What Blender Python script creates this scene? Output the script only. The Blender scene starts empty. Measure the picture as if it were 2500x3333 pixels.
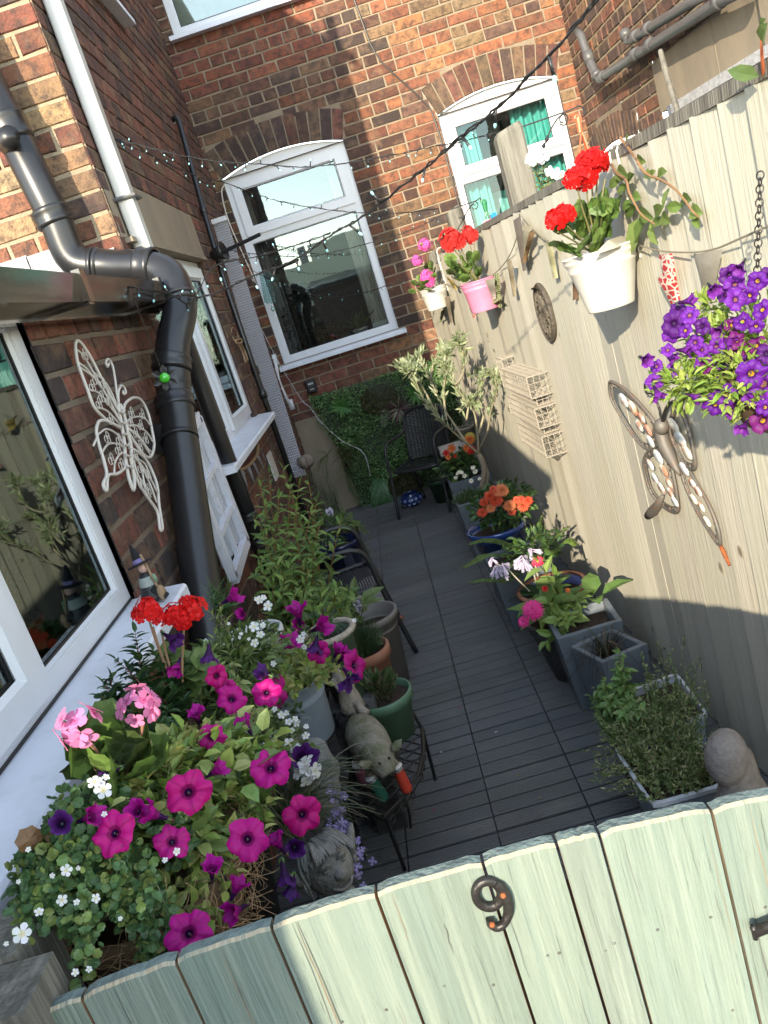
import bpy, math, random
from math import sin, cos, pi, radians, sqrt, atan2, asin
from mathutils import Vector, Matrix

# ------------------------------------------------------------------ camera, sky, sun, exposure
RR = [[0.955239, -0.0322022, -0.2940775], [-0.2922222, -0.2575948, -0.9210055], [-0.0460944, 0.9657163, -0.2554748]]
CAM = Vector((0, 0, 1.70)); F = 2600.0
sc = bpy.context.scene
COL = bpy.data.collections.new("yard"); sc.collection.children.link(COL)
cd = bpy.data.cameras.new("camera"); cam = bpy.data.objects.new("camera", cd); COL.objects.link(cam)
CR, CDN, CFW = (Vector(RR[0]), Vector(RR[1]), Vector(RR[2]))
m3 = Matrix((CR, -CDN, -CFW)).transposed()
cam.matrix_world = Matrix.Translation(CAM) @ m3.to_4x4()
cd.sensor_fit = 'HORIZONTAL'; cd.sensor_width = 36; cd.lens = 36 * F / 2500
cd.clip_start = 0.02; cd.clip_end = 500
sc.camera = cam
SUN = Vector((.36, 1, -.372)).normalized()
w = bpy.data.worlds.new("World"); sc.world = w; w.use_nodes = True
nt = w.node_tree; sky = nt.nodes.new('ShaderNodeTexSky'); sky.sky_type = 'NISHITA'
sky.sun_disc = False; sky.sun_elevation = radians(19); sky.sun_rotation = radians(200)
sky.air_density = 1.2; sky.dust_density = 0.2; sky.ozone_density = 1.0
bg = nt.nodes['Background']; hs = nt.nodes.new('ShaderNodeHueSaturation'); hs.inputs['Saturation'].default_value = .62
nt.links.new(sky.outputs[0], hs.inputs['Color']); nt.links.new(hs.outputs[0], bg.inputs[0]); bg.inputs[1].default_value = 0.15
sl = bpy.data.lights.new("sun", 'SUN'); sl.energy = 2.0; sl.angle = radians(.6); sl.color = (1, .86, .66)
so = bpy.data.objects.new("sun", sl); COL.objects.link(so)
so.rotation_euler = (-SUN).to_track_quat('Z', 'Y').to_euler()
sc.view_settings.view_transform = 'Standard'; sc.view_settings.look = 'None'
sc.view_settings.exposure = 2.35; sc.view_settings.gamma = 1.0
sc.cycles.max_bounces = 8; sc.cycles.transparent_max_bounces = 12

rnd = random.Random(7)
U = rnd.uniform
# ------------------------------------------------------------------ measuring helpers
def ray(x, y):
    return (CR * (x - 1250) + CDN * (y - 1666.5) + CFW * F).normalized()
def at(x, y, ax, val):
    d = ray(x, y); return CAM + d * ((val - CAM[ax]) / d[ax])
def dist(x, y, t): return CAM + ray(x, y) * t
def onfence(x, y, off=0.0):
    n = Vector((1, .042, 0)); d = ray(x, y); return CAM + d * ((.86 - off - n.dot(CAM)) / n.dot(d))
def fx(y): return .86 - .042 * y

# ------------------------------------------------------------------ materials
def mk(name, base=None, rough=.6, metal=0, nscale=0, namt=.0, ntint=None, bump=0, bscale=60, trans=0, stretch=None, spec=.5, coat=0, detail=6, ramp=(.35, .7), extra=None):
    m = bpy.data.materials.new(name); m.use_nodes = True; t = m.node_tree; N = t.nodes; L = t.links
    b = N['Principled BSDF']; b.inputs['Roughness'].default_value = rough; b.inputs['Metallic'].default_value = metal
    b.inputs['Specular IOR Level'].default_value = spec; b.inputs['Coat Weight'].default_value = coat
    tc = N.new('ShaderNodeTexCoord'); mp = N.new('ShaderNodeMapping'); L.new(tc.outputs['Object'], mp.inputs[0])
    if stretch: mp.inputs['Scale'].default_value = stretch
    if base is None:
        a = N.new('ShaderNodeAttribute'); a.attribute_name = 'Col'; src = a.outputs['Color']
    else:
        a = N.new('ShaderNodeRGB'); a.outputs[0].default_value = (*base, 1); src = a.outputs[0]
    def layer(src, scale, amt, tint, lo, hi, det=detail):
        nz = N.new('ShaderNodeTexNoise'); nz.inputs['Scale'].default_value = scale; nz.inputs['Detail'].default_value = det
        nz.inputs['Roughness'].default_value = .65; L.new(mp.outputs[0], nz.inputs[0])
        r = N.new('ShaderNodeValToRGB'); r.color_ramp.elements[0].position = lo; r.color_ramp.elements[1].position = hi
        L.new(nz.outputs[0], r.inputs[0])
        mx = N.new('ShaderNodeMix'); mx.data_type = 'RGBA'; mx.blend_type = 'MIX' if tint else 'MULTIPLY'
        ml = N.new('ShaderNodeMath'); ml.operation = 'MULTIPLY'; ml.inputs[1].default_value = amt
        L.new(r.outputs[0], ml.inputs[0]); L.new(ml.outputs[0], mx.inputs[0]); L.new(src, mx.inputs[6])
        mx.inputs[7].default_value = (*(tint or (.3, .3, .3)), 1)
        return mx.outputs[2]
    if nscale: src = layer(src, nscale, namt, ntint, *ramp)
    for e in (extra or []): src = layer(src, *e)
    L.new(src, b.inputs['Base Color'])
    if bump:
        nz = N.new('ShaderNodeTexNoise'); nz.inputs['Scale'].default_value = bscale; nz.inputs['Detail'].default_value = 5
        L.new(mp.outputs[0], nz.inputs[0]); bp = N.new('ShaderNodeBump'); bp.inputs['Strength'].default_value = bump
        bp.inputs['Distance'].default_value = .01; L.new(nz.outputs[0], bp.inputs['Height']); L.new(bp.outputs[0], b.inputs['Normal'])
    if trans:
        tr = N.new('ShaderNodeBsdfTranslucent'); L.new(src, tr.inputs[0]); ms = N.new('ShaderNodeMixShader'); ms.inputs[0].default_value = trans
        out = N['Material Output']; L.new(b.outputs[0], ms.inputs[1]); L.new(tr.outputs[0], ms.inputs[2]); L.new(ms.outputs[0], out.inputs[0])
    return m
def glassmat(name, ior=2.25, tint=(.85, .9, .88)):
    m = bpy.data.materials.new(name); m.use_nodes = True; t = m.node_tree; N = t.nodes; L = t.links
    N.remove(N['Principled BSDF']); fr = N.new('ShaderNodeFresnel'); fr.inputs[0].default_value = ior
    tr = N.new('ShaderNodeBsdfTransparent'); tr.inputs[0].default_value = (*tint, 1)
    gl = N.new('ShaderNodeBsdfGlossy'); gl.inputs['Roughness'].default_value = .015; gl.inputs[0].default_value = (.76, .92, .94, 1)
    nz = N.new('ShaderNodeTexNoise'); nz.inputs['Scale'].default_value = 2.5
    bp = N.new('ShaderNodeBump'); bp.inputs['Strength'].default_value = .02; bp.inputs['Distance'].default_value = .02
    L.new(nz.outputs[0], bp.inputs['Height']); L.new(bp.outputs[0], gl.inputs['Normal'])
    ms = N.new('ShaderNodeMixShader'); L.new(fr.outputs[0], ms.inputs[0]); L.new(tr.outputs[0], ms.inputs[1]); L.new(gl.outputs[0], ms.inputs[2])
    L.new(ms.outputs[0], N['Material Output'].inputs[0]); return m
M = {}
M['brick'] = mk('brick', None, .88, 0, 20, .75, (.035, .025, .022), .75, 80, extra=[(9, .5, (.26, .155, .085), .5, .68), (160, .5, None, .45, .75), (1.3, .30, (.05, .035, .03), .48, .66), (45, .35, (.30, .25, .19), .66, .76)], ramp=(.44, .62))
M['mortar'] = mk('mortar', None, .95, 0, 9, .55, (.12, .10, .08), .8, 130, ramp=(.45, .7))
M['render'] = mk('cement render', (.27, .22, .155), .9, 0, 3, .5, (.11, .10, .08), .25, 80, stretch=(1, 1, .35), ramp=(.4, .7))
M['upvc'] = mk('white upvc', (.66, .68, .71), .28, 0, 6, .25, (.42, .42, .38), .02, 12, ramp=(.5, .8), extra=[(45, .35, (.3, .29, .25), .64, .8)])
M['sill'] = mk('white sill', (.70, .73, .80), .35, 0, 5, .45, (.42, .44, .46), .05, 30, ramp=(.45, .8), extra=[(70, .5, (.25, .24, .2), .66, .78), (16, .3, (.35, .36, .36), .55, .75)])
M['gasket'] = mk('rubber gasket', (.012, .012, .013), .5)
M['glass'] = glassmat('window glass'); M['clearglass'] = glassmat('clear window glass', 1.7, (.95, 1, .98))
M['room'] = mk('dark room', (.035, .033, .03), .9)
M['curtain'] = mk('curtain', None, .8, 0, 8, .2, trans=.15)
M['blackpvc'] = mk('black pvc pipe', (.011, .011, .012), .34, 0, 4, .5, (.03, .03, .03), .03, 25, coat=.05, extra=[(140, .4, (.08, .075, .07), .66, .74)])
M['gutter'] = mk('glossy black gutter', (.012, .011, .011), .12, 0, 4, .4, (.05, .04, .03), .05, 10, spec=.8)
M['greypvc'] = mk('grey pvc pipe', (.10, .10, .10), .4, 0, 8, .5, (.05, .05, .05), .05, 40)
M['alu'] = mk('pale square downpipe', (.55, .55, .52), .33, .25, 10, .4, (.3, .3, .28), .06, 40, stretch=(1, 1, .1))
M['lead'] = mk('lead flashing', (.30, .31, .33), .5, .3, 40, .6, (.08, .08, .09), .5, 90)
M['deck'] = mk('composite decking', None, .62, 0, 3, .35, (.055, .058, .06), .12, 200, stretch=(.4, 1, 1), extra=[(7, .5, (.17, .165, .15), .52, .72), (2, .35, (.06, .07, .055), .5, .65), (80, .8, (.05, .035, .02), .68, .73), (150, .7, (.3, .29, .26), .73, .76)])
M['fence'] = mk('fence paint', None, .85, 0, 4, .40, (.34, .32, .26), .30, 34, stretch=(3.2, 3.2, .16), ramp=(.48, .75), extra=[(15, .35, (.27, .245, .19), .58, .72), (1.2, .35, (.36, .34, .25), .5, .65), (60, .55, (.16, .14, .10), .70, .76)])
M['oldwood'] = mk('weathered wood', (.17, .16, .13), .85, 0, 14, .75, (.055, .05, .04), .6, 50, stretch=(2.5, 2.5, .14), ramp=(.42, .62))
M['gate'] = mk('green gate paint', None, .7, 0, 9, .5, (.245, .285, .235), .5, 34, stretch=(6, 1, .22), ramp=(.45, .62), extra=[(20, .6, (.24, .16, .09), .66, .74), (60, .7, (.06, .075, .065), .60, .66), (26, .5, (.09, .115, .10), .60, .66), (7, .45, (.14, .19, .165), .5, .6)])
M['gatetop'] = mk('gate end grain', (.17, .22, .20), .9, 0, 40, .6, (.06, .08, .075), .7, 110)
M['iron'] = mk('hammered black iron', (.028, .026, .025), .42, .5, 30, .4, (.07, .065, .06), .5, 45)
M['rust'] = mk('rust', (.32, .09, .025), .8, 0, 50, .6, (.09, .03, .012), .5, 120)
M['blackwire'] = mk('black wire', (.012, .012, .012), .45)
M['whitewire'] = mk('cream wire', (.62, .58, .52), .45, 0, 40, .4, (.4, .25, .12), ramp=(.6, .75))
M['leaf'] = mk('leaf', None, .45, 0, 60, .35, trans=.28, spec=.4)
M['petal'] = mk('petal', None, .55, 0, 40, .12, trans=.25, spec=.25)
M['stem'] = mk('stem', None, .6)
M['soil'] = mk('potting soil', (.045, .026, .016), .95, 0, 80, .6, (.015, .01, .007), 1, 150)
M['slate'] = mk('slate planter', (.13, .155, .18), .6, 0, 9, .7, (.065, .08, .095), .15, 90, stretch=(1, 1, .3), extra=[(45, .35, (.2, .22, .23), .6, .75)])
M['paint'] = mk('painted metal', None, .42, 0, 12, .25, bump=.03, bscale=30, extra=[(60, .6, (.2, .12, .06), .72, .78)])
M['plastic'] = mk('plastic', None, .5, 0, 14, .25, bump=.03, bscale=60)
M['glaze'] = mk('glazed ceramic', None, .12, 0, 18, .25, coat=.4)
M['terracotta'] = mk('terracotta', (.34, .14, .08), .85, 0, 9, .6, (.3, .24, .19), .2, 80, ramp=(.45, .7))
M['stone'] = mk('cast stone', None, .9, 0, 40, .6, bump=.5, bscale=110)
M['pig'] = mk('weathered driftwood pig', (.23, .21, .17), .8, 0, 12, .8, (.085, .10, .035), .6, 90, ramp=(.42, .60), extra=[(60, .5, (.5, .48, .42), .6, .75)])
M['cloth'] = mk('cloth', None, .9, 0, 40, .3, trans=.2, bump=.1, bscale=300)
M['zinc'] = mk('painted zinc', None, .45, 0, 10, .35, bump=.04, bscale=30, extra=[(70, .6, (.16, .10, .06), .7, .76)])
M['rattan'] = mk('black rattan', (.022, .023, .025), .42)
M['silver'] = mk('silver mesh', (.50, .50, .52), .42, .6, bump=.3, bscale=200)
M['coir'] = mk('coir', None, .95)
M['wood'] = mk('pale wood', (.36, .24, .13), .7, 0, 14, .5, (.2, .12, .06), stretch=(1, 1, .3))
M['crystal'] = glassmat('crystal', 2.0, (.7, .95, .92))
M['basket'] = mk('grey wicker', None, .85, 0, 90, .5)
def bulbm():
    m = mk('led bulb', (.25, .5, .55), .15); b = m.node_tree.nodes['Principled BSDF']
    b.inputs['Emission Color'].default_value = (.35, .95, 1, 1); b.inputs['Emission Strength'].default_value = .03; return m
M['bulb'] = bulbm()

# ------------------------------------------------------------------ mesh builder and object helpers
class MB:
    def __init__(s): s.v = []; s.f = []; s.c = []; s.m = []
    def add(s, vs, fs, col=(.5, .5, .5), mi=0):
        o = len(s.v); s.v += [tuple(v) for v in vs]
        for i, f in enumerate(fs):
            s.f.append(tuple(o + k for k in f)); s.c.append(col[i] if isinstance(col, list) else col); s.m.append(mi)
    def box(s, a, b, col=(.5, .5, .5), mi=0):
        x0, y0, z0 = a; x1, y1, z1 = b
        s.add([(x0, y0, z0), (x1, y0, z0), (x1, y1, z0), (x0, y1, z0), (x0, y0, z1), (x1, y0, z1), (x1, y1, z1), (x0, y1, z1)],
              [(0, 3, 2, 1), (4, 5, 6, 7), (0, 1, 5, 4), (1, 2, 6, 5), (2, 3, 7, 6), (3, 0, 4, 7)], col, mi)
    def hexa(s, p, col=(.5, .5, .5), mi=0):
        s.add(p, [(0, 3, 2, 1), (4, 5, 6, 7), (0, 1, 5, 4), (1, 2, 6, 5), (2, 3, 7, 6), (3, 0, 4, 7)], col, mi)
    def tube(s, pts, r, seg=8, col=(.5, .5, .5), mi=0, closed=False, cap=True):
        pts = [Vector(p) for p in pts]; n = len(pts)
        if n < 2: return
        rs = r if isinstance(r, (list, tuple)) else [r] * n
        up = None; rings = []
        for i, p in enumerate(pts):
            if closed: t = pts[(i + 1) % n] - pts[i - 1]
            else: t = pts[min(i + 1, n - 1)] - pts[max(i - 1, 0)]
            if t.length < 1e-9: t = Vector((0, 0, 1))
            t.normalize()
            if up is None: up = t.orthogonal()
            up = (up - t * up.dot(t))
            up = up.normalized() if up.length > 1e-6 else t.orthogonal().normalized()
            b = t.cross(up)
            rings.append([p + (up * cos(2 * pi * k / seg) + b * sin(2 * pi * k / seg)) * rs[i] for k in range(seg)])
        vs = [v for R_ in rings for v in R_]; fs = []
        for i in range(n if closed else n - 1):
            j = (i + 1) % n
            for k in range(seg):
                k2 = (k + 1) % seg; fs.append((i * seg + k, i * seg + k2, j * seg + k2, j * seg + k))
        if cap and not closed: fs += [tuple(range(seg - 1, -1, -1)), tuple((n - 1) * seg + k for k in range(seg))]
        s.add(vs, fs, col, mi)
    def lathe(s, prof, c=(0, 0, 0), seg=28, col=(.5, .5, .5), mi=0, axis=(0, 0, 1), sx=1, sy=1):
        q = Vector(axis).to_track_quat('Z', 'Y').to_matrix(); c = Vector(c); vs = []
        for r, z in prof:
            for k in range(seg):
                a = 2 * pi * k / seg; vs.append(c + q @ Vector((r * cos(a) * sx, r * sin(a) * sy, z)))
        fs = []
        for i in range(len(prof) - 1):
            for k in range(seg):
                k2 = (k + 1) % seg; fs.append((i * seg + k, i * seg + k2, (i + 1) * seg + k2, (i + 1) * seg + k))
        s.add(vs, fs, col, mi)
    def ell(s, c, rad, rot=None, seg=16, rings=10, col=(.5, .5, .5), mi=0, fn=None):
        c = Vector(c); rot = rot or Matrix.Identity(3); vs = []
        for i in range(rings + 1):
            th = pi * i / rings
            for k in range(seg):
                ph = 2 * pi * k / seg; u = Vector((sin(th) * cos(ph), sin(th) * sin(ph), cos(th)))
                k_ = fn(u) if fn else 1
                vs.append(c + rot @ Vector((u.x * rad[0], u.y * rad[1], u.z * rad[2])) * k_)
        fs = [(i * seg + k, i * seg + (k + 1) % seg, (i + 1) * seg + (k + 1) % seg, (i + 1) * seg + k) for i in range(rings) for k in range(seg)]
        s.add(vs, fs, col, mi)
    def build(s, name, mats, parent=None, smooth=False, origin=None):
        me = bpy.data.meshes.new(name)
        o = Vector(origin) if origin is not None else (base_of(parent) if parent else Vector((0, 0, 0)))
        me.from_pydata([tuple(Vector(v) - o) for v in s.v], [], s.f)
        mats = mats if isinstance(mats, list) else [mats]
        for m in mats: me.materials.append(M[m] if isinstance(m, str) else m)
        at_ = me.color_attributes.new('Col', 'FLOAT_COLOR', 'CORNER')
        buf = []
        for p, c in zip(me.polygons, s.c):
            cc = (c[0], c[1], c[2], 1.0); buf.extend(cc * p.loop_total)
        at_.data.foreach_set('color', buf)
        me.polygons.foreach_set('material_index', s.m)
        if smooth: me.polygons.foreach_set('use_smooth', [True] * len(me.polygons))
        me.update(); ob = bpy.data.objects.new(name, me); COL.objects.link(ob)
        if parent: ob.parent = parent
        elif origin is not None: ob.location = o
        return ob
def base_of(o):
    v = Vector((0, 0, 0))
    while o: v += o.location; o = o.parent
    return v
def tag(o, label=None, cat=None, group=None, kind=None):
    if label: o['label'] = label
    if cat: o['category'] = cat
    if group: o['group'] = group
    if kind: o['kind'] = kind
    return o
def thing(name, loc, label, cat, group=None):
    o = bpy.data.objects.new(name, None); COL.objects.link(o); o.location = Vector(loc); o.empty_display_size = .05
    return tag(o, label, cat, group)
def place(proto_mesh, name, parent, loc, q, scale=1.0):
    o = bpy.data.objects.new(name, proto_mesh); COL.objects.link(o)
    if parent: o.parent = parent; o.location = Vector(loc) - base_of(parent)
    else: o.location = loc
    o.rotation_euler = q.to_euler(); o.scale = (scale,) * 3
    return o
def jit(c, a): 
    k = 1 + U(-a, a); return (c[0] * k * (1 + U(-a, a) * .3), c[1] * k, c[2] * k * (1 + U(-a, a) * .3))
class Fr:      # a frame on a wall: a along, b up, c outwards
    def __init__(s, O, u, n): s.O = Vector(O); s.u = Vector(u).normalized(); s.n = Vector(n).normalized(); s.w = Vector((0, 0, 1))
    def __call__(s, a, b, c=0): return s.O + s.u * a + s.w * b + s.n * c
def fbox(mb, Fm, a0, a1, b0, b1, c0, c1, col=(.5, .5, .5), mi=0):
    mb.hexa([Fm(a0, b0, c0), Fm(a1, b0, c0), Fm(a1, b0, c1), Fm(a0, b0, c1), Fm(a0, b1, c0), Fm(a1, b1, c0), Fm(a1, b1, c1), Fm(a0, b1, c1)], col, mi)
def fpoly(mb, Fm, pts, c0, c1, col=(.5, .5, .5), mi=0):
    n = len(pts); vs = [Fm(a, b, c0) for a, b in pts] + [Fm(a, b, c1) for a, b in pts]
    fs = [tuple(range(n)), tuple(range(2 * n - 1, n - 1, -1))] + [(i, (i + 1) % n, n + (i + 1) % n, n + i) for i in range(n)]
    mb.add(vs, fs, col, mi)
def bez(a, b, c, n=8):
    a, b, c = Vector(a), Vector(b), Vector(c)
    return [a * (1 - t) ** 2 + b * 2 * t * (1 - t) + c * t * t for t in [i / n for i in range(n + 1)]]
def spline(pts, n=6):
    pts = [Vector(p) for p in pts]; out = []
    P = [pts[0] * 2 - pts[1]] + pts + [pts[-1] * 2 - pts[-2]]
    for i in range(1, len(P) - 2):
        for k in range(n):
            t = k / n; a, b, c, d = P[i - 1], P[i], P[i + 1], P[i + 2]
            out.append(.5 * ((2 * b) + (c - a) * t + (2 * a - 5 * b + 4 * c - d) * t * t + (3 * b - a - 3 * c + d) * t ** 3))
    out.append(pts[-1]); return out

# ------------------------------------------------------------------ brickwork
PAL = [((0.109, 0.039, 0.023), 5), ((0.140, 0.050, 0.025), 5), ((0.070, 0.033, 0.024), 6), ((0.043, 0.027, 0.023), 5), ((0.183, 0.070, 0.032), 3), ((0.133, 0.081, 0.039), 3), ((0.059, 0.042, 0.035), 3), ((0.225, 0.081, 0.042), 1)]
PALW = [(c, n) for c, n in PAL]
def pick(pal): return rnd.choices([c for c, _ in pal], [n for _, n in pal])[0]
RED = [((0.216, 0.068, 0.036), 5), ((0.180, 0.054, 0.032), 3), ((0.151, 0.050, 0.036), 2)]
DARK = [((.055, .035, .03), 5), ((.09, .045, .035), 4), ((.14, .055, .04), 3), ((.12, .08, .05), 2)]
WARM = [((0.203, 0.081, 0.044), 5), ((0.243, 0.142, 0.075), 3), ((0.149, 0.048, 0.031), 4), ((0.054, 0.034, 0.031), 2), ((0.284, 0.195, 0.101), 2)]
def brick(mb, Fm, q, col, c=0.0, inset=.0045, dep=.008):
    cx = sum(p[0] for p in q) / 4; cy = sum(p[1] for p in q) / 4
    o = [(a + U(-.003, .003), b + U(-.0028, .0028)) for a, b in q]
    inn = []
    for a, b in o:
        da, db = cx - a, cy - b
        la = inset / max(abs(da), 1e-6); lb = inset / max(abs(db), 1e-6)
        inn.append((a + da * min(la, .4), b + db * min(lb, .4)))
    k = c + U(-.0015, .0015)
    vs = [Fm(a, b, c - dep) for a, b in o] + [Fm(a, b, k + U(-.0012, .0012)) for a, b in inn]
    mb.add(vs, [(4, 5, 6, 7), (0, 1, 5, 4), (1, 2, 6, 5), (2, 3, 7, 6), (3, 0, 4, 7)], jit(col, .26), 0)
def bricks(mb, Fm, a0, a1, b0, b1, excl=None, pal=None, ch=.0855, mort=(.26, .21, .145), gap=.010, zone=None, back=.007):
    k = 0; b = b0
    while b < b1 - .01:
        t = min(b + ch, b1); mid = (b + t) / 2
        iv = [(a0, a1)]
        for (e0, e1) in (excl(mid) if excl else []):
            nv = []
            for (p, q) in iv:
                if e1 <= p or e0 >= q: nv.append((p, q)); continue
                if e0 > p: nv.append((p, e0))
                if e1 < q: nv.append((e1, q))
            iv = nv
        hdr = (k % 4 == 1)
        for (p, q) in iv:
            if q - p < .01: continue
            mb.add([Fm(p, b, -back), Fm(q, b, -back), Fm(q, t, -back), Fm(p, t, -back)], [(0, 1, 2, 3)], mort, 1)
            a = p - (U(0, .1) if p == a0 else 0) if k % 2 else p
            first = True
            while a < q:
                L = (.118 if hdr else .238) + U(-.006, .006)
                if first and k % 2 and not hdr: L = .118
                first = False
                e = min(a + L, q); s = max(a, p)
                if q - e < .05: e = q
                if e - s > .02:
                    z = zone(s, mid) if zone else None
                    brick(mb, Fm, [(s, b), (e - gap if e < q else e, b), (e - gap if e < q else e, t - gap), (s, t - gap)], pick(z or pal or PAL))
                a = e + .001 if e < q else q
        b += ch; k += 1
def arch_geo(x0, x1, zs, rise):
    hw = (x1 - x0) / 2; R = (hw * hw + rise * rise) / (2 * rise); cx = (x0 + x1) / 2; cz = zs + rise - R
    return hw, R, cx, cz
def arch_excl(x0, x1, z0, zs, rise, ring=.235):
    hw, R, cx, cz = arch_geo(x0, x1, zs, rise); ro = R + ring
    def f(z):
        if z < z0: return []
        if z < zs: return [(x0, x1)]
        if z > cz + ro: return []
        h = min(sqrt(max(0, ro * ro - (z - cz) ** 2)), hw * (z - cz) / (zs - cz) + .004)
        return [(cx - h, cx + h)] if h > .02 else []
    return f
def arch_ring(mb, Fm, x0, x1, zs, rise, n=12, ring=.23, pal=DARK):
    hw, R, cx, cz = arch_geo(x0, x1, zs, rise); A = asin(hw / R); g = .005 / R
    P = lambda a, r: (cx + r * sin(a), cz + r * cos(a))
    for a, b in ((-A - .05, -A), (A, A + .05)):
        mb.add([Fm(*p, -.0065) for p in (P(a, R - .02), P(b, R - .02), P(b, R + ring + .05), P(a, R + ring + .05))], [(0, 1, 2, 3)], (.25, .20, .14), 1)
    for i in range(n):
        a = -A + 2 * A * i / n; b = -A + 2 * A * (i + 1) / n
        brick(mb, Fm, [P(a + g, R + .004), P(b - g, R + .004), P(b - g, R + ring), P(a + g, R + ring)], pick(pal), .004)
        p0, p1, p2, p3 = P(a, R), P(b, R), P(b, R + ring + .05), P(a, R + ring + .05)
        mb.add([Fm(*p, -.004) for p in (p0, p1, p2, p3)], [(0, 1, 2, 3)], (.25, .20, .14), 1)
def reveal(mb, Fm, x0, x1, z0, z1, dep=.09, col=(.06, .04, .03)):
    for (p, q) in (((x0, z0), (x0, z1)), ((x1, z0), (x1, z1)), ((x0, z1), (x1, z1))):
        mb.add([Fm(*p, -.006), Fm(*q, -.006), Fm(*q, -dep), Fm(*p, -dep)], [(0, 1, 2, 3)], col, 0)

# ------------------------------------------------------------------ windows
def sash(mb, Fm, x0, x1, z0, z1, w_, c0, c1, bev=.012):
    for (a0, a1, b0, b1) in ((x0, x1, z1 - w_, z1), (x0, x1, z0, z0 + w_), (x0, x0 + w_, z0 + w_, z1 - w_), (x1 - w_, x1, z0 + w_, z1 - w_)):
        fbox(mb, Fm, a0, a1, b0, b1, c0, c1)
    q = [(x0 + w_, z0 + w_), (x1 - w_, z0 + w_), (x1 - w_, z1 - w_), (x0 + w_, z1 - w_)]
    r = [(x0 + w_ + bev, z0 + w_ + bev), (x1 - w_ - bev, z0 + w_ + bev), (x1 - w_ - bev, z1 - w_ - bev), (x0 + w_ + bev, z1 - w_ - bev)]
    for i in range(4):
        j = (i + 1) % 4; mb.add([Fm(*q[i], c1 - .002), Fm(*q[j], c1 - .002), Fm(*r[j], c1 - .014), Fm(*r[i], c1 - .014)], [(0, 1, 2, 3)])
def window(house, Fm, x0, x1, z0, zs, rise=0, transom=None, vbars=(), dep=.045, panes=None, casements=(), fw=.05, room=True, roomdep=1.2, ext=0, glass='glass'):
    mb = MB(); gk = MB(); pn = []
    c1 = -dep; c0 = c1 - .06
    for (a0, a1, b0, b1) in ((x0, x0 + fw, z0, zs), (x1 - fw, x1, z0, zs), (x0 + fw, x1 - fw, z0, z0 + fw), (x0 + fw, x1 - fw, zs - fw, zs)):
        fbox(mb, Fm, a0, a1, b0, b1, c0, c1)
    if rise:
        hw, R, cx, cz = arch_geo(x0, x1, zs, rise); A = asin(hw / R)
        pts = [(cx + R * sin(-A + 2 * A * i / 14), cz + R * cos(-A + 2 * A * i / 14)) for i in range(15)]
        fpoly(mb, Fm, pts, c0, c1 - .004)
    if transom:
        fbox(mb, Fm, x0 + fw, x1 - fw, transom - .025, transom + .025, c0, c1)
    for (a, b0, b1) in vbars: fbox(mb, Fm, a - .03, a + .03, b0, b1, c0, c1 + .001)
    wobj = mb.build('window', 'upvc', house)
    for (a0, a1, b0, b1, op) in panes:
        if op: # opening casement: its own proud frame
            sm = MB(); sash(sm, Fm, a0 - .012, a1 + .012, b0 - .012, b1 + .012, .06, c1 - .02, c1 + .018); sm.build('casement', 'upvc', wobj)
            a0 += .058; a1 -= .058; b0 += .058; b1 -= .058; cc = c1 - .004
        else:
            sm = MB(); sash(sm, Fm, a0, a1, b0, b1, .012, c1 - .03, c1 - .002, .008); sm.build('glazing_bead', 'upvc', wobj)
            a0 += .018; a1 -= .018; b0 += .018; b1 -= .018; cc = c1 - .016
        g = MB()
        for (p0, p1, q0, q1) in ((a0 - .002, a1 + .002, b1 - .006, b1 + .002), (a0 - .002, a1 + .002, b0 - .002, b0 + .006), (a0 - .002, a0 + .006, b0 + .006, b1 - .006), (a1 - .006, a1 + .002, b0 + .006, b1 - .006)):
            fbox(g, Fm, p0, p1, q0, q1, cc - .006, cc + .002)
        g.build('gasket', 'gasket', wobj)
        p = MB(); p.add([Fm(a0, b0, cc - .002), Fm(a1, b0, cc - .002), Fm(a1, b1, cc - .002), Fm(a0, b1, cc - .002)], [(0, 1, 2, 3)]); p.build('pane', glass, wobj)
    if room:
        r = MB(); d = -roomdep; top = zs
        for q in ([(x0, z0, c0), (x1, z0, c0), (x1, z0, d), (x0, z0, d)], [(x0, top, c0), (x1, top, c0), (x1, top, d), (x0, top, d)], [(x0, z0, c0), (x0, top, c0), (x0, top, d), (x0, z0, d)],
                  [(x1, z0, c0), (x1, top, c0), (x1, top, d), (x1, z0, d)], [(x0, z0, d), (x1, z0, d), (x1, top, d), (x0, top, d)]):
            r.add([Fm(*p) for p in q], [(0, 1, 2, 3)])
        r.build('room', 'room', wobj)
    return wobj
def curtain(wobj, Fm, a0, a1, b0, b1, c, col, waves=6, amp=.025):
    mb = MB(); n = waves * 6; vs = []
    for i in range(n + 1):
        t = i / n; a = a0 + (a1 - a0) * t; k = c + amp * sin(t * waves * 2 * pi) + .3 * amp * sin(t * 17)
        vs += [Fm(a, b0, k), Fm(a, b1, k * 1.0)]
    mb.add(vs, [(2 * i, 2 * i + 2, 2 * i + 3, 2 * i + 1) for i in range(n)], col); return mb.build('curtain', 'curtain', wobj, True)
def sill(house, Fm, a0, a1, z, th, c0, c1, name='sill'):
    mb = MB(); mb.add([Fm(a0, z - th, c0), Fm(a1, z - th, c0), Fm(a1, z - th, c1), Fm(a0, z - th, c1), Fm(a0, z + .012, c0), Fm(a1, z + .012, c0), Fm(a1, z - .002, c1 - .006), Fm(a0, z - .002, c1 - .006), Fm(a0, z - .01, c1), Fm(a1, z - .01, c1)],
           [(0, 3, 2, 1), (4, 5, 6, 7), (7, 6, 9, 8), (8, 9, 2, 3), (0, 4, 7, 8, 3), (1, 2, 9, 6, 5), (0, 1, 5, 4)])
    return mb.build(name, 'sill', house)

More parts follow.
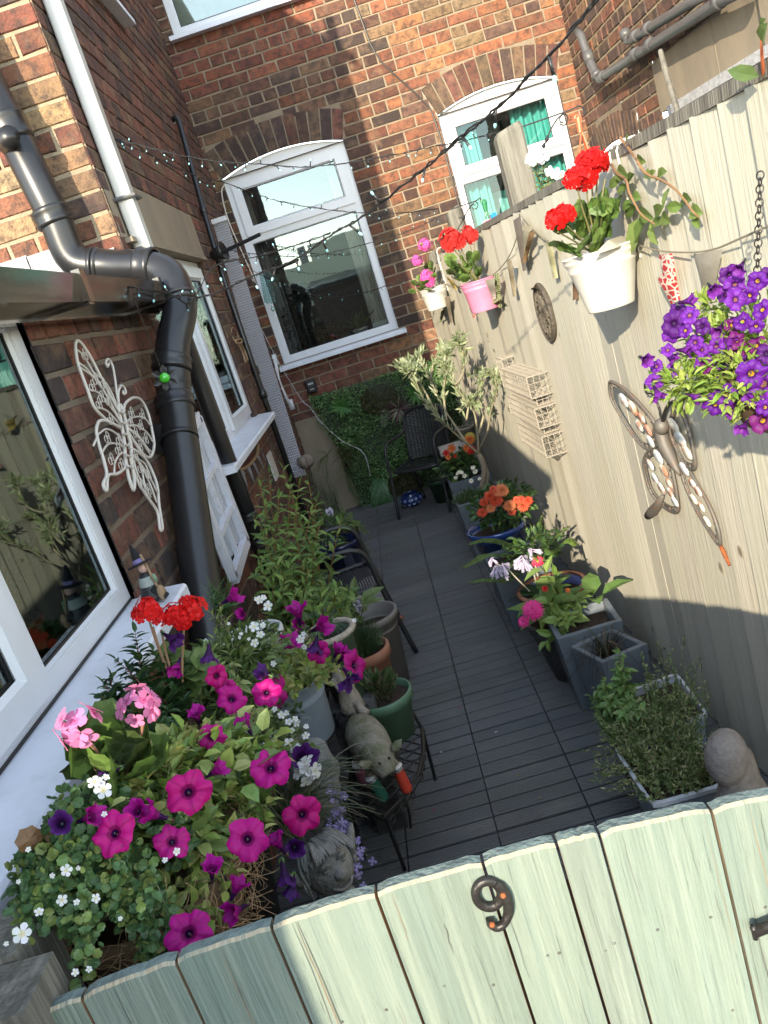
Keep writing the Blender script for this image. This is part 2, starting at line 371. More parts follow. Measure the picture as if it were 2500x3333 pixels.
# ================================================================== SETTING
g = MB(); g.box((-40, -40, -.30), (40, 60, -.06), (.05, .05, .05)); tag(g.build('ground', mk('ground', (.06, .058, .055), .95, 0, 2, .5)), kind='structure')
def make_deck():
    mb = MB()
    base = (.098, .103, .108)
    X = [-.37 - .3 * 2 + .3 * i for i in range(0, 7)]
    y = .1; k = 0
    while y < 6.9:
        for i in range(len(X) - 1):
            x0, x1 = X[i] + .0025, X[i + 1] - .0025; c = jit(base, .10)
            g1 = .015 if k % 4 == 3 else .0095
            y1 = min(y + .075 - g1, 6.9)
            smooth = y > 5.75 and (k % 8) > 3 or y > 6.0
            nr = 1 if smooth else 6
            p = (y1 - y) / nr
            prof = []
            for j in range(nr):
                a = y + j * p
                if smooth: prof += [(a, 0), (y1, 0)]
                else: prof += [(a, -.0035), (a + p * .16, 0), (a + p * .78, 0), (a + p * .94, -.0035)]
            prof = [(y, -.02)] + prof + [(y1, -.02)]
            vs = [(x0, a, z) for a, z in prof] + [(x1, a, z) for a, z in prof]; n = len(prof)
            mb.add(vs, [(j, j + 1, n + j + 1, n + j) for j in range(n - 1)] , c)
        y += .075; k += 1
    mb.add([(-1.2, 0, -.016), (1.4, 0, -.016), (1.4, 6.95, -.016), (-1.2, 6.95, -.016)], [(0, 1, 2, 3)], (.008, .008, .009))
    return tag(mb.build('deck', 'deck'), kind='structure')
make_deck()

# ---- back house ----------------------------------------------------------------
FB = Fr((0, 6.9, 0), (1, 0, 0), (0, -1, 0))
house = thing('brick_house', (0, 6.9, 0), 'red brick house wall facing the yard with two arched white windows', 'house')
W1 = (-.758, .262, 1.36, 2.895, .085); W2 = (1.03, 2.008, 1.40, 2.85, .085); W3 = (-.755, .30, 3.96, 4.7)
e1 = arch_excl(*W1[:2], W1[2], W1[3], W1[4]); e2 = arch_excl(*W2[:2], W2[2], W2[3], W2[4])
def exB(z): return e1(z) + e2(z) + ([(W3[0], W3[1])] if z > W3[2] else [])
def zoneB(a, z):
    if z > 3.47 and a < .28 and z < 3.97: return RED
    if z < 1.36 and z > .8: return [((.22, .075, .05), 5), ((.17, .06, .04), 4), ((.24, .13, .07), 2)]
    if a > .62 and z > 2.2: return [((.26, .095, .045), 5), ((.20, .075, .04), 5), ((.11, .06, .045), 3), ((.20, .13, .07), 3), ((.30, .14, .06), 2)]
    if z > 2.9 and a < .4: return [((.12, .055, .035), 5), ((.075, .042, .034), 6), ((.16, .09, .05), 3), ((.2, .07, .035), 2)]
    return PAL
mb = MB()
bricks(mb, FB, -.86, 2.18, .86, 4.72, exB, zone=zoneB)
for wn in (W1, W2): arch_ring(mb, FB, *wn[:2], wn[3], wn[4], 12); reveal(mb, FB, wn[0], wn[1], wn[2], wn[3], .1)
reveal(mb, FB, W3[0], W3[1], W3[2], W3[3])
mb.add([FB(-.86, 4.7, -.008), FB(2.18, 4.7, -.008), FB(2.18, 5.4, -.008), FB(-.86, 5.4, -.008)], [(0, 1, 2, 3)], (.2, .1, .06), 1)
mb.build('wall', ['brick', 'mortar'], house)
mb = MB(); fbox(mb, FB, -.86, 2.2, -.05, .865, -.05, .012); fbox(mb, FB, -.86, 2.2, .855, .875, -.05, .02); mb.build('render_plinth', 'render', house)
x0, x1, z0, zs, ri = W1
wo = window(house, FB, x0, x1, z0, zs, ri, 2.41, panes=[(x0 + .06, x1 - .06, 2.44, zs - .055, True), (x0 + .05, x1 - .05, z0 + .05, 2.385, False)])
sill(house, FB, x0 - .04, x1 + .055, 1.357, .035, -.04, .075)
# room behind: curtain, plants, papers on the inner sill
curtain(wo, FB, .06, .215, 1.36, 2.9, -.28, (.55, .53, .47), 4, .03)
curtain(wo, FB, -.74, -.62, 1.36, 2.9, -.30, (.30, .27, .26), 3, .03)
mb = MB(); fbox(mb, FB, x0, x1, 1.36, 1.385, -.34, -.1, (.6, .6, .58)); mb.build('inner_sill', 'plastic', wo)
x0, x1, z0, zs, ri = W2
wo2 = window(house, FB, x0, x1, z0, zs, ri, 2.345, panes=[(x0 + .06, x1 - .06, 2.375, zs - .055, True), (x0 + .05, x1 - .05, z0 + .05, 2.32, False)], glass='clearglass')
sill(house, FB, x0 - .04, x1 + .055, 1.395, .035, -.04, .075)
TEAL = (.06, .34, .31)
curtain(wo2, FB, 1.08, 1.33, 1.4, 2.9, -.2, TEAL, 4, .03); curtain(wo2, FB, 1.62, 1.98, 1.4, 2.9, -.2, TEAL, 5, .03)
curtain(wo2, FB, 1.08, 1.98, 1.4, 2.2, -.5, (.16, .42, .40), 8, .02)
x0, x1, z0, zs = W3
wo3 = window(house, FB, x0, x1, z0, zs, 0, panes=[(x0 + .05, x1 - .05, z0 + .05, zs - .05, False)])
sill(house, FB, x0 - .03, x1 + .03, 3.955, .035, -.04, .075)
curtain(wo3, FB, -.7, .25, 3.96, 4.7, -.15, (.55, .6, .58), 6, .01)
mb = MB(); mb.add([(-.83, 7.0, 0), (-.83, 7.0, 5), (-6, 7.0, 5), (-6, 7.0, 0)], [(0, 1, 2, 3)]); fbox(mb, FB, -.9, 6, 5.2, 5.3, -6, .3); mb.build('roof', 'lead', house)

# ---- two storey outrigger on the left ---------------------------------------------
XL = -.83
FL = Fr((XL, 0, 0), (0, 1, 0), (1, 0, 0)); FP = Fr((0, 3.38, 0), (1, 0, 0), (0, -1, 0))
outr = thing('brick_outrigger', (XL, 3.38, 0), 'two storey brick rear wing with a sunlit corner rising at the upper left', 'house extension')
def exL(z): 
    r = []
    if 1.19 < z < 2.19: r.append((3.5, 5.06))
    if 2.19 < z < 2.47: r.append((3.5, 5.25))
    if z > 3.58: r.append((4.0, 5.2))
    return r
mb = MB()
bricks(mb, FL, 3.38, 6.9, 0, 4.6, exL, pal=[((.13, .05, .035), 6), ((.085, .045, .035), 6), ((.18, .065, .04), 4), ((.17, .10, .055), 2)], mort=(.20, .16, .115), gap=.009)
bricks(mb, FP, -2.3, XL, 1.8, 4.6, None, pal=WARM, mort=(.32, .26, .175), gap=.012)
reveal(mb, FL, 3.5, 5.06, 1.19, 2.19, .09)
mb.add([FL(3.38, 4.6, -.01), FL(6.9, 4.6, -.01), FL(6.9, 4.75, -.01), FL(3.38, 4.75, -.01)], [(0, 1, 2, 3)], (.2, .1, .06), 1)
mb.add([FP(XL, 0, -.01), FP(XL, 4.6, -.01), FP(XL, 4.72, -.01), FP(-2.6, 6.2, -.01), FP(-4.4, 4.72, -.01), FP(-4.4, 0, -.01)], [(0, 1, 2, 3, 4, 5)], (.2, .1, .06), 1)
mb.build('wall', ['brick', 'mortar'], outr)
mb = MB()
for s in (1, -1):
    xe = -2.6 + s * 1.85
    mb.hexa([(-2.6, 3.34, 6.24), (xe, 3.34, 4.70), (xe, 6.95, 4.70), (-2.6, 6.95, 6.24), (-2.6, 3.34, 6.32), (xe, 3.34, 4.78), (xe, 6.95, 4.78), (-2.6, 6.95, 6.32)])
mb.build('roof', mk('slate roof', (.07, .07, .08), .7, 0, 20, .5), outr)
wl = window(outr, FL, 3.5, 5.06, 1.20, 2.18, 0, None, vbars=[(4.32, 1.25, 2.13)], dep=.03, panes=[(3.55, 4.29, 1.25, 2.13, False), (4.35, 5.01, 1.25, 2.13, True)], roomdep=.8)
curtain(wl, FL, 4.75, 5.0, 1.2, 2.18, -.35, (.35, .34, .32), 3, .02)
sill(outr, FL, 3.42, 5.15, 1.195, .035, -.03, .11)
mb = MB(); fbox(mb, FL, 3.42, 5.25, 2.195, 2.475, -.04, -.001); fbox(mb, FL, 3.45, 5.1, 2.185, 2.205, -.03, .03); mb.build('lintel', 'render', outr)
wu = MB(); fbox(wu, FL, 4.02, 5.18, 3.62, 4.6, -.08, -.03); wu.build('window', 'upvc', outr); sill(outr, FL, 3.98, 5.24, 3.575, .035, -.05, .07)
# white splashes on brick near the top of the waste pipe belong to the wall
# ---- lean-to kitchen -----------------------------------------------------------
lean = thing('lean_to', (XL, .3, 0), 'single storey brick lean-to with a wide white window under a black gutter', 'house extension')
LW = (.30, 2.12, 1.105, 1.955)
def exK(z): return [(LW[0], LW[1])] if LW[2] - .03 < z else []
mb = MB()
bricks(mb, FL, .3, 3.375, 0, 1.93, exK, pal=[((.13, .05, .035), 5), ((.075, .04, .034), 5), ((.20, .07, .045), 5), ((.17, .10, .06), 2), ((.05, .036, .034), 3)], mort=(.19, .15, .11), gap=.014, ch=.088)
reveal(mb, FL, LW[0], LW[1], LW[2], 1.93, .09)
FE = Fr((0, .3, 0), (1, 0, 0), (0, -1, 0))
bricks(mb, FE, -2.4, XL, 0, 1.9, None, gap=.012)
mb.build('wall', ['brick', 'mortar'], lean)
mb = MB()
mb.hexa([(-.70, .22, 1.955), (-3, .22, 2.45), (-3, 3.37, 2.45), (-.70, 3.37, 1.955), (-.70, .22, 1.985), (-3, .22, 2.48), (-3, 3.37, 2.48), (-.70, 3.37, 1.985)])
mb.build('roof', mk('felt roof', (.04, .04, .045), .85, 0, 60, .4, bump=.4), lean)
mb = MB(); mb.box((-.80, .24, 1.88), (-.765, 3.37, 1.955)); mb.box((-.83, .24, 1.925), (-.80, 3.37, 1.95)); mb.build('fascia', 'gutter', lean)
mb = MB()
for i in range(9):
    a = -2.4 + i * .17; zb = 2.015 + (-.86 - a) * .215
    fbox(mb, FP, a, a + .175, zb - .05, zb + .12 + (.03 if i % 2 else 0), .004, .012)
mb.build('flashing', 'lead', lean)
wk = window(lean, FL, .30, 2.12, 1.105, 1.955, 0, None, vbars=[(1.515, 1.15, 1.92)], dep=.02, fw=.055, panes=[(.36, 1.49, 1.155, 1.90, True), (1.545, 2.07, 1.155, 1.90, False)], roomdep=1.0)
sill(lean, FL, .22, 2.17, 1.10, .04, -.03, .125)
mb = MB(); fbox(mb, FL, .3, 2.1, 1.06, 1.10, -.5, -.09, (.5, .5, .5)); mb.build('inner_sill', 'plastic', wk)
mb = MB(); fbox(mb, FL, .3, 2.12, 1.113, 1.1185, -.03, -.015); fbox(mb, FL, 2.12, 2.126, 1.11, 1.95, -.03, -.004); mb.build('shadow_gap', 'gasket', wk)  # dark strips stand in for the shadow gap along frame and sill
gu = thing('gutter', (-.70, .22, 1.9), 'glossy black square gutter along the eave above the large window', 'gutter')
mb = MB(); prof = [(-.765, 1.905), (-.69, 1.905), (-.675, 1.975), (-.683, 1.975), (-.70, 1.915), (-.757, 1.915), (-.757, 1.97), (-.765, 1.97)]
n = len(prof); vs = [(x, .2, z) for x, z in prof] + [(x, 3.33, z) for x, z in prof]
mb.add(vs, [tuple(range(n)), tuple(range(2 * n - 1, n - 1, -1))] + [(i, (i + 1) % n, n + (i + 1) % n, n + i) for i in range(n)])
mb.build('channel', 'gutter', gu)
for y in (1.35, 2.2, 3.05):
    mb = MB(); mb.box((-.775, y - .02, 1.893), (-.672, y + .02, 1.903)); mb.box((-.688, y - .02, 1.9), (-.666, y + .02, 1.985)); mb.build('bracket', 'gutter', gu)
mb = MB(); mb.box((-.775, 3.16, 1.888), (-.668, 3.36, 1.982)); mb.tube([(-.72, 3.3, 1.9), (-.73, 3.38, 1.82), (-.76, 3.5, 1.74)], .038, 12); mb.build('outlet', 'gutter', gu)

# ---- neighbouring wing on the right ---------------------------------------------
FR = Fr((2.15, 0, 0), (0, 1, 0), (-1, 0, 0))
wing = thing('neighbour_wing', (2.15, 3.4, 0), 'neighbouring brick wing beyond the fence with a cement lintel and grey waste pipes', 'house')
w4 = (5.86, 6.86, 1.2, 2.13, .08); e4 = arch_excl(w4[0], w4[1], w4[2], w4[3], w4[4], .20)
def exR(z):
    r = e4(z)
    if 2.20 < z < 2.50: r.append((4.05, 5.40))
    if z < 2.20: r.append((4.15, 5.28))
    return r
mb = MB()
bricks(mb, FR, 3.2, 6.9, 1.4, 4.2, exR, pal=[((.15, .075, .05), 6), ((.10, .06, .045), 5), ((.22, .085, .045), 3), ((.24, .14, .08), 2)], mort=(.32, .27, .17), gap=.011)
arch_ring(mb, FR, w4[0], w4[1], w4[3], w4[4], 15, .19, [((.09, .055, .045), 4), ((.13, .075, .05), 3)])
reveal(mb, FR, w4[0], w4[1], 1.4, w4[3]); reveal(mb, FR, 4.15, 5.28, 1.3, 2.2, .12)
mb.add([FR(3.2, 4.2, -.01), FR(6.9, 4.2, -.01), FR(6.9, 4.7, -.01), FR(3.2, 4.7, -.01)], [(0, 1, 2, 3)], (.2, .1, .06), 1)
mb.add([FR(3.2, 0, -.01), FR(6.9, 0, -.01), FR(6.9, 1.4, -.01), FR(3.2, 1.4, -.01)], [(0, 1, 2, 3)], (.2, .1, .06), 1)
mb.build('wall', ['brick', 'mortar'], wing)
window(wing, FR, w4[0], w4[1], 1.4, w4[3], w4[4], 1.95, dep=.03, panes=[(5.91, 6.81, 1.98, 2.08, False), (5.91, 6.81, 1.45, 1.92, False)])
window(wing, FR, 4.15, 5.28, 1.3, 2.19, 0, None, dep=.06, panes=[(4.2, 5.23, 1.35, 2.14, False)])
mb = MB(); fbox(mb, FR, 4.05, 5.4, 2.21, 2.497, -.04, .002); fbox(mb, FR, 4.55, 4.556, 2.21, 2.497, .0, .004, (.1, .1, .1)); fbox(mb, FR, 4.05, 5.4, 2.45, 2.53, -.04, -.009); mb.build('lintel', 'render', wing)
mb = MB(); fbox(mb, FR, 3.3, 5.08, 2.155, 2.205, -.04, .09); mb.build('drip_stone', 'stone', wing)
mb = MB(); fbox(mb, FR, 3.2, 4.02, 2.2, 3.1, -.02, .03); mb.build('render_patch', 'render', wing)
# small white block of an old handle hole is left to the brick texture

# ---- lamp-less pipes ------------------------------------------------------------
def pipe(name, pts, r, mat, label, cat='drainpipe', collars=(), smoothn=0, seg=24, brackets=()):
    t = thing(name, pts[0], label, cat)
    mb = MB(); mb.tube(spline(pts, smoothn) if smoothn else pts, r, seg); mb.build('pipe', mat, t, True)
    for (p, d, L, k) in collars:
        p = Vector(p); d = Vector(d).normalized(); mb = MB()
        mb.lathe([(r, -L / 2 - .004), (r * k, -L / 2), (r * k * 1.04, -L / 2 + .008), (r * k, -L / 2 + .016), (r * k, L / 2 - .016), (r * k * 1.04, L / 2 - .008), (r * k, L / 2), (r, L / 2 + .004)], p, seg, axis=d); mb.build('collar', mat, t, True)
    for (p, q) in brackets:
        mb = MB(); mb.tube([p, q], .014, 8); mb.build('bracket', mat, t)
    return t
R_ = .063
def arc(c, a, b, n=8):  # quarter-like bend through bezier
    return bez(a, c, b, n)
A0 = Vector((-1.10, 3.27, 3.2)); A1 = Vector((-1.015, 3.27, 2.36)); A2 = Vector((-1.00, 3.27, 2.16))
A3 = Vector((-.88, 3.26, 2.10)); A4 = Vector((-.745, 3.22, 2.055)); A5 = Vector((-.655, 3.18, 1.99)); A6 = Vector((-.640, 3.10, 1.87)); A7 = Vector((-.70, 3.00, 1.73)); A8 = Vector((-.735, 2.93, 1.58))
B9 = Vector((-.75, 1.64, 0)); 
path = [A0, A1] + spline([A1 + Vector((.003, 0, -.05)), A2, A3, A4], 6) + spline([A4 + Vector((.01, 0, -.003)), A5, A6, A7, A8], 6) + [Vector((-.75, 2.445, 1.003)), B9]
t = pipe('soil_pipe', path, R_, 'blackpvc', 'thick matt black soil pipe bending over the gutter and leaning down the wall', 'drainpipe',
         [((-1.045, 3.27, 2.66), A1 - A0, .09, 1.10), ((-1.018, 3.27, 2.33), A1 - A0, .06, 1.12), ((-.93, 3.265, 2.118), (1, 0, -.35), .03, 1.07), ((-.73, 3.215, 2.05), (1, -.3, -.35), .06, 1.13),
          ((-.638, 3.11, 1.89), (.1, -.5, -1), .03, 1.07), ((-.715, 2.97, 1.68), (-.3, -.5, -1), .05, 1.13), ((-.738, 2.90, 1.545), (0, -.62, -1), .05, 1.12), ((-.742, 2.80, 1.43), (0, -.8, -1), .012, 1.05)])
mb = MB(); mb.tube([(-1.07, 3.25, 2.60), (-1.02, 3.16, 2.61)], .035, 16); mb.build('branch', 'blackpvc', t, True)
mb = MB(); mb.box((-.83, 2.80, 1.40), (-.75, 2.90, 1.50)); mb.build('bracket', 'blackpvc', t)
pipe('rainwater_pipe', [(-.73, 3.40, 1.86), (-.755, 3.50, 1.72), (-.76, 3.52, 1.5), (-.76, 3.52, 0)], .036, 'blackpvc', 'slimmer black rainwater pipe dropping behind the leaning soil pipe', 'drainpipe',
     [((-.76, 3.52, .93), (0, 0, 1), .04, 1.15), ((-.76, 3.52, .80), (0, 0, 1), .04, 1.15)], brackets=[((-.83, 3.52, .93), (-.76, 3.52, .93))])
wp = thing('square_downpipe', (-.80, 3.55, 2.05), 'pale square downpipe shining in the sun beside the brick corner', 'drainpipe')
mb = MB(); mb.box((-.825, 3.52, 2.0), (-.757, 3.585, 5)); o = mb.build('pipe', 'alu', wp)
bv = o.modifiers.new('bevel', 'BEVEL'); bv.width = .008; bv.segments = 2
mb = MB(); mb.tube([(-.83, 3.50, 2.36), (-.745, 3.508, 2.36), (-.742, 3.60, 2.36), (-.83, 3.61, 2.36)], .008, 8); mb.build('bracket', 'greypvc', wp)
t = pipe('waste_pipe', [(-.83, 6.0, 3.2), (-.795, 5.98, 3.2), (-.79, 5.96, 3.17), (-.79, 5.62, 2.68)] , .001, 'blackpvc', 'x') if False else None
pw = thing('overflow_pipe', (-.79, 5.5, 0), 'thin black waste pipe running down near the inner corner of the yard', 'waste pipe')
mb = MB(); mb.tube([(-.83, 5.86, 3.16), (-.80, 5.85, 3.17), (-.787, 5.84, 3.13), (-.787, 5.55, 2.5), (-.787, 5.4, 2.05), (-.787, 5.37, 1.5), (-.787, 5.36, 0)], .020, 12); mb.build('pipe', 'blackpvc', pw, True)
for y, z in ((5.56, 2.52), (5.385, 1.46), (5.37, 1.30)):
    mb = MB(); mb.lathe([(.02, -.03), (.027, -.028), (.027, .028), (.02, .03)], (-.787, y, z), 12); mb.build('collar', 'blackpvc', pw, True)
mb = MB(); mb.lathe([(0, -.02), (.018, -.02), (.018, .02), (0, .02)], (-.84, 5.87, 3.155), 10, axis=(1, 0, 0)); mb.build('nozzle', 'upvc', pw)
bl = thing('spotlight', (-.78, 5.34, 2.22), 'black flared bracket lamp on the left wall near the corner', 'outdoor light')
mb = MB(); mb.lathe([(.0, 0), (.03, 0), (.04, .05), (.062, .09), (.058, .09), (.03, .04)], (-.80, 5.34, 2.22), 16, axis=(1, -.25, .1)); mb.build('shade', 'blackpvc', bl, True)
mb = MB(); mb.tube([(-.74, 5.33, 2.22), (-.46, 5.28, 2.25)], .012, 8); mb.build('arm', 'blackpvc', bl)
# ---- grey waste pipes on the neighbour's wing ----
def wpt(x, y, c=.08): return at(1900 + .3617 * x, .3617 * y, 0, 2.15 - c)
t = thing('grey_waste_pipe', wpt(130, 720), 'long grey waste pipe with an elbow running below another on the far right wall', 'waste pipe')
mb = MB(); mb.tube([wpt(-60, 280), wpt(-20, 330), wpt(0, 400), wpt(60, 560), wpt(118, 680), wpt(160, 700), wpt(230, 650), wpt(460, 500), wpt(1230, 10), wpt(1500, -130)], .030, 14); mb.build('pipe', 'greypvc', t, True)
for p, q in (((30, 470), (60, 560)), ((110, 660), (125, 690)), ((150, 705), (190, 680)), ((430, 505), (490, 475)), ((580, 410), (620, 385)), ((1200, 25), (1240, 0))):
    mb = MB(); mb.tube([wpt(*p), wpt(*q)], .037, 14); mb.build('collar', 'greypvc', t, True)
t = thing('upper_waste_pipe', wpt(380, 320), 'shorter grey waste pipe with an upturned end on the far right wall', 'waste pipe')
mb = MB(); mb.tube([wpt(380, 310), wpt(395, 360), wpt(450, 345), wpt(480, 320), wpt(940, 40), wpt(1200, -110)], .027, 14); mb.build('pipe', 'greypvc', t, True)
for p, q in (((365, 280), (385, 340)), ((440, 340), (490, 312)), ((560, 270), (600, 245))):
    mb = MB(); mb.tube([wpt(*p), wpt(*q)], .035, 14); mb.build('collar', 'greypvc', t, True)
t = MB(); t.tube([wpt(-20, 1180, .9), wpt(-40, 900, .9)], .004)
mb = MB(); p = [wpt(690, 455, .25), wpt(730, 620, .27), wpt(800, 850, .30), wpt(880, 1120, .35)]; mb.tube(p, [.013, .015, .015, .016], 8)
tag(mb.build('garden_cane', 'oldwood', origin=p[3]), 'pale wooden stick rising above the fence in front of the cement lintel', 'stick')

V3 = lambda a, b, c: Vector((a, b, c))
# ---- fence --------------------------------------------------------------------------
def ztop(y): return 1.855 - .0062 * y
fence = thing('fence', (fx(4), 4, 0), 'tall pale grey board fence along the right side of the yard', 'fence')
mb = MB(); y = .75
while y < 6.88:
    wd = U(.105, .128)
    y1 = min(y + wd, 6.89); c = jit((.405, .385, .315), .08)
    zt = ztop(y) - U(.0, .006); drop = 0
    if y > 5.55: zt -= .045
    if y > 6.3: zt -= .05
    xa, xb = fx(y), fx(y1 + .012)
    # feather edge: near edge proud, far edge tucked behind the next board
    tn, tf = .0115 + U(-.003, .003), .0035
    if rnd.random() < .72: tn, tf = tf, tn + U(0, .004)
    else: tn -= .004
    if y < 2.7: y1 -= .0
    gp = .0035
    ye = y1 + (.012 if gp == 0 else -gp)
    mb.hexa([(xa - tn, y, .01), (xb - tf, ye, .01), (xb + .006, ye, .01), (xa + .006, y, .01), (xa - tn, y, zt), (xb - tf, ye, zt), (xb + .006, ye, zt), (xa + .006, y, zt)], c)
    y = y1
mb.add([(fx(.75) + .008, .75, .0), (fx(6.88) + .008, 6.88, 0), (fx(6.88) + .008, 6.88, 1.75), (fx(.75) + .008, .75, 1.8)], [(0, 1, 2, 3)], (.05, .045, .04))
for _ in range(26):
    yk = U(1.2, 6.2); zk = U(.15, 1.7); c0 = V3(fx(yk) - .0125, yk, zk); r1, r2 = U(.006, .014), U(.010, .022)
    for kk, cc in ((1, (.30, .27, .2)), (.6, (.2, .17, .12))):
        mb.add([c0 + V3(-.0006 * (2 - kk), r1 * kk * cos(a) , r2 * kk * sin(a)) for a in [2 * pi * i / 12 for i in range(12)]], [tuple(range(12))], cc)
mb.build('boards', 'fence', fence)
mb = MB()
ys = [.75, 1.9, 3.75, 5.5]
for a, b in zip(ys[:-1], ys[1:]):
    mb.hexa([(fx(a) - .014, a, ztop(a) - .002), (fx(b) - .014, b - .004, ztop(b) - .002), (fx(b) + .05, b - .004, ztop(b) - .002), (fx(a) + .05, a, ztop(a) - .002),
             (fx(a) - .012, a, ztop(a) + .026), (fx(b) - .012, b - .004, ztop(b) + .026), (fx(b) + .05, b - .004, ztop(b) + .03), (fx(a) + .05, a, ztop(a) + .03)])
mb.build('capping', 'oldwood', fence)
mb = MB()
for z in (.35, 1.0, 1.65): mb.hexa([(fx(.75) + .01, .75, z), (fx(6.88) + .01, 6.88, z), (fx(6.88) + .05, 6.88, z), (fx(.75) + .05, .75, z), (fx(.75) + .01, .75, z + .08), (fx(6.88) + .01, 6.88, z + .08), (fx(6.88) + .05, 6.88, z + .08), (fx(.75) + .05, .75, z + .08)])
mb.build('rails', 'oldwood', fence)
def post(c, wx, wy, z1, label):
    mb = MB(); x, y = c; b = .012
    sec = [(-wx, -wy + b), (-wx + b, -wy), (wx - b, -wy), (wx, -wy + b), (wx, wy), (-wx, wy)]; vs = []
    for z, k in ((0, 1), (z1 - .02, 1), (z1, .85)): vs += [(x + a * k, y + b_ * k, z + (.012 * a / wx if z > 1 else 0)) for a, b_ in sec]
    n = 6; fs = [tuple(range(n - 1, -1, -1)), tuple(2 * n + i for i in range(n))] + [(j * n + i, j * n + (i + 1) % n, (j + 1) * n + (i + 1) % n, (j + 1) * n + i) for j in range(2) for i in range(n)]
    mb.add(vs, fs); return tag(mb.build('fence_post', 'oldwood', origin=(x, y, 0)), label, 'fence post')
pA = at(1661, 408, 1, 3.62); pB = at(1476, 690, 1, 5.1)
post((.80, 3.60), .058, .045, 2.17, 'tall grey timber post with light strings on top, before the teal curtains')
post((.70, 5.08), .044, .04, 2.03, 'shorter weathered post further along the fence behind the red geraniums')
post((.625, 6.2), .03, .03, 1.86, 'small grey post at the far end of the fence behind pink geraniums')

# ---- gate -----------------------------------------------------------------------------
FG = Fr((0, .735, 0), (1, 0, 0), (0, -1, 0))
gate = thing('gate', (0, .735, 0), 'pale green board gate with the number nine at the bottom of the view', 'gate')
JX = [-.72, -.655, -.525, -.408, -.293, -.171, -.049, .0335, .0805, .203, .335, .46]
def gz(x): return 1.0975 - .15 * (x + .1) ** 2
mb = MB(); tp = MB()
for i in range(len(JX) - 1):
    a, b = JX[i] + .0018, JX[i + 1] - .0018
    
    n = 9; c = jit((.15, .185, .15), .10); front = []; 
    for k in range(n + 1):
        x = a + (b - a) * k / n; e = min(k, n - k); z = gz(x) - (.0016 if e == 0 else 0) + U(-.0010, .0008) - (U(0, .003) if e == 0 else 0)
        front.append((x, z))
    for k in range(n):
        (xa, za), (xb, zb) = front[k], front[k + 1]
        mb.add([FG(xa, 0, .0), FG(xb, 0, .0), FG(xb, zb - .003, 0), FG(xa, za - .003, 0)], [(0, 1, 2, 3)], c)
        mb.add([FG(xa, za - .003, 0), FG(xb, zb - .003, 0), FG(xb, zb, -.004), FG(xa, za, -.004)], [(0, 1, 2, 3)], (.36, .30, .20))
        q1, q2 = U(-.001, .001), U(-.001, .001)
        tp.add([FG(xa, za, -.004), FG(xb, zb, -.004), FG(xb, zb - .0015, -.019), FG(xa, za - .0015, -.019)], [(0, 1, 2, 3)], (.2, .25, .23))
        tp.add([FG(xa, za - .0015, -.019), FG(xb, zb - .0015, -.019), FG(xb, 0, -.019), FG(xa, 0, -.019)], [(0, 1, 2, 3)], (.2, .25, .23))
    for (x_, z_) in (front[0], front[-1]): mb.add([FG(x_, 0, 0), FG(x_, z_ - .003, 0), FG(x_, z_ - .0015, -.019), FG(x_, 0, -.019)], [(0, 1, 2, 3)], (.30, .17, .08))
mb.add([FG(-.72, 0, -.012), FG(.46, 0, -.012), FG(.46, 1.04, -.012), FG(-.72, 1.03, -.012)], [(0, 1, 2, 3)], (.05, .035, .025))
def crk(x, z0, L_, w_, col=(.035, .03, .025), c=.0006):
    p = []; a = x
    for i in range(9): p.append((a, z0 - L_ * i / 8)); a += U(-.0012, .0012)
    q_ = [w_ * sin(pi * (i + .6) / 9.2) for i in range(9)]
    mb.add([FG(a_ + s_ * k_, b_, c) for (a_, b_), k_ in zip(p, q_) for s_ in (-1, 1)], [(2 * i, 2 * i + 1, 2 * i + 3, 2 * i + 2) for i in range(8)], col)
for _ in range(46):
    x = U(-.6, .3); z = gz(x) - .005 if U(0, 1) < .55 else gz(x) - U(.03, .25)
    if min(abs(x - j) for j in JX) > .006: crk(x, z, U(.04, .26), U(.0003, .0009), rnd.choice([(.05, .05, .045), (.10, .12, .10), (.20, .12, .06)]))
for j in JX[1:-1]:
    for z in (.945, .80):
        for dx in (-.03, .035): mb.lathe([(0, .001), (.0016, .0008), (.0022, .0)], FG(j + dx + U(-.005, .005), z + U(-.01, .01), .0), 8, (.05, .045, .04), axis=(0, -1, 0))
mb.build('boards', 'gate', gate); tp.build('top_edge', 'gatetop', gate)
mb = MB()
for z in (.25, .82): fbox(mb, FG, -.6, .45, z, z + .09, -.04, -.0195)
mb.build('ledge', 'gatetop', gate)
# the number 9, hammered iron with two rusty screws
def ribbon(mb, pts, ws, Fm, c0, th, closed=False):
    n = len(pts); rings = []
    for i, (a, b) in enumerate(pts):
        p, q = (pts[i - 1], pts[(i + 1) % n]) if closed else (pts[max(i - 1, 0)], pts[min(i + 1, n - 1)])
        tx, tz = q[0] - p[0], q[1] - p[1]; l = sqrt(tx * tx + tz * tz) or 1; nx, nz = -tz / l, tx / l; w_ = ws[i]
        rings.append([(a + nx * w_ * s, b + nz * w_ * s, c) for s, c in ((-1, c0), (-1, c0 + th * .6), (-.62, c0 + th * .95), (0, c0 + th * .9), (.62, c0 + th * .95), (1, c0 + th * .6), (1, c0))])
    vs = [Fm(*v) for r in rings for v in r]; m = 7; fs = []
    for i in range(n if closed else n - 1):
        j = (i + 1) % n
        for k in range(m - 1): fs.append((i * m + k, i * m + k + 1, j * m + k + 1, j * m + k))
    if not closed: fs += [tuple(range(m)), tuple((n - 1) * m + k for k in range(m - 1, -1, -1))]
    mb.add(vs, fs)
c9a = at(1522, 2930, 1, .735); 
ZT, ZB = 1.081, 1.011; XC = -.0515; Hn = ZT - ZB
def g9(u, v): return (XC + (u - .43) * .0485, ZB + v * .070)
mb = MB()
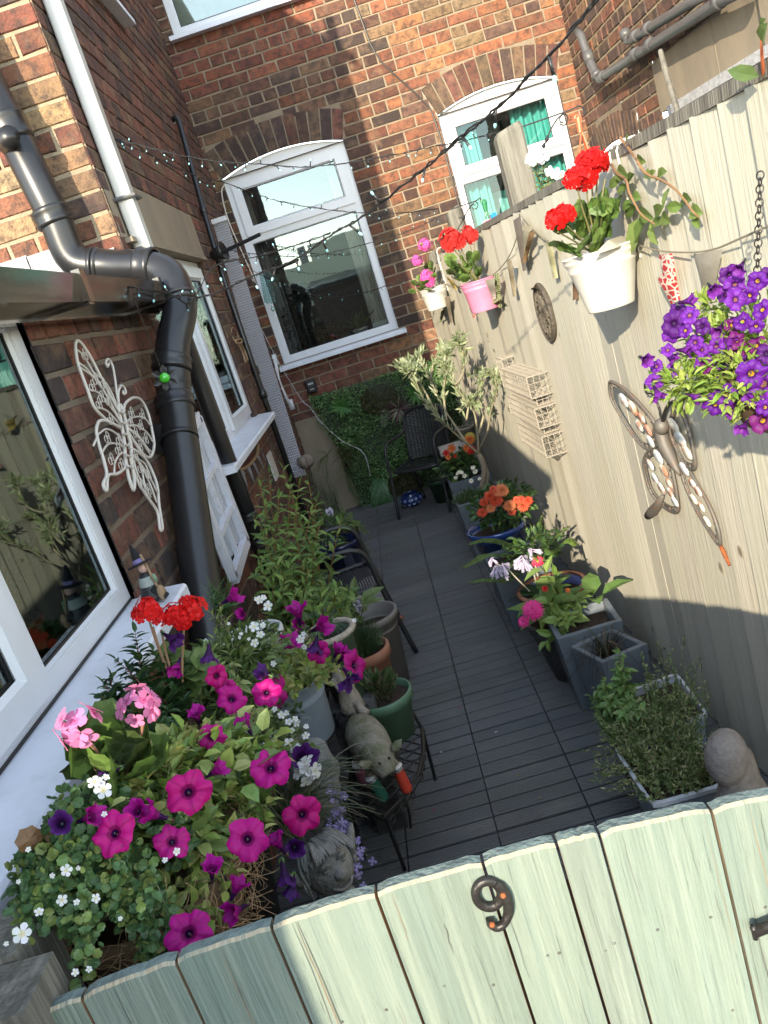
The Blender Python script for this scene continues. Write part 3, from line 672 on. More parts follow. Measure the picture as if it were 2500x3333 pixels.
lp = [g9(.395 + .285 * cos(t), .695 + .245 * sin(t)) for t in [2 * pi * i / 32 for i in range(32)]]
ribbon(mb, lp, [.0050] * 32, FG, .002, .007, True)
tl = spline([(*g9(.60, .88), 0), (*g9(.72, .74), 0), (*g9(.76, .52), 0), (*g9(.70, .27), 0), (*g9(.53, .09), 0), (*g9(.34, .06), 0), (*g9(.235, .15), 0), (*g9(.25, .25), 0)], 6)
ribbon(mb, [(p.x, p.y) for p in tl], [.0042 + .0018 * sin(pi * min(1, i / 24)) for i in range(len(tl))], FG, .0022, .0072)
no = mb.build('number_nine', 'iron', gate, True)
for u, v in ((.71, .66), (.27, .19)):
    a, b = g9(u, v); mb = MB(); mb.lathe([(0, .003), (.002, .0025), (.0032, .001), (.0032, -.002)], FG(a, b, .0095), 14, axis=(0, -1, 0)); mb.build('screw', 'rust', no, True)
mb = MB(); p = at(2455, 3035, 1, .72); mb.tube([p + Vector((-.002, 0, 0)), p + Vector((.09, 0, .012))], .0062, 12); mb.tube([p + Vector((.0, 0, -.009)), p + Vector((.0, 0, .009))], .003, 8); mb.build('latch', 'iron', gate, True)
# timber by the hinge side
mb = MB(); mb.box((-.72, .79, 0), (-.615, .88, 1.105)); tag(mb.build('gate_post', 'oldwood', origin=(-.66, .83, 0)), 'brown timber gate post at the bottom left corner of the view', 'post')
mb = MB(); mb.box((-.66, .70, .9), (-.565, .785, 1.10)); tag(mb.build('timber_block', 'oldwood', origin=(-.62, .74, .9)), 'pinkish sawn timber block in front of the gate post', 'timber block')
# unseen wall, added to cast shade on the gate's left and the petunias
mb = MB()
for Fq, a, b in ((Fr((0, -.30, 0), (1, 0, 0), (0, -1, 0)), -1.4, -.65), (Fr((0, -.08, 0), (1, 0, 0), (0, 1, 0)), -1.4, -.65), (Fr((-.65, 0, 0), (0, 1, 0), (1, 0, 0)), -.30, -.08)):
    bricks(mb, Fq, a, b, 0, 1.52)
mb.box((-1.42, -.32, 1.515), (-.64, -.06, 1.58), (.2, .18, .15), 1)
tag(mb.build('shade_wall', ['brick', 'mortar'], origin=(-.9, -.2, 0)), 'low unseen brick wall added behind the viewer to shade gate and petunias', 'wall')
# the white house across the alley that the back windows mirror
wh = thing('white_house', (0, -13, 0), 'pale rendered house with chimneys across the alley, mirrored in the back window', 'house')
mb = MB(); mb.box((-1.0, -15, 0), (1.25, -13, 3.75)); mb.box((-2.75, -15, 0), (-1.003, -12.8, 3.25))
mb.build('wall', mk('cream render', (.8, .8, .62), .9), wh)
mb = MB(); mb.box((.75, -14, 3.75), (1.15, -13.4, 4.25)); mb.build('chimney', 'brick', wh)
mb = MB(); mb.box((-1.4, -14, 3.25), (-1.15, -13.4, 3.8)); mb.build('chimney', 'brick', wh)
gar = thing('garage', (0, -10, 0), 'dark brick garage with a slate roof across the alley behind the viewer', 'garage')
mb = MB(); mb.box((-1.2, -12, 0), (2.6, -9.5, 2.25), (.07, .04, .03)); mb.box((-2.9, -12, 0), (-1.203, -9.7, 1.9), (.07, .04, .03)); mb.build('wall', 'brick', gar)
mb = MB(); mb.hexa([(-1.25, -12.1, 2.5), (2.65, -12.1, 2.5), (2.65, -9.4, 2.25), (-1.25, -9.4, 2.25), (-1.25, -12.1, 2.6), (2.65, -12.1, 2.6), (2.65, -9.4, 2.35), (-1.25, -9.4, 2.35)]); mb.build('roof', 'blackpvc', gar)

# ================================================================== PLANT MAKERS
def leaf(mb, p, d, n, L, W, c, fold=.25, droop=.15, kind='leaf'):
    d = Vector(d).normalized(); n = Vector(n); s = d.cross(n)
    if s.length < 1e-4: s = d.orthogonal()
    s.normalize(); n = s.cross(d); p = Vector(p)
    if kind == 'round':
        N = 14; c0 = p + d * .35 * L; vs = [c0]
        for q_ in (.55, 1.0):
            for k in range(N):
                a = 2 * pi * k / N; r = .5 * W * q_ * (1 + (.07 * (1 if k % 2 else -1) if q_ == 1 else 0)) * (.55 + .45 * min(1, abs(a - pi) * -1.3 + 3.6) if abs(a - pi) < .5 else 1)
                vs.append(c0 + d * (r * cos(a)) + s * (r * sin(a)) + n * (W * (.10 * q_ * q_ + .05 * q_ * cos(3 * a + p.x * 50) + .04 * q_ * (k % 2))))
        cd_ = tuple(x * .62 for x in c)
        mb.add(vs, [(0, k + 1, (k + 1) % N + 1) for k in range(N)] + [(k + 1, N + k + 1, N + (k + 1) % N + 1, (k + 1) % N + 1) for k in range(N)], [cd_] * N + [c] * N if W > .035 else c); return
    w2 = W / 2
    if kind == 'strap':
        q = [p, p + d * L * .5 + n * L * .10, p + d * L - n * L * droop * 2]
        mb.add([q[0] - s * w2 * .4, q[0] + s * w2 * .4, q[1] + s * w2, q[1] - s * w2, q[2]], [(0, 1, 2, 3), (3, 2, 4)], c); return
    mid1 = p + d * L * .33 - n * W * fold * .2; mid2 = p + d * L * .68 - n * (L * droop * .35)
    tip = p + d * L - n * L * droop
    a1, b1 = p + d * L * .3 + s * w2 * .88 + n * W * fold * .8, p + d * L * .3 - s * w2 * .88 + n * W * fold * .8
    a2, b2 = p + d * L * .66 + s * w2 * .78 + n * (W * fold * .6 - L * droop * .3), p + d * L * .66 - s * w2 * .78 + n * (W * fold * .6 - L * droop * .3)
    mb.add([p, mid1, mid2, tip, a1, a2, b1, b2], [(0, 4, 1), (4, 5, 2, 1), (5, 3, 2), (0, 1, 6), (6, 1, 2, 7), (7, 2, 3)], c)
def rdir(): 
    z = U(-1, 1); a = U(0, 2 * pi); r = sqrt(1 - z * z); return Vector((r * cos(a), r * sin(a), z))
def inball(c, r):
    c = Vector(c); r = r if hasattr(r, '__len__') else (r, r, r); d = rdir() * (U(0, 1) ** .4); return c + Vector((d.x * r[0], d.y * r[1], d.z * r[2]))
def scatter(mb, blobs, n, L, W, cols, kind='leaf', up=.5, fold=.25, droop=.15, out=1.0):
    tot = sum(b[2] if len(b) > 2 else 1 for b in blobs)
    for b in blobs:
        c = Vector(b[0]); k = int(n * (b[2] if len(b) > 2 else 1) / tot)
        for _ in range(k):
            p = inball(c, b[1]); o = (p - c); o = o.normalized() if o.length > 1e-5 else rdir()
            d = (o * out + rdir() * .7 + Vector((0, 0, up * .3))).normalized()
            nn = (Vector((0, 0, 1)) * (up + .4) + rdir() * .6 + o * .3)
            s = U(.6, 1.15); leaf(mb, p, d, nn, L * s, W * s, jit(rnd.choice(cols), .22), fold, droop, kind)
def stemmy(mbs, mbl, base, tips, per, L, W, cols, kind='leaf', r=.002, stemcol=(.10, .12, .04), start=.25, sag=.0, fold=.25, droop=.2, ang=.9, pair=False):
    for tp in tips:
        base_ = base() if callable(base) else base; b = Vector(base_); t = Vector(tp)
        mid = (b + t) / 2 + Vector((U(-.12, .12), U(-.12, .12), U(0, .15) - sag)) * (t - b).length
        pts = bez(b, mid, t, 8); mbs.tube(pts, [r * (1.3 - i / 8) for i in range(9)], 5, stemcol, cap=False)
        tl = (t - b).length; ph = U(0, 6)
        for k in range(per):
            f = start + (1 - start) * (k + .5) / per; i = min(int(f * 8), 7); q = pts[i].lerp(pts[i + 1], f * 8 - i); ax = (pts[i + 1] - pts[i]).normalized()
            o = ax.orthogonal().normalized(); o2 = ax.cross(o)
            for sgn in ((1, -1) if pair else (1,)):
                a = ph + k * 2.4; rad = (o * cos(a) + o2 * sin(a)) * sgn
                d = (ax * (1 - ang * .5) + rad * ang + rdir() * .2).normalized(); nn = ax * .8 + Vector((0, 0, .6)) - rad * .1
                s = U(.7, 1.15) * (1.0 if f < .85 else .75)
                leaf(mbl, q, d, nn, L * s, W * s, jit(rnd.choice(cols), .2), fold, droop, kind)
        leaf(mbl, t, (t - mid), Vector((.3, .2, 1)), L * .7, W * .6, jit(rnd.choice(cols), .2), fold, droop, kind)
def flower_mesh(name, build):
    mb = MB(); build(mb); ob = mb.build(name, 'petal', smooth=True); me = ob.data; bpy.data.objects.remove(ob); return me
def petunia(mb, R=.033, col=(.50, .006, .20), throat=(.03, .003, .05), seed=0, open_=1.0):
    rn = random.Random(seed); n = 40; rings = [(.0, -.55), (.10, -.40), (.18, -.08), (.34, .06), (.62, .12 * open_ + .02), (.86, .08), (1.0, -.03)]
    if open_ < .6: rings = [(.0, -1.2), (.12, -.8), (.2, -.3), (.36, .1), (.5, .35), (.62, .5), (.75, .55)]
    ph = rn.uniform(0, 6); vs = []; cs = []
    for j, (r, z) in enumerate(rings):
        for k in range(n):
            a = 2 * pi * k / n; lob = abs(cos(2.5 * a + ph)); q = j / (len(rings) - 1)
            rr = r * (1 - .22 * q ** 3 * (1 - lob) ** 1.6) * (1 + .035 * sin(7 * a + ph) * q + .05 * q * sin(2 * a + ph * 5) + .02 * q ** 3 * sin(23 * a))
            zz = z + .13 * q * q * sin(5 * a + ph * 2) + .10 * q * q * sin(3 * a + ph * 3) + .07 * q ** 3 * sin(13 * a + ph) - .08 * q * (1 - lob)
            vs.append((R * rr * cos(a), R * rr * sin(a), R * zz))
    fs = []
    for j in range(len(rings) - 1):
        for k in range(n):
            k2 = (k + 1) % n; fs.append((j * n + k, j * n + k2, (j + 1) * n + k2, (j + 1) * n + k))
            a = 2 * pi * k / n; vein = abs(cos(2.5 * a + ph)) > .985
            c = throat if j < 2 else tuple(col[i] * (.55 if j == 2 else 1) * (.78 if vein else 1) * (.80 + .25 * j / 6) * rn.uniform(.93, 1.05) for i in range(3)); cs.append(c)
    mb.add(vs, fs, cs)
    mb.tube([(0, 0, -R * .45), (0, 0, -R * 1.25)], [R * .13, R * .07], 8, (col[0] * .5, col[1] + .04, col[2] * .5))
    for k in range(5):
        a = 2 * pi * k / 5; leaf(mb, (0, 0, -R * 1.2), (cos(a) * .6, sin(a) * .6, .7), (cos(a), sin(a), 0), R * .5, R * .16, (.12, .2, .05))
    mb.ell((0, 0, -R * .06), (R * .04, R * .04, R * .05), seg=6, rings=4, col=(.16, .15, .17))
def floret(mb, c, nrm, R, col, eye, seed=0, np_=5):
    c = Vector(c); nrm = Vector(nrm).normalized(); u = nrm.orthogonal().normalized(); v = nrm.cross(u); a0 = U(0, 6)
    for k in range(np_):
        a = a0 + 2 * pi * k / np_; d = u * cos(a) + v * sin(a); s = nrm.cross(d); cc = jit(col, .12); L = R * U(.9, 1.1); w_ = R * .42
        p = [c, c + d * L * .35 + s * w_ * .6 + nrm * R * .05, c + d * L * .75 + s * w_ + nrm * R * .12, c + d * L + nrm * R * .06 + s * w_ * .35,
             c + d * L - s * w_ * .35 + nrm * R * .06, c + d * L * .75 - s * w_ + nrm * R * .12, c + d * L * .35 - s * w_ * .6 + nrm * R * .05, c + d * L * .3]
        mb.add(p, [(0, 1, 7), (0, 7, 6), (7, 1, 2, 3, 4, 5, 6)], [tuple(cc[i] * .5 + eye[i] * .5 for i in range(3))] * 2 + [cc])
    mb.ell(c + nrm * R * .04, (R * .07,) * 3, seg=6, rings=4, col=eye)
def umbel(mb, R=.035, n=16, fr=.016, col=(.75, .03, .02), eye=(.4, .05, .03), flat=.75):
    for k in range(n):
        th = sqrt((k + .2) / n) * 1.28 + U(-.1, .1); a = k * 2.4; d = Vector((sin(th) * cos(a), sin(th) * sin(a), cos(th) * flat + .1)); d = (d + rdir() * .22)
        floret(mb, d * R, d, fr * U(.85, 1.1), col, eye); mb.tube([(0, 0, -R * .6), d * R], .0008, 4, (.14, .16, .05), cap=False)
    for k in range(5):
        a = U(0, 6); mb.ell((R * .6 * cos(a), R * .6 * sin(a), -R * .3), (.003, .003, .006), seg=6, rings=5, col=(.15, .18, .05))
def daisy(mb, R, rows, col, col2, eye=None, cup=.35):
    for j, (n, rr, z, tilt) in enumerate(rows):
        for k in range(n):
            a = 2 * pi * (k + .5 * (j % 2)) / n + U(-.06, .06); d = Vector((cos(a), sin(a), tilt)).normalized(); s = Vector((-sin(a), cos(a), 0)); L = R * rr * U(.9, 1.08); w_ = R * 1.9 / n * rr + R * .03
            b = Vector((cos(a) * R * .06, sin(a) * R * .06, z * R)); t = j / max(1, len(rows) - 1); c = jit(tuple(col[i] * (1 - t) + col2[i] * t for i in range(3)), .14)
            nn = d.cross(s) * -1; m1 = b + d * L * .6
            mb.add([b, m1 + s * w_ + nn * R * .03, b + d * L + nn * R * cup * .1, m1 - s * w_ + nn * R * .03, m1 - nn * R * .03], [(0, 1, 4), (1, 2, 4), (2, 3, 4), (3, 0, 4)], c)
    if eye: mb.ell((0, 0, rows[-1][2] * R + R * .05), (R * .24, R * .24, R * .14), seg=12, rings=6, col=eye)
    mb.tube([(0, 0, 0), (0, 0, -R * .5)], [R * .16, R * .06], 6, (.06, .1, .03))
FM = {}
MAG = (.43, .001, .19)
for i in range(8): FM['pet%d' % i] = flower_mesh('petunia_flower', lambda mb, i=i: petunia(mb, .033, (MAG[0] * (1 + .08 * (i % 4 - 1)), .006, MAG[2] * (1 + .1 * (i % 3 - 1))), seed=i * 7 + 1, open_=(1, .8, 1.2, .9)[i % 4]))
FM['petside'] = flower_mesh('petunia_flower', lambda mb: petunia(mb, .033, (.40, .005, .24), seed=9, open_=.3))
FM['petpurple'] = flower_mesh('petunia_flower', lambda mb: petunia(mb, .026, (.07, .012, .13), seed=4, open_=.3))
FM['cali'] = [flower_mesh('calibrachoa_flower', lambda mb, i=i: petunia(mb, .017, ((.10, .009, .23), (.14, .018, .29), (.07, .008, .14), (.14, .012, .14))[i], ((.5, .3, .02), (.3, .12, .1), (.06, .01, .10), (.5, .3, .02))[i], seed=i + 3)) for i in range(4)]
FM['calis'] = flower_mesh('calibrachoa_flower', lambda mb: petunia(mb, .015, (.15, .02, .26), seed=5, open_=.3))
FM['gred'] = [flower_mesh('geranium_head', lambda mb: umbel(mb, .029, 11, .021, (.66, .010, .010), (.4, .02, .02), .65)) for _ in range(2)]
FM['gcoral'] = flower_mesh('geranium_head', lambda mb: umbel(mb, .030, 12, .020, (.60, .035, .03), (.5, .03, .03), .65))
FM['gpink'] = [flower_mesh('geranium_head', lambda mb: umbel(mb, .026, 7, .0175, (.72, .24, .46), (.5, .05, .2), .45)) for _ in range(2)]
FM['gpinks'] = flower_mesh('geranium_head', lambda mb: umbel(mb, .03, 18, .013, (.75, .12, .42), (.5, .05, .25)))
FM['chry'] = [flower_mesh('chrysanthemum_flower', lambda mb, c=c: daisy(mb, .03, [(18, 1, 0, .05), (16, .95, .05, .25), (14, .8, .08, .5), (10, .6, .1, .9), (7, .4, .12, 1.6)], c, tuple(x * .8 for x in c))) for c in ((.62, .085, .035), (.72, .24, .10), (.66, .12, .06))]
FM['zinp'] = flower_mesh('zinnia_flower', lambda mb: daisy(mb, .038, [(20, 1, 0, -.1), (19, .97, .1, .05), (18, .9, .2, .2), (16, .8, .3, .4), (13, .65, .38, .7), (9, .45, .45, 1.2), (6, .28, .5, 2)], (.72, .02, .24), (.80, .10, .36)))
FM['zins'] = flower_mesh('zinnia_flower', lambda mb: daisy(mb, .028, [(13, 1, 0, .0), (12, .85, .08, .2)], (.8, .03, .10), (.85, .08, .14), (.6, .35, .05)))
FM['dah'] = [flower_mesh('dahlia_flower', lambda mb, c=c: daisy(mb, .03, [(12, 1, 0, .1), (10, .8, .08, .4), (8, .5, .1, .9)], c, c)) for c in ((.5, .02, .015), (.6, .16, .04))]
FM['daisy'] = flower_mesh('daisy_flower', lambda mb: daisy(mb, .015, [(11, 1, 0, .05)], (.75, .72, .62), (.75, .72, .62), (.6, .42, .05)))
FM['white'] = flower_mesh('bacopa_flower', lambda mb: floret(mb, (0, 0, 0), (0, 0, 1), .0095, (.66, .66, .66), (.6, .5, .1)))
FM['wgera'] = flower_mesh('white_flower', lambda mb: umbel(mb, .017, 4, .015, (.74, .74, .72), (.5, .5, .3), .4))
FM['lob'] = flower_mesh('lobelia_flower', lambda mb: floret(mb, (0, 0, 0), (0, 0, 1), .007, (.34, .28, .55), (.6, .55, .7), np_=4))
FM['bud'] = flower_mesh('faded_flower', lambda mb: (mb.tube([(0, 0, -.03), (0, 0, -.01), (.003, 0, .012), (.001, .002, .026)], [.0015, .005, .008, .002], 8, (.05, .015, .08))))
FM['vio'] = flower_mesh('violet_flower', lambda mb: floret(mb, (0, 0, 0), (0, 0, 1), .014, (.55, .5, .65), (.06, .01, .07)))
def hosta(mb):
    for k in range(7):
        a = k * 2.1; d = Vector((cos(a), sin(a), -1.1 + .2 * (k % 3))).normalized(); b = Vector((0, 0, -.004 * k))
        mb.tube([b, b + d * .012, b + d * .026, b + d * .034], [.0012, .003, .006, .009], 8, jit((.52, .47, .62), .1), cap=False)
        for q in range(4): leaf(mb, b + d * .03, d + rdir() * .5, rdir(), .015, .006, (.6, .56, .7))
FM['hosta'] = flower_mesh('hosta_flower', hosta)
def face_q(d, spin=None):
    q = Vector(d).normalized().to_track_quat('Z', 'Y'); from mathutils import Quaternion
    return q @ Quaternion((0, 0, 1), U(0, 6) if spin is None else spin)
def tocam(p, up=.35, j=.3): return ((CAM - Vector(p)).normalized() + Vector((0, 0, up)) + rdir() * j)
def flowers(root, key, spots, name='flower', up=.3, j=.35, stem=None, stemcol=(.12, .16, .06)):
    for s in spots:
        p = Vector(s[0]); sc_ = s[1] if len(s) > 1 else 1; me = FM[key] if not isinstance(FM[key], list) else rnd.choice(FM[key])
        place(me, name, root, p, face_q(s[2] if len(s) > 2 and s[2] is not None else tocam(p, up, j)), sc_)

GRN = {'pet': [(.33, .42, .10), (.25, .35, .07), (.41, .47, .15), (.17, .27, .06), (.38, .38, .12)], 'dark': [(.045, .10, .035), (.06, .12, .04), (.035, .07, .025)],
       'mid': [(.09, .18, .045), (.07, .14, .04), (.12, .22, .055)], 'ger': [(.12, .20, .045), (.09, .16, .035), (.15, .24, .06), (.07, .10, .03)],
       'bac': [(.09, .17, .06), (.065, .13, .045), (.13, .22, .07), (.20, .26, .07)], 'olive': [(.30, .36, .20), (.24, .30, .15), (.38, .42, .26)],
       'laurel': [(.13, .22, .05), (.17, .27, .06), (.09, .16, .04), (.21, .30, .08)], 'lime': [(.20, .30, .07), (.14, .23, .05)], 'fern': [(.10, .17, .04), (.14, .22, .05)]}
# ------------------------------------------------------------------ pots
def round_pot(t, c, r0, r1, h, col, mat='plastic', rim=.02, rimt=.006, soil=.85, bead=0, seg=36, name='pot'):
    mb = MB(); c = Vector(c)
    pr = [(0, 0), (r0, 0), (r0 + (r1 - r0) * (1 - rim / h), h - rim), (r1 + rimt, h - rim + .002), (r1 + rimt, h - .002), (r1 + rimt - .003, h), (r1 - .004, h), (r1 - .006, h * soil), (r1 * .2 + r0 * .7, h * soil * .5)]
    if bead:
        k = [(r0 + (r1 - r0) * f, h * f) for f in (0, .7)]
        pr = [(0, 0), (r0, 0), (r0 + .003, .004)] + [(r0 + (r1 - r0) * f + (.003 if i % 2 else 0), h * f) for i, f in enumerate((.68, .70, .72, .78, .80, .82))] + [(r1, h - .006), (r1 + .005, h - .004), (r1 + .005, h), (r1 - .003, h), (r1 - .006, h * soil), (r0, h * .5)]
    mb.lathe(pr, c, seg, col); mb.build(name, mat, t, True)
    mb = MB(); mb.lathe([(0, h * soil + .006), (r1 * .6, h * soil + .004), (r1 - .003, h * soil - .002)], c, 20); mb.build('soil', 'soil', t, True)
    return c + Vector((0, 0, h * soil))
def square_pot(t, corners, h, th=.018, taper=.78, soil=.9, mat='slate', col=(.1, .12, .14)):
    """corners: four (x, y) of the rim, counter clockwise"""
    cx = sum(a for a, b in corners) / 4; cy = sum(b for a, b in corners) / 4
    def ring(k, z): return [(cx + (a - cx) * k, cy + (b - cy) * k, z) for a, b in corners]
    s = ((corners[0][0] - cx) ** 2 + (corners[0][1] - cy) ** 2) ** .5; ki = 1 - th * 1.5 / s
    R = [ring(taper, 0), ring(taper + (1 - taper) * .95, h * .95), ring(1, h), ring(ki, h), ring(ki * .97, h * soil)]
    vs = [v for r in R for v in r]; fs = [(3, 2, 1, 0)]
    for i in range(4): fs += [(i * 4 + k, i * 4 + (k + 1) % 4, i * 4 + 4 + (k + 1) % 4, i * 4 + 4 + k) for k in range(4)]
    mb = MB(); mb.add(vs, fs, col); o = mb.build('planter', mat, t); bv = o.modifiers.new('bevel', 'BEVEL'); bv.width = .004; bv.segments = 2
    mb = MB(); mb.add(ring(ki * .985, h * soil - .004), [(0, 1, 2, 3)]); mb.build('soil', 'soil', t)
    return Vector((cx, cy, h * soil))
def sq(cx, cy, w_, ang=0): 
    return [(cx + w_ / 2 * (a * cos(ang) - b * sin(ang)) * 1, cy + w_ / 2 * (a * sin(ang) + b * cos(ang))) for a, b in ((-1, -1), (1, -1), (1, 1), (-1, 1))]
def foliage(t, fn, name='foliage', mat='leaf'):
    mb = MB(); fn(mb); return mb.build(name, mat, t)

# ================================================================== RIGHT HAND ROW, far to near
# green pot and blue bowl by the far chair
t = thing('potted_plant', (.205, 6.2, 0), 'plain dark green pot standing beside the far chair leg', 'potted plant')
round_pot(t, (.205, 6.22, 0), .075, .098, .19, (.022, .06, .03), rim=.03)
t = thing('ceramic_bowl', (-.055, 6.36, 0), 'round blue and white patterned bowl on the deck under the far chair', 'bowl')
mb = MB(); mb.lathe([(0, 0), (.05, 0), (.055, .006), (.098, .045), (.10, .06), (.09, .082), (.062, .098), (.066, .108), (.060, .110), (.055, .10), (.06, .09)], (-.055, 6.36, 0), 32, (.02, .04, .16)); o = mb.build('bowl', 'glaze', t, True)
mb = MB()
for k in range(26):
    a = 2 * pi * k / 13 + (k // 13) * .24; z = .035 + (k // 13) * .035; r = .088 if k < 13 else .099
    c = Vector((-.055 + r * cos(a) * 1.012, 6.36 + r * sin(a) * 1.012, z)); floret(mb, c, (cos(a), sin(a), -.2 + .5 * (k // 13)), .014, (.35, .42, .62), (.1, .15, .35))
mb.build('blossom_pattern', 'petal', t)
foliage(t, lambda mb: [leaf(mb, (-.03 + .02 * k / 8, 6.34, .10), (.9, -.2, .2 + .1 * U(-1, 1)), (0, 0, 1), .03 + .06 * k / 8, .012, jit((.06, .11, .03), .2)) for k in range(9)])
# planter with red dahlias (far), planter with olive and daisies
t = thing('dahlia_planter', (.37, 5.35, 0), 'slate grey square planter of red and orange dahlias beside the far chair', 'planter', 'slate planters along the fence')
b = square_pot(t, sq(.37, 5.36, .29), .37)
def fo(mb): scatter(mb, [((.34, 5.33, .46), (.15, .14, .09))], 330, .05, .028, GRN['dark'] + GRN['mid'])
foliage(t, fo)
flowers(t, 'dah', [(f2_, s) for f2_, s in ((at(1250 + .3617 * x, 1050 + .3617 * y, 1, yy), s) for x, y, yy, s in ((560, 1175, 5.2, .9), (610, 1135, 5.2, 1.1), (770, 1060, 5.3, 1.3), (640, 1200, 5.2, .5), (790, 1150, 5.2, 1.2), (745, 1130, 5.22, 1.0), (580, 1215, 5.15, .7)))], up=.6)
t = thing('olive_planter', (.36, 4.78, 0), 'slate grey square planter with a spindly sunlit olive tree and white daisies', 'planter', 'slate planters along the fence')
square_pot(t, sq(.36, 4.80, .30), .37)
def f2p(x, y, yy): return at(1250 + .3617 * x, 1050 + .3617 * y, 1, yy)
mb = MB(); trunk = [Vector((.36, 4.80, .33)), f2p(900, 1330, 4.8), f2p(850, 1180, 4.8)]; mb.tube(spline(trunk, 4), [.016] * 9, 10, (.25, .21, .15))
mb.tube(spline([Vector((.35, 4.82, .33)), f2p(935, 1400, 4.82), f2p(880, 1200, 4.83)], 4), [.010] * 9, 8, (.25, .21, .15))
limbs = [[(850, 1180, 4.8), (740, 1080, 4.75), (640, 1000, 4.7), (480, 840, 4.6), (350, 680, 4.55), (250, 430, 4.5)], [(740, 1080, 4.75), (640, 930, 4.8), (520, 740, 4.9), (420, 520, 5.0), (310, 320, 5.05)],
         [(850, 1180, 4.8), (840, 1000, 4.75), (800, 780, 4.7), (640, 560, 4.65), (560, 300, 4.7)], [(860, 1130, 4.8), (930, 980, 4.7), (960, 800, 4.6), (1010, 640, 4.5), (1000, 470, 4.45)],
         [(640, 560, 4.65), (700, 480, 4.6), (720, 330, 4.6), (680, 180, 4.6)], [(850, 1010, 4.75), (900, 800, 4.8), (870, 600, 4.85), (880, 480, 4.85)], [(480, 840, 4.6), (330, 560, 4.6), (190, 430, 4.5)], [(420, 520, 5.0), (450, 350, 5.0), (540, 260, 4.95)], [(740, 880, 4.7), (760, 760, 4.7), (770, 700, 4.7)], [(560, 880, 4.7), (540, 650, 4.75), (560, 420, 4.7)]]
lv = MB()
for L_ in limbs:
    p = spline([f2p(*q) for q in L_], 5); n = len(p); mb.tube(p, [.0085 * (1 - .75 * i / n) for i in range(n)], 6, (.30, .27, .18))
    tip = p[-1]
    for i in range(int(n * .45), n):
        for _ in range(5):
            d = (rdir() + Vector((0, 0, .6)) + (p[i] - p[i - 1]).normalized()).normalized(); leaf(lv, p[i] + rdir() * .01, d, rdir(), U(.035, .062), U(.011, .017), jit(rnd.choice(GRN['olive']), .2), .1, .1)
    for _ in range(7):
        q = tip + rdir() * U(.02, .075); 
        mb.tube([tip + (q - tip) * -.3, q], .0015, 4, (.28, .27, .16), cap=False)
        for _k in range(11): leaf(lv, tip.lerp(q, U(.1, 1)), (q - tip).normalized() * .8 + rdir() * .8 + Vector((0, 0, .4)), rdir(), U(.035, .065), U(.011, .017), jit(rnd.choice(GRN['olive']), .2), .1, .1)
mb.build('trunk', mk('olive bark', None, .85, 0, 60, .4), t, True); lv.build('crown', 'leaf', t)
foliage(t, lambda mb: [leaf(mb, inball((.30, 4.76, .36), (.11, .1, .02)), rdir() + Vector((0, 0, 1.4)), rdir(), U(.03, .08), .005, jit((.08, .13, .05), .3)) for _ in range(420)], 'daisy_foliage')
flowers(t, 'daisy', [(f2p(x, y, 4.68), U(.8, 1.2)) for x, y in ((660, 1360), (700, 1350), (645, 1395), (785, 1425), (800, 1305), (858, 1405), (820, 1340), (680, 1345), (725, 1380))], up=.7)
# blue bowl with chrysanthemums
t = thing('chrysanthemum_pot', (.33, 4.0, 0), 'royal blue glazed pot of orange chrysanthemums in front of the olive planter', 'potted plant')
round_pot(t, (.345, 4.02, .12), .09, .145, .27, (.02, .055, .22), 'glaze', rim=.03, rimt=.012, soil=.85)
mb = MB(); mb.lathe([(0, 0), (.10, 0), (.095, .12), (0, .12)], (.345, 4.02, .001), 24, (.1, .1, .11)); mb.build('stand', 'slate', t)
foliage(t, lambda mb: scatter(mb, [((.40, 3.98, .50), (.17, .14, .11))], 620, .042, .026, GRN['dark'] + GRN['mid']))
flowers(t, 'chry', [(f2p(x, y, 3.85), s) for x, y, s in ((885, 1710, .95), (900, 1620, .85), (960, 1670, .9), (1010, 1600, 1.25), (950, 1560, 1.0), (1060, 1510, 1.2), (1130, 1650, 1.15), (1150, 1700, .8), (1195, 1595, .7), (1255, 1650, 1.15), (1300, 1600, .8), (1230, 1600, .9), (1020, 1530, .8), (985, 1500, .7))], up=.6, j=.25)
# fern in slate planter behind, two square planters low between
t = thing('fern_planter', (.40, 3.55, 0), 'slate grey square planter holding a fern that reaches out over the deck', 'planter', 'slate planters along the fence')
square_pot(t, sq(.37, 3.66, .29), .33)
def frond(mb, pts, L=.04, W=.014, cols=GRN['fern'], n=26):
    p = spline(pts, 8); mb.tube(p, .0018, 4, (.15, .14, .05), cap=False); m = len(p)
    for k in range(n):
        f = .12 + .86 * k / n; i = min(int(f * (m - 1)), m - 2); q = p[i]; ax = (p[i + 1] - p[i]).normalized(); s = ax.cross(Vector((0, 0, 1))).normalized(); l = L * (1 - .75 * f ** 2) * min(1, f * 4)
        for sg in (1, -1): leaf(mb, q, s * sg + ax * .45 - Vector((0, 0, .1)), Vector((0, 0, 1)), l, W, jit(rnd.choice(cols), .15), .1, .15)
w4p = lambda x, y, yy: at(1100 + .5424 * x, 1550 + .5424 * y, 1, yy)
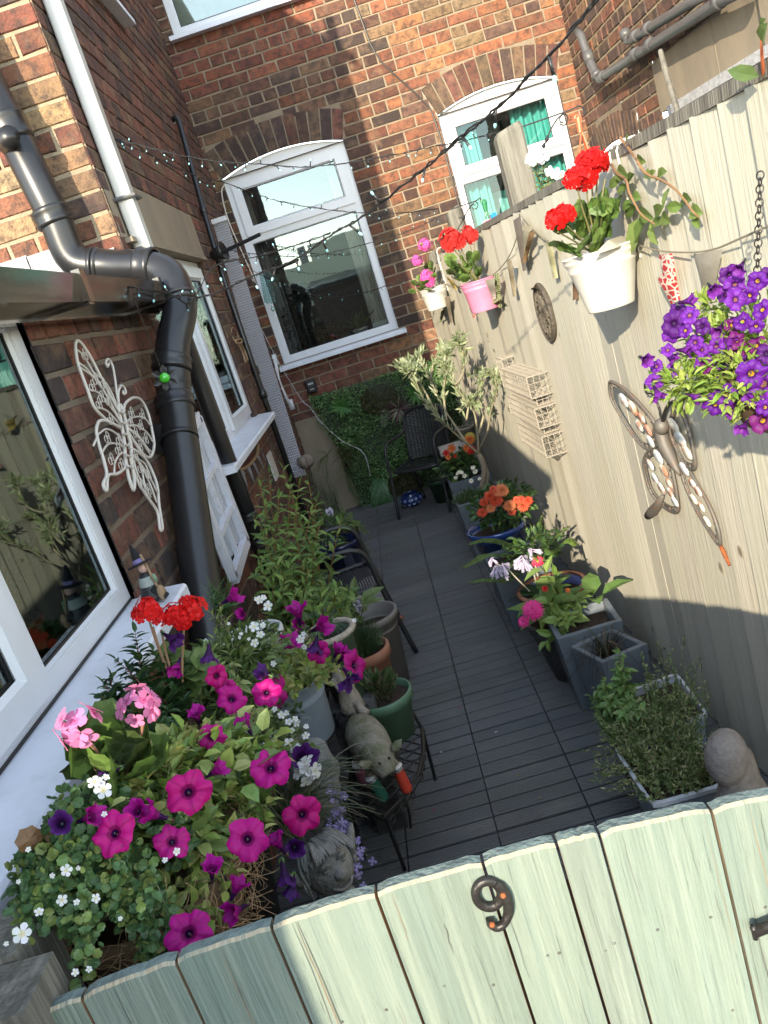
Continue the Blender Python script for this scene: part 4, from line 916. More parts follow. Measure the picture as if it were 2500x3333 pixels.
def fo(mb):
    o = Vector((.42, 3.6, .33))
    for q in ([(900, 470, 3.5), (850, 490, 3.4), (730, 560, 3.3)], [(1000, 400, 3.6), (880, 380, 3.6), (770, 410, 3.6)], [(1000, 620, 3.4), (880, 620, 3.3), (780, 640, 3.2)], [(1180, 380, 3.6), (1210, 300, 3.7), (1225, 230, 3.7)],
              [(1250, 420, 3.6), (1330, 340, 3.55), (1390, 300, 3.5)], [(1300, 450, 3.5), (1380, 380, 3.45), (1440, 420, 3.4)], [(1100, 430, 3.7), (1060, 400, 3.75), (980, 420, 3.8)], [(1150, 500, 3.4), (1250, 450, 3.35), (1330, 480, 3.3)], [(1050, 520, 3.4), (960, 560, 3.3), (900, 640, 3.25)]):
        frond(mb, [o] + [w4p(*k) for k in q], .05, .02, GRN['lime'] if q[0][0] > 1200 else GRN['fern'] + GRN['mid'])
foliage(t, fo)
foliage(t, lambda mb: scatter(mb, [((.44, 3.5, .40), (.14, .14, .07))], 160, .05, .02, GRN['mid'] + GRN['dark']), 'undergrowth')
# hosta in terracotta and blue pot
t = thing('hosta_pot', (.45, 3.3, 0), 'wide tan rimmed pot with pale lilac hosta flowers between the fern and the zinnias', 'potted plant')
round_pot(t, (.45, 3.32, 0), .10, .14, .26, (.12, .14, .30), 'glaze', rim=.03, rimt=.01)
mb = MB(); mb.lathe([(.138, .255), (.156, .258), (.158, .272), (.14, .275)], (.45, 3.32, 0), 32, (.4, .28, .18)); mb.build('rim', 'terracotta', t, True)
def big(mb, c, n, L, W, cols, sp=.1):
    for k in range(n):
        a = 2 * pi * k / n + U(-.3, .3); leaf(mb, Vector(c) + Vector((cos(a), sin(a), 0)) * U(0, sp * .4), (cos(a), sin(a), U(.1, .8)), (0, 0, 1), L * U(.7, 1.1), W * U(.7, 1.1), jit(rnd.choice(cols), .15), .12, .3)
foliage(t, lambda mb: big(mb, (.42, 3.25, .27), 9, .16, .085, GRN['dark'] + GRN['mid']))
mb = MB()
for q in ([(1150, 690), (1080, 620), (1010, 550), (960, 530)], [(1190, 640), (1160, 540), (1110, 480)], [(1200, 600), (1180, 520), (1160, 430)]): mb.tube(spline([w4p(x, y, 3.15) for x, y in q], 5), .003, 6, (.35, .33, .25))
mb.build('stem', 'stem', t)
flowers(t, 'hosta', [(w4p(x, y, 3.13), s, (U(-.2, .2), -.3, 1)) for x, y, s in ((985, 520, 1.25), (960, 535, 1.0), (1105, 475, 1.25), (1130, 500, 1.0), (1160, 430, 1.0), (920, 490, .7), (940, 545, .9), (1120, 520, .8))])
# zinnias in round grey pot
t = thing('zinnia_pot', (.42, 3.0, 0), 'round dark grey pot with a large magenta zinnia and a smaller pink one', 'potted plant')
round_pot(t, (.415, 3.02, 0), .085, .145, .28, (.13, .135, .14), rim=.02)
def fo(mb):
    big(mb, (.37, 2.98, .30), 7, .17, .10, GRN['mid']); big(mb, (.46, 2.95, .34), 12, .10, .06, GRN['lime'])
    stemmy(mb, mb, (.44, 2.98, .28), [w4p(1200, 520, 2.9), w4p(1175, 800, 2.85), w4p(1280, 760, 2.85), w4p(1330, 870, 2.8), w4p(1250, 990, 2.75), w4p(1300, 600, 2.95)], 7, .085, .045, GRN['lime'] + [(.16, .25, .07)], r=.004, ang=1.0)
foliage(t, fo)
flowers(t, 'zinp', [(w4p(1170, 805, 2.82), 1.12, tocam((.4, 2.8, .5), .5, 0)), (w4p(1115, 875, 2.84), .62)]); flowers(t, 'zins', [(w4p(1200, 512, 2.9), .95, (-.3, -.5, 1))])
flowers(t, 'dah', [(w4p(1243, 675, 2.85), .45), (w4p(1380, 685, 2.85), .35)])
# two near slate planters
c11p = lambda x, y, z: at(1500 + .6028 * x, 1500 + .6028 * y, 2, z)
t = thing('soil_planter', (.45, 2.8, 0), 'slate grey square planter of bare dark soil next to the zinnia pot', 'planter', 'slate planters along the fence')
square_pot(t, [(.335, 2.70), (.585, 2.70), (.595, 2.92), (.34, 2.93)], .33, .02, .80, .88)
def fo(mb): stemmy(mb, mb, (.40, 2.83, .30), [c11p(x, y, .40) for x, y in ((560, 800), (620, 780), (660, 790), (600, 830), (580, 860))], 7, .04, .02, GRN['lime'], r=.002); big(mb, (.55, 2.95, .33), 4, .13, .08, GRN['mid'])
foliage(t, fo)
t = thing('grass_planter', (.49, 2.6, 0), 'slate grey planter turned cornerwise with dark arching grass blades', 'planter', 'slate planters along the fence')
square_pot(t, [tuple(c11p(x, y, .305))[:2] for x, y in ((760, 1090), (1010, 985), (810, 898), (590, 1000))], .305, .018, .80, .7)
def fo(mb):
    for k in range(70):
        a = U(0, 2 * pi); b = Vector((.475, 2.59, .22)); o = Vector((cos(a), sin(a), 0)); r = U(.08, .24); h = U(.05, .14); p = bez(b, b + o * r * .35 + Vector((0, 0, h * 2)), b + o * r + Vector((0, 0, U(-.08, .12))), 8)
        c = jit(rnd.choice([(.03, .03, .025), (.05, .06, .03), (.16, .11, .06), (.02, .02, .02)]), .2); s = o.cross(Vector((0, 0, 1)))
        mb.add([v for i, q in enumerate(p) for v in (q - s * .0028 * (1 - i / 9), q + s * .0028 * (1 - i / 9))], [(2 * i, 2 * i + 1, 2 * i + 3, 2 * i + 2) for i in range(8)], c)
foliage(t, fo, 'grass_blades')
# mint pot
t = thing('mint_pot', (.44, 2.28, 0), 'bushy green mint in a dark pot next to the galvanised troughs', 'potted plant')
round_pot(t, (.45, 2.25, 0), .07, .09, .17, (.05, .06, .07))
f3p = lambda x, y, z: at(1850 + .3918 * x, 2150 + .3918 * y, 2, z)
def fo(mb):
    stemmy(mb, mb, lambda: Vector((.45 + U(-.03, .03), 2.26 + U(-.03, .03), .16)), [f3p(x, y, z) for x, y, z in ((300, 170, .40), (240, 240, .36), (200, 310, .33), (240, 400, .30), (300, 480, .28), (420, 230, .36), (430, 60, .42), (440, 130, .40), (420, -60, .46), (520, 330, .34), (600, 420, .32), (560, 500, .28), (380, 620, .22), (400, 560, .25), (650, 540, .25), (700, 480, .27), (480, 420, .33), (330, 330, .36))], 15, .042, .024, [(.14, .25, .07), (.10, .19, .05), (.19, .30, .10)], r=.002, stemcol=(.10, .06, .04), ang=1.1, pair=True, droop=.3)
foliage(t, fo)
# galvanised troughs
def trough(name, label, pts, h, zb, text=None):
    t = thing(name, (*pts[0], zb), label, 'trough', 'galvanised troughs by the gate'); mb = MB(); cx = sum(p[0] for p in pts) / 4; cy = sum(p[1] for p in pts) / 4
    prof = [(.82, 0), (.86, .2), (.845, .26), (.90, .5), (.89, .55), (.95, .85), (1.05, .93), (1.06, 1.0), (.96, 1.0), (.94, .85)]
    n = 28
    def rr(k, i):
        f = i / n * 4; e = int(f) % 4; t_ = f - int(f); a, b = pts[e], pts[(e + 1) % 4]; x = a[0] + (b[0] - a[0]) * t_; y = a[1] + (b[1] - a[1]) * t_
        rc = 1 - .04 * (1 - min(1, min(t_, 1 - t_) / .12)); return cx + (x - cx) * k * rc, cy + (y - cy) * k * rc
    vs = [(*rr(k, i), zb + h * z) for k, z in prof for i in range(n)]
    fs = [(j * n + i, j * n + (i + 1) % n, (j + 1) * n + (i + 1) % n, (j + 1) * n + i) for j in range(len(prof) - 1) for i in range(n)]
    mb.add(vs, fs, [(.26, .31, .38) if (i // n) < 5 else (.48, .52, .57) for i in range(len(fs))]); mb.build('trough', 'zinc', t)
    mb = MB(); mb.add([(*rr(.93, i), zb + h * .86) for i in range(n)], [tuple(range(n))]); mb.build('soil', 'soil', t); return t
t1 = trough('galvanised_trough', 'white rimmed galvanised trough crowded with fine herb sprigs, nearest the gate', [(.352, 1.80), (.545, 1.80), (.56, 2.07), (.34, 2.07)], .17, .085)
mb = MB(); mb.box((.36, 1.82, 0), (.54, 2.05, .085), (.04, .05, .06)); mb.build('base', 'slate', t1)
def fo(mb):
    for k in range(620):
        b = Vector((U(.36, .56), U(1.82, 2.22), .23)); o = Vector((U(-1, 1), U(-1, 1), 0)); L_ = U(.05, .13); tip = b + o * L_ * .7 + Vector((0, 0, L_ * U(.3, 1)))
        if k > 560: b = Vector((U(.5, .62), U(2.0, 2.3), .23)); tip = b + Vector((U(-.02, .08), U(-.05, .1), U(.08, .2)))
        if k > 605: b = Vector((.36, U(1.85, 2.05), .24)); tip = b + Vector((U(-.14, -.05), U(-.05, .1), U(-.02, .06)))
        mb.tube([b, b.lerp(tip, .5) + Vector((0, 0, .012)), tip], .0007, 3, (.14, .17, .08), cap=False)
        for i in range(13):
            q = b.lerp(tip, .2 + .8 * i / 13); leaf(mb, q + Vector((0, 0, .008)), rdir() + (tip - b).normalized(), rdir(), U(.011, .019), .0058, jit(rnd.choice([(.17, .24, .08), (.23, .29, .12), (.12, .18, .06), (.34, .34, .18)]), .2))
foliage(t1, fo, 'herb_sprigs')
mb = MB(); p = f3p(655, 722, .262); 
vs = [p + Vector((.024 * cos(a), .010 * sin(a), -.002 + .0)) for a in [2 * pi * k / 16 for k in range(16)]]; mb.add(vs, [tuple(range(16))], (.02, .02, .12)); mb.build('name_tag', 'plastic', t1)
t2 = trough('galvanised_trough', 'white rimmed galvanised trough with dark soil, behind the first and against the fence', [(.475, 2.12), (.635, 2.12), (.645, 2.38), (.485, 2.36)], .17, .08)
mb = MB(); mb.box((.49, 2.15, 0), (.62, 2.34, .08), (.04, .05, .06)); mb.build('base', 'slate', t2)
# stone head
t = thing('stone_sculpture', (.53, 1.62, 0), 'brown grey stone head sculpture seen from behind, in the right corner by the gate', 'sculpture')
mb = MB(); c = Vector((.520, 1.66, .440))
def hf(u): return 1 + .08 * max(0, -u.z) - .05 * max(0, u.z) + .03 * sin(3 * u.x + 2 * u.y)
mb.ell(c, (.048, .055, .070), Matrix.Rotation(.28, 3, 'Y'), 28, 20, (.26, .235, .215), fn=hf)
mb.lathe([(0, .075), (.03, .07), (.044, .05), (.048, .02), (.052, -.02), (.066, -.06), (.088, -.10), (.10, -.18), (.105, -.38)], (.540, 1.66, .385), 28, (.245, .22, .20), sx=.95, sy=.8); mb.build('head', 'stone', t, True)

# ================================================================== FENCE DECOR
def V(*a): return Vector(a)
f1p = lambda x, y, off=.0: onfence(1300 + .3014 * x, 650 + .3014 * y, off)
c3p = lambda x, y, off=.0: onfence(1300 + .7233 * x, .7233 * y, off)
c6p = lambda x, y, off=.0: onfence(1300 + .7233 * x, 800 + .7233 * y, off)
w2p = lambda x, y, off=.0: onfence(1900 + .3617 * x, .3617 * y, off)
FN = Vector((-1, -.042, 0)).normalized(); FU = Vector((-.042, 1, 0)).normalized()
# hanging geranium buckets
def bucket_hang(c, r0, r1, h, col, label, key, heads, leaves, tall=(), cols=GRN['ger'], strap=None, lean=.0):
    t = thing('hanging_geranium', c, label, 'hanging pot', 'geranium buckets hung on the fence'); c = Vector(c)
    mb = MB(); pr = [(0, 0), (r0, 0), (r0 + .001, .004), (r0 + (r1 - r0) * .72, h * .72), (r0 + (r1 - r0) * .74 + .003, h * .75), (r0 + (r1 - r0) * .78, h * .78), (r0 + (r1 - r0) * .86, h * .86), (r0 + (r1 - r0) * .88 + .003, h * .885), (r1, h * .92), (r1, h - .004), (r1 + .004, h - .002), (r1 + .002, h + .002), (r1 - .004, h), (r1 - .008, h * .86)]
    mb.lathe(pr, c, 40, col); mb.build('bucket', 'paint', t, True)
    mb = MB(); mb.lathe([(0, h * .87), (r1 - .006, h * .865)], c, 24); mb.build('soil', 'soil', t)
    mb = MB(); s0 = c + FN * -(r1 - .002) + V(0, 0, h); ft = ztop(c.y) + .035
    for dy in (-.03, .03): mb.tube([s0 + V(0, dy, -.05), V(s0.x - .004, s0.y + dy, ft - .02), V(s0.x + .01, s0.y + dy, ft), V(s0.x + .05, s0.y + dy, ft)], .003, 6)
    mb.build('hook', strap or 'whitewire', t)
    def fo(mb):
        b = c + V(0, 0, h * .86)
        for p, L_ in leaves:
            p = Vector(p); mb.tube(bez(b, (b + p) / 2 + V(0, 0, .03), p, 5), .0015, 5, (.15, .18, .06), cap=False); leaf(mb, p - V(0, 0, 0), (p - b) + rdir() * .03, (FN * .6 + V(0, -.3, 1)) + rdir() * .7, L_ * .35, L_, jit(rnd.choice(cols), .2), kind='round')
    foliage(t, fo)
    mb = MB(); b = c + V(0, 0, h * .86)
    for p, s in heads: mb.tube(bez(b, (b + Vector(p)) / 2 + FN * .01, Vector(p) + V(0, 0, -.03), 6), .0022, 6, (.16, .15, .06))
    mb.build('stem', 'stem', t)
    flowers(t, key, [(p, s) for p, s in heads], 'flower_head', up=.5, j=.2)
    return t
def c3q(x, y, yy): return at(1300 + .7233 * x, .7233 * y, 1, yy)
lv = [((lambda p: (p, U(.045, .075)))(c3q(x + U(-14, 14), y + U(-14, 14), 2.22 + U(-.09, .06)))) for x, y in [(780, 1000), (820, 960), (880, 940), (930, 910), (850, 1020), (900, 990), (960, 960), (800, 1060), (760, 1090), (870, 1070), (920, 1050), (840, 1100), (900, 1090), (950, 1030), (770, 1120), (720, 1040), (880, 1010), (830, 1000), (910, 940), (970, 930), (860, 960), (790, 1030), (930, 1000)]]
bucket_hang((.658, 2.235, 1.475), .062, .098, .155, (.60, .585, .53), 'large cream white bucket of bright red geraniums hanging nearest on the fence', 'gred',
            [(c3q(700, 990, 2.15), .82), (c3q(745, 965, 2.15), .82), (c3q(855, 745, 2.2), 1.12), (c3q(830, 790, 2.18), 1.0), (c3q(790, 800, 2.15), .8), (c3q(880, 720, 2.2), .9), (c3q(915, 750, 2.22), .5)], lv)
lv = [(at(1300 + .3014 * (x + U(-20, 20)), 650 + .3014 * (y + U(-15, 15)), 1, 4.1 + U(-.1, .08)), U(.04, .065)) for x, y in [(560, 650), (600, 700), (550, 740), (620, 770), (680, 740), (720, 800), (650, 830), (760, 760), (800, 700), (850, 750), (880, 780), (700, 860), (620, 850), (580, 700), (800, 650), (830, 640), (760, 640), (690, 680), (740, 720), (560, 790)]]
bucket_hang((.600, 4.10, 1.46), .070, .092, .150, (.62, .22, .34), 'rose pink bucket of coral red geraniums hanging second on the fence', 'gcoral',
            [(at(1300 + .3014 * x, 650 + .3014 * y, 1, 4.05), s) for x, y, s in ((550, 430, 1.5), (600, 440, 1.2), (650, 460, 1.1), (740, 345, .85), (790, 400, .9), (540, 520, .8))], lv, strap=mk('pink wire', (.6, .25, .36), .4))
lv = [(at(1300 + .3014 * (x + U(-20, 20)), 650 + .3014 * (y + U(-15, 15)), 1, 5.6 + U(-.1, .08)), U(.05, .075)) for x, y in [(350, 720), (320, 740), (380, 760), (250, 950), (300, 980), (180, 900), (200, 940), (280, 900), (390, 830), (160, 1000), (230, 870)]]
bucket_hang((.515, 5.66, 1.475), .070, .095, .145, (.60, .585, .53), 'small cream bucket of pink geraniums hanging furthest along the fence', 'gpinks',
            [(at(1300 + .3014 * x, 650 + .3014 * y, 1, 5.55), s) for x, y, s in ((280, 490, 1.35), (185, 660, 1.2), (290, 830, 1.4), (320, 870, 1.3), (340, 900, .9))], lv)
# scroll brackets on the posts
def bracket(pts, name, label):
    t = thing(name, pts[0][0], label, 'bracket', 'scroll brackets on the fence posts')
    for p, r in pts[1:]:
        pass
    return t
def scroll(c, r, u, v, turns=1.3, n=22, a0=0, s=1):
    return [c + (u * cos(a0 + s * 2 * pi * turns * i / n) + v * sin(a0 + s * 2 * pi * turns * i / n)) * r * (1 - .75 * i / n) for i in range(n + 1)]
w1q = lambda x, y, yy: at(1350 + .3617 * x, 150 + .3617 * y, 1, yy)
t = thing('scroll_bracket', w1q(980, 720, 3.55), 'black wrought iron bracket on the tall post carrying an orange plastic hook', 'bracket', 'scroll brackets on the fence posts')
mb = MB(); Y_ = 3.55
mb.tube(spline([w1q(975, 722, Y_), w1q(1200, 645, Y_), w1q(1400, 575, Y_), w1q(1480, 540, Y_), w1q(1520, 570, Y_), w1q(1525, 620, Y_), w1q(1500, 640, Y_)], 6), .0032, 7)
mb.tube(spline([w1q(1340, 690, Y_), w1q(1310, 680, Y_), w1q(1310, 640, Y_), w1q(1350, 610, Y_), w1q(1378, 650, Y_), w1q(1350, 710, Y_), w1q(1300, 700, Y_)] , 5), .003, 7)
mb.tube(spline([w1q(1340, 605, Y_), w1q(1280, 660, Y_), w1q(1220, 760, Y_), w1q(1190, 840, Y_), w1q(1160, 900, Y_), w1q(1145, 950, Y_), w1q(1175, 975, Y_)], 6), .0032, 7)
mb.tube([w1q(1200, 800, Y_), w1q(1190, 840, Y_), w1q(1180, 870, Y_)], [.003, .009, .003], 8); mb.tube([w1q(1170, 870, Y_), w1q(1160, 900, Y_), w1q(1150, 930, Y_)], [.003, .009, .003], 8)
mb.tube(spline([w1q(1100, 1070, Y_), w1q(1150, 1080, Y_), w1q(1155, 1140, Y_), w1q(1110, 1170, Y_)], 5), .003, 7); mb.tube(spline([w1q(1130, 1300, Y_), w1q(1200, 1290, Y_), w1q(1205, 1220, Y_), w1q(1160, 1210, Y_)], 5), .003, 7)
mb.build('scroll', 'blackwire', t)
OR = mk('orange plastic', (.62, .11, .04), .4); GR = mk('green plastic', (.02, .16, .06), .4)
t = thing('orange_hanger', w1q(1480, 640, 3.5), 'orange plastic pot hanger dangling from the nearer scroll bracket', 'pot hanger')
mb = MB(); mb.tube(spline([w1q(1440, 660, 3.52), w1q(1450, 625, 3.52), w1q(1490, 640, 3.52), w1q(1490, 690, 3.52)], 4), .005, 8); mb.tube([w1q(1470, 640, 3.52), w1q(1490, 780, 3.52)], [.012, .009], 8); mb.build('hook', OR, t)
mb = MB(); mb.tube([w1q(1500, 770, 3.52), w1q(1490, 870, 3.5), w1q(1480, 1010, 3.48)], .0035, 6); mb.tube([w1q(1505, 770, 3.52), w1q(1560, 920, 3.5), w1q(1590, 1010, 3.48)], .0035, 6); mb.tube([w1q(1500, 770, 3.52), w1q(1530, 880, 3.56), w1q(1560, 1000, 3.6)], .0035, 6); mb.build('hanger_arm', OR, t)
t = thing('scroll_bracket', f1p(555, 105, -.02), 'black wrought iron bracket on the shorter post carrying a green plastic hook', 'bracket', 'scroll brackets on the fence posts')
q = lambda x, y, yy=4.9: at(1300 + .3014 * x, 650 + .3014 * y, 1, yy)
mb = MB(); mb.tube(spline([q(555, 105), q(700, 55), q(830, 10), q(870, -15), q(880, 20)], 5), .0035, 7); mb.tube(spline([q(820, 60), q(800, 50), q(810, 20), q(845, 40), q(840, 90), q(800, 100), q(790, 80)], 5), .003, 7)
mb.tube(spline([q(800, 40), q(740, 110), q(690, 210), q(640, 300), q(620, 350), q(640, 385), q(680, 370), q(680, 330), q(650, 330)], 5), .0035, 7); mb.tube([q(712, 160), q(695, 200), q(680, 230)], [.003, .009, .003], 8); mb.build('scroll', 'blackwire', t)
t = thing('green_hanger', q(910, 20), 'green plastic pot hanger dangling from the further scroll bracket', 'pot hanger')
mb = MB(); mb.tube(spline([q(890, 40, 4.4), q(890, 10, 4.4), q(930, 10, 4.4), q(935, 60, 4.4)], 4), .006, 8); mb.tube([q(915, 30, 4.4), q(935, 120, 4.4)], [.014, .010], 8); mb.build('hook', GR, t)
mb = MB(); mb.tube([q(940, 120, 4.4), q(930, 220, 4.4), q(915, 320, 4.4)], .004, 6); mb.tube([q(940, 120, 4.4), q(980, 210, 4.4), q(1010, 290, 4.4)], .005, 6); mb.build('hanger_arm', GR, t)
t = thing('blue_butterfly', q(1010, 190, 4.3), 'small bright blue butterfly ornament clipped on the green hanger', 'ornament')
mb = MB(); BL = (.02, .25, .75)
mb.add([q(980, 170, 4.3), q(1010, 140, 4.3), q(1045, 135, 4.3), q(1052, 170, 4.3), q(1035, 200, 4.3), q(1030, 250, 4.3), q(1012, 258, 4.3), q(990, 215, 4.3)], [(0, 1, 2, 3, 4), (0, 4, 5, 6, 7)], BL)
mb.build('wings', 'petal', t); mb = MB(); mb.tube([q(970, 165, 4.3), q(1000, 240, 4.29)], .004, 6); mb.build('body', 'blackwire', t)
# white petunia behind the fence top
t = thing('hanging_petunia', w1q(1150, 1180, 3.4), 'white trailing petunia hanging behind the fence just beside the tall post', 'plant')
def fo(mb): stemmy(mb, mb, w1q(1130, 1250, 3.45), [w1q(x, y, 3.4) for x, y in ((1060, 1040), (1100, 1080), (1150, 1100), (1200, 1150), (1230, 1210), (1280, 1220), (1330, 1200), (1180, 1300), (1090, 1150), (1260, 1280), (1140, 1340), (1220, 1330))], 7, .035, .012, [(.14, .17, .06), (.2, .22, .1)], r=.0015)
foliage(t, fo)
for x, y, s in ((1090, 990, 1.3), (1050, 1020, .9), (1140, 1000, 1.0), (1215, 1130, .7), (1270, 1150, .8), (1320, 1170, .8), (1340, 1265, .9)): place(FM['white'], 'flower', t, w1q(x, y, 3.38), face_q(tocam(w1q(x, y, 3.4))), s * 3)
# oval carved wooden disc
t = MB(); c = c6p(657, 302, .014)
def disc():
    mb = MB(); n = 36; 
    for j, (k, off) in enumerate(((1, -.012), (1.03, .004), (.97, .012), (.92, .008), (0.02, .010))): pass
    prof = [(1, -.012), (1.03, .004), (.98, .012), (.93, .007)]
    vs = [c + FU * (.105 * k * cos(2 * pi * i / n)) + V(0, 0, .120 * k * sin(2 * pi * i / n)) + FN * z for k, z in prof for i in range(n)]
    fs = [(j * n + i, j * n + (i + 1) % n, (j + 1) * n + (i + 1) % n, (j + 1) * n + i) for j in range(3) for i in range(n)] + [tuple(3 * n + i for i in range(n))]
    mb.add(vs, fs, (.09, .075, .055))
    for k in range(16):
        a = 2 * pi * k / 16; p = [c + FU * (.09 * r * cos(a + .5 * sin(r * 6))) + V(0, 0, .105 * r * sin(a + .5 * sin(r * 6))) + FN * .010 for r in (.15, .35, .55, .75, .95)]; mb.tube(p, [.002, .005, .006, .005, .002], 6, (.13, .11, .08))
    return mb
tag(disc().build('carved_disc', mk('dark carved wood', None, .7, 0, 40, .7, bump=.5, bscale=90), origin=c), 'dark round carved wooden disc hung on the fence', 'wall ornament')
# stepped wire basket rack
t = thing('wire_rack', c6p(600, 760, .08), 'stepped grey wire mesh rack of small baskets hung on the fence', 'wire rack')
def wirebox(p0, ly, lz, off, step=.025):
    """p0 = top near corner on the fence; goes ly away and lz down; off = depth"""
    mb = MB(); r = .0019; ny = max(2, int(ly / step)); nz = max(2, int(lz / step)); no_ = max(2, int(off / step))
    P = lambda a, b, c_: p0 + FU * a - V(0, 0, b) + FN * c_
    def ln(a, b): 
        a = a + rdir() * .001; mb.tube([a, b], r, 4, (.27, .245, .20), cap=False)
    for i in range(ny + 1): a = ly * i / ny; ln(P(a, 0, off), P(a, lz, off)); ln(P(a, 0, 0), P(a, 0, off)); ln(P(a, lz, 0), P(a, lz, off))
    for i in range(nz + 1): b = lz * i / nz; ln(P(0, b, off), P(ly, b, off)); ln(P(0, b, 0), P(0, b, off)); ln(P(ly, b, 0), P(ly, b, off))
    for i in range(no_ + 1): c_ = off * i / no_; ln(P(0, 0, c_), P(0, lz, c_)); ln(P(0, 0, c_), P(ly, 0, c_)); ln(P(0, lz, c_), P(ly, lz, c_)); ln(P(ly, 0, c_), P(ly, lz, c_))
    for b in (0, lz): mb.tube([P(0, b, off), P(ly, b, off)], .003, 5, (.30, .27, .22)); mb.tube([P(0, b, 0), P(0, b, off)], .003, 5, (.30, .27, .22))
    for a in (0, ly): mb.tube([P(a, 0, off), P(a, lz, off)], .003, 5, (.30, .27, .22))
    return mb
k0 = V(fx(3.15), 3.15, 1.205)
for (dy, top, ly, lz, off) in ((.0, 1.165, .56, .095, .11), (.05, 1.068, .50, .045, .08), (.0, 1.02, .54, .09, .11), (.05, .928, .46, .035, .08), (.0, .89, .46, .095, .11), (.60, 1.20, .14, .06, .08)):
    wirebox(V(fx(3.50 + dy), 3.50 + dy, top), ly, lz, off).build('basket', mk('rusty grey wire', None, .6, 0, 60, .5, (.25, .12, .05), ramp=(.55, .75)) if 'rgw' not in M else 'rgw', t)
# metal butterfly on the fence
t = thing('metal_butterfly', c6p(1200, 900, .03), 'large rusty metal butterfly with white shell discs, mounted on the fence', 'wall ornament')
WG = mk('rusty wing metal', (.13, .12, .105), .6, .3, 30, .4, (.26, .10, .03), ramp=(.52, .7)); SH = mk('shell disc', None, .45, 0, 14, .75, (.42, .11, .02), ramp=(.52, .60))
def bf(pts, off=.02, r=.004, closed=False):
    p = [c6p(x, y, off) for x, y in pts]; return spline(p, 5), r
def wing(outline, cells, off0=.02, off1=.06):
    mb = MB(); n = len(outline); ps = [c6p(x, y, off0 + (off1 - off0) * min(1, abs(x - 1200) / 250)) for x, y in outline]
    mb.tube(spline(ps + [ps[0]], 5), .0055, 7)
    cen = sum(ps, Vector()) / n; q = [p.lerp(cen, .16) for p in spline(ps, 4)]; mb.tube(q, .0025, 5)
    sp_ = spline(ps + [ps[0]], 3); m_ = len(sp_); mb.add(sp_ + [p.lerp(cen, .11) for p in sp_], [(i, i + 1, m_ + i + 1, m_ + i) for i in range(m_ - 1)])
    for i, p in enumerate(spline(ps, 2)):
        mb.tube([p, p.lerp(cen, .17)], .003, 5)
    w_ = mb.build('wing', WG, t, True)
    mb = MB()
    for (x, y, a, L_, W_) in cells:
        o = c6p(x, y, off0 + .006 + (off1 - off0) * min(1, abs(x - 1200) / 250)); e = c6p(x + cos(a), y + sin(a), off0 + .006); u = (c6p(x + 10 * cos(a), y + 10 * sin(a), off0 + .006 + (off1 - off0) * min(1, abs(x - 1200) / 250)) - o).normalized(); v = u.cross(FN).normalized(); n_ = 14; W_ = L_ * .72; L_ = L_ * 1.0
        pl = .66
        u = (FU * -.9 - V(0, 0, .35)).normalized(); v = u.cross(FN).normalized(); W_ = L_ * .60
        vs = [o + u * (L_ * cos(2 * pi * i / n_)) + v * (W_ * sin(2 * pi * i / n_)) for i in range(n_)] + [o + u * (L_ * .8 * cos(2 * pi * i / n_)) + v * (W_ * .8 * sin(2 * pi * i / n_)) + FN * .004 for i in range(n_)]
        cc = jit(rnd.choice([(.62, .64, .62), (.55, .58, .58), (.66, .62, .52)]), .08)
        mb.add(vs, [(i, (i + 1) % n_, n_ + (i + 1) % n_, n_ + i) for i in range(n_)] + [tuple(n_ + i for i in range(n_))], cc)
    mb.build('shell_discs', SH, w_, True)
wing([(1165, 880), (1150, 800), (1090, 720), (1020, 650), (965, 615), (945, 620), (955, 690), (1000, 770), (1050, 850), (1100, 905), (1140, 915)], [(1010, 695, 1.1, .034, .017), (1050, 730, 1.2, .036, .018), (1090, 775, 1.0, .026, .016), (1080, 810, 1.2, .028, .016), (1120, 830, 1.2, .028, .017), (1130, 880, 1.4, .028, .018)])
wing([(1165, 920), (1120, 925), (1100, 980), (1115, 1060), (1140, 1120), (1190, 1175), (1250, 1200), (1250, 1130), (1235, 1040), (1215, 970)], [(1165, 950, .9, .034, .017), (1130, 985, 1.1, .026, .017), (1190, 1010, .9, .030, .018), (1150, 1045, 1.1, .026, .017), (1215, 1070, 1.2, .024, .015), (1180, 1090, 1.0, .028, .017), (1220, 1110, 1.2, .022, .015), (1240, 1150, 1.3, .024, .015)])
wing([(1215, 800), (1240, 720), (1262, 730), (1290, 790), (1310, 860), (1325, 930), (1330, 1000), (1290, 990), (1255, 930), (1225, 860)], [(1235, 810, 1.2, .034, .015), (1265, 870, 1.2, .036, .015), (1295, 930, 1.2, .03, .013)], .02, .035)
wing([(1270, 960), (1310, 1020), (1350, 1090), (1390, 1160), (1420, 1230), (1440, 1300), (1440, 1345), (1400, 1290), (1350, 1210), (1300, 1110), (1270, 1020)], [(1282, 1005, 1.2, .03, .013), (1320, 1070, 1.1, .022, .011), (1345, 1105, 1.1, .022, .011), (1325, 1140, 1.1, .022, .011), (1360, 1175, 1.1, .02, .01), (1385, 1240, 1.1, .022, .01)], .02, .03)
mb = MB(); mb.tube([c6p(x, y, .035) for x, y in ((1170, 800), (1180, 850), (1195, 900), (1220, 950), (1245, 1000), (1262, 1030))], [.012, .020, .021, .018, .011, .004], 12); mb.ell(c6p(1180, 812, .042), (.022, .022, .024), col=(.3, .3, .3)); mb.build('body', WG, t, True)
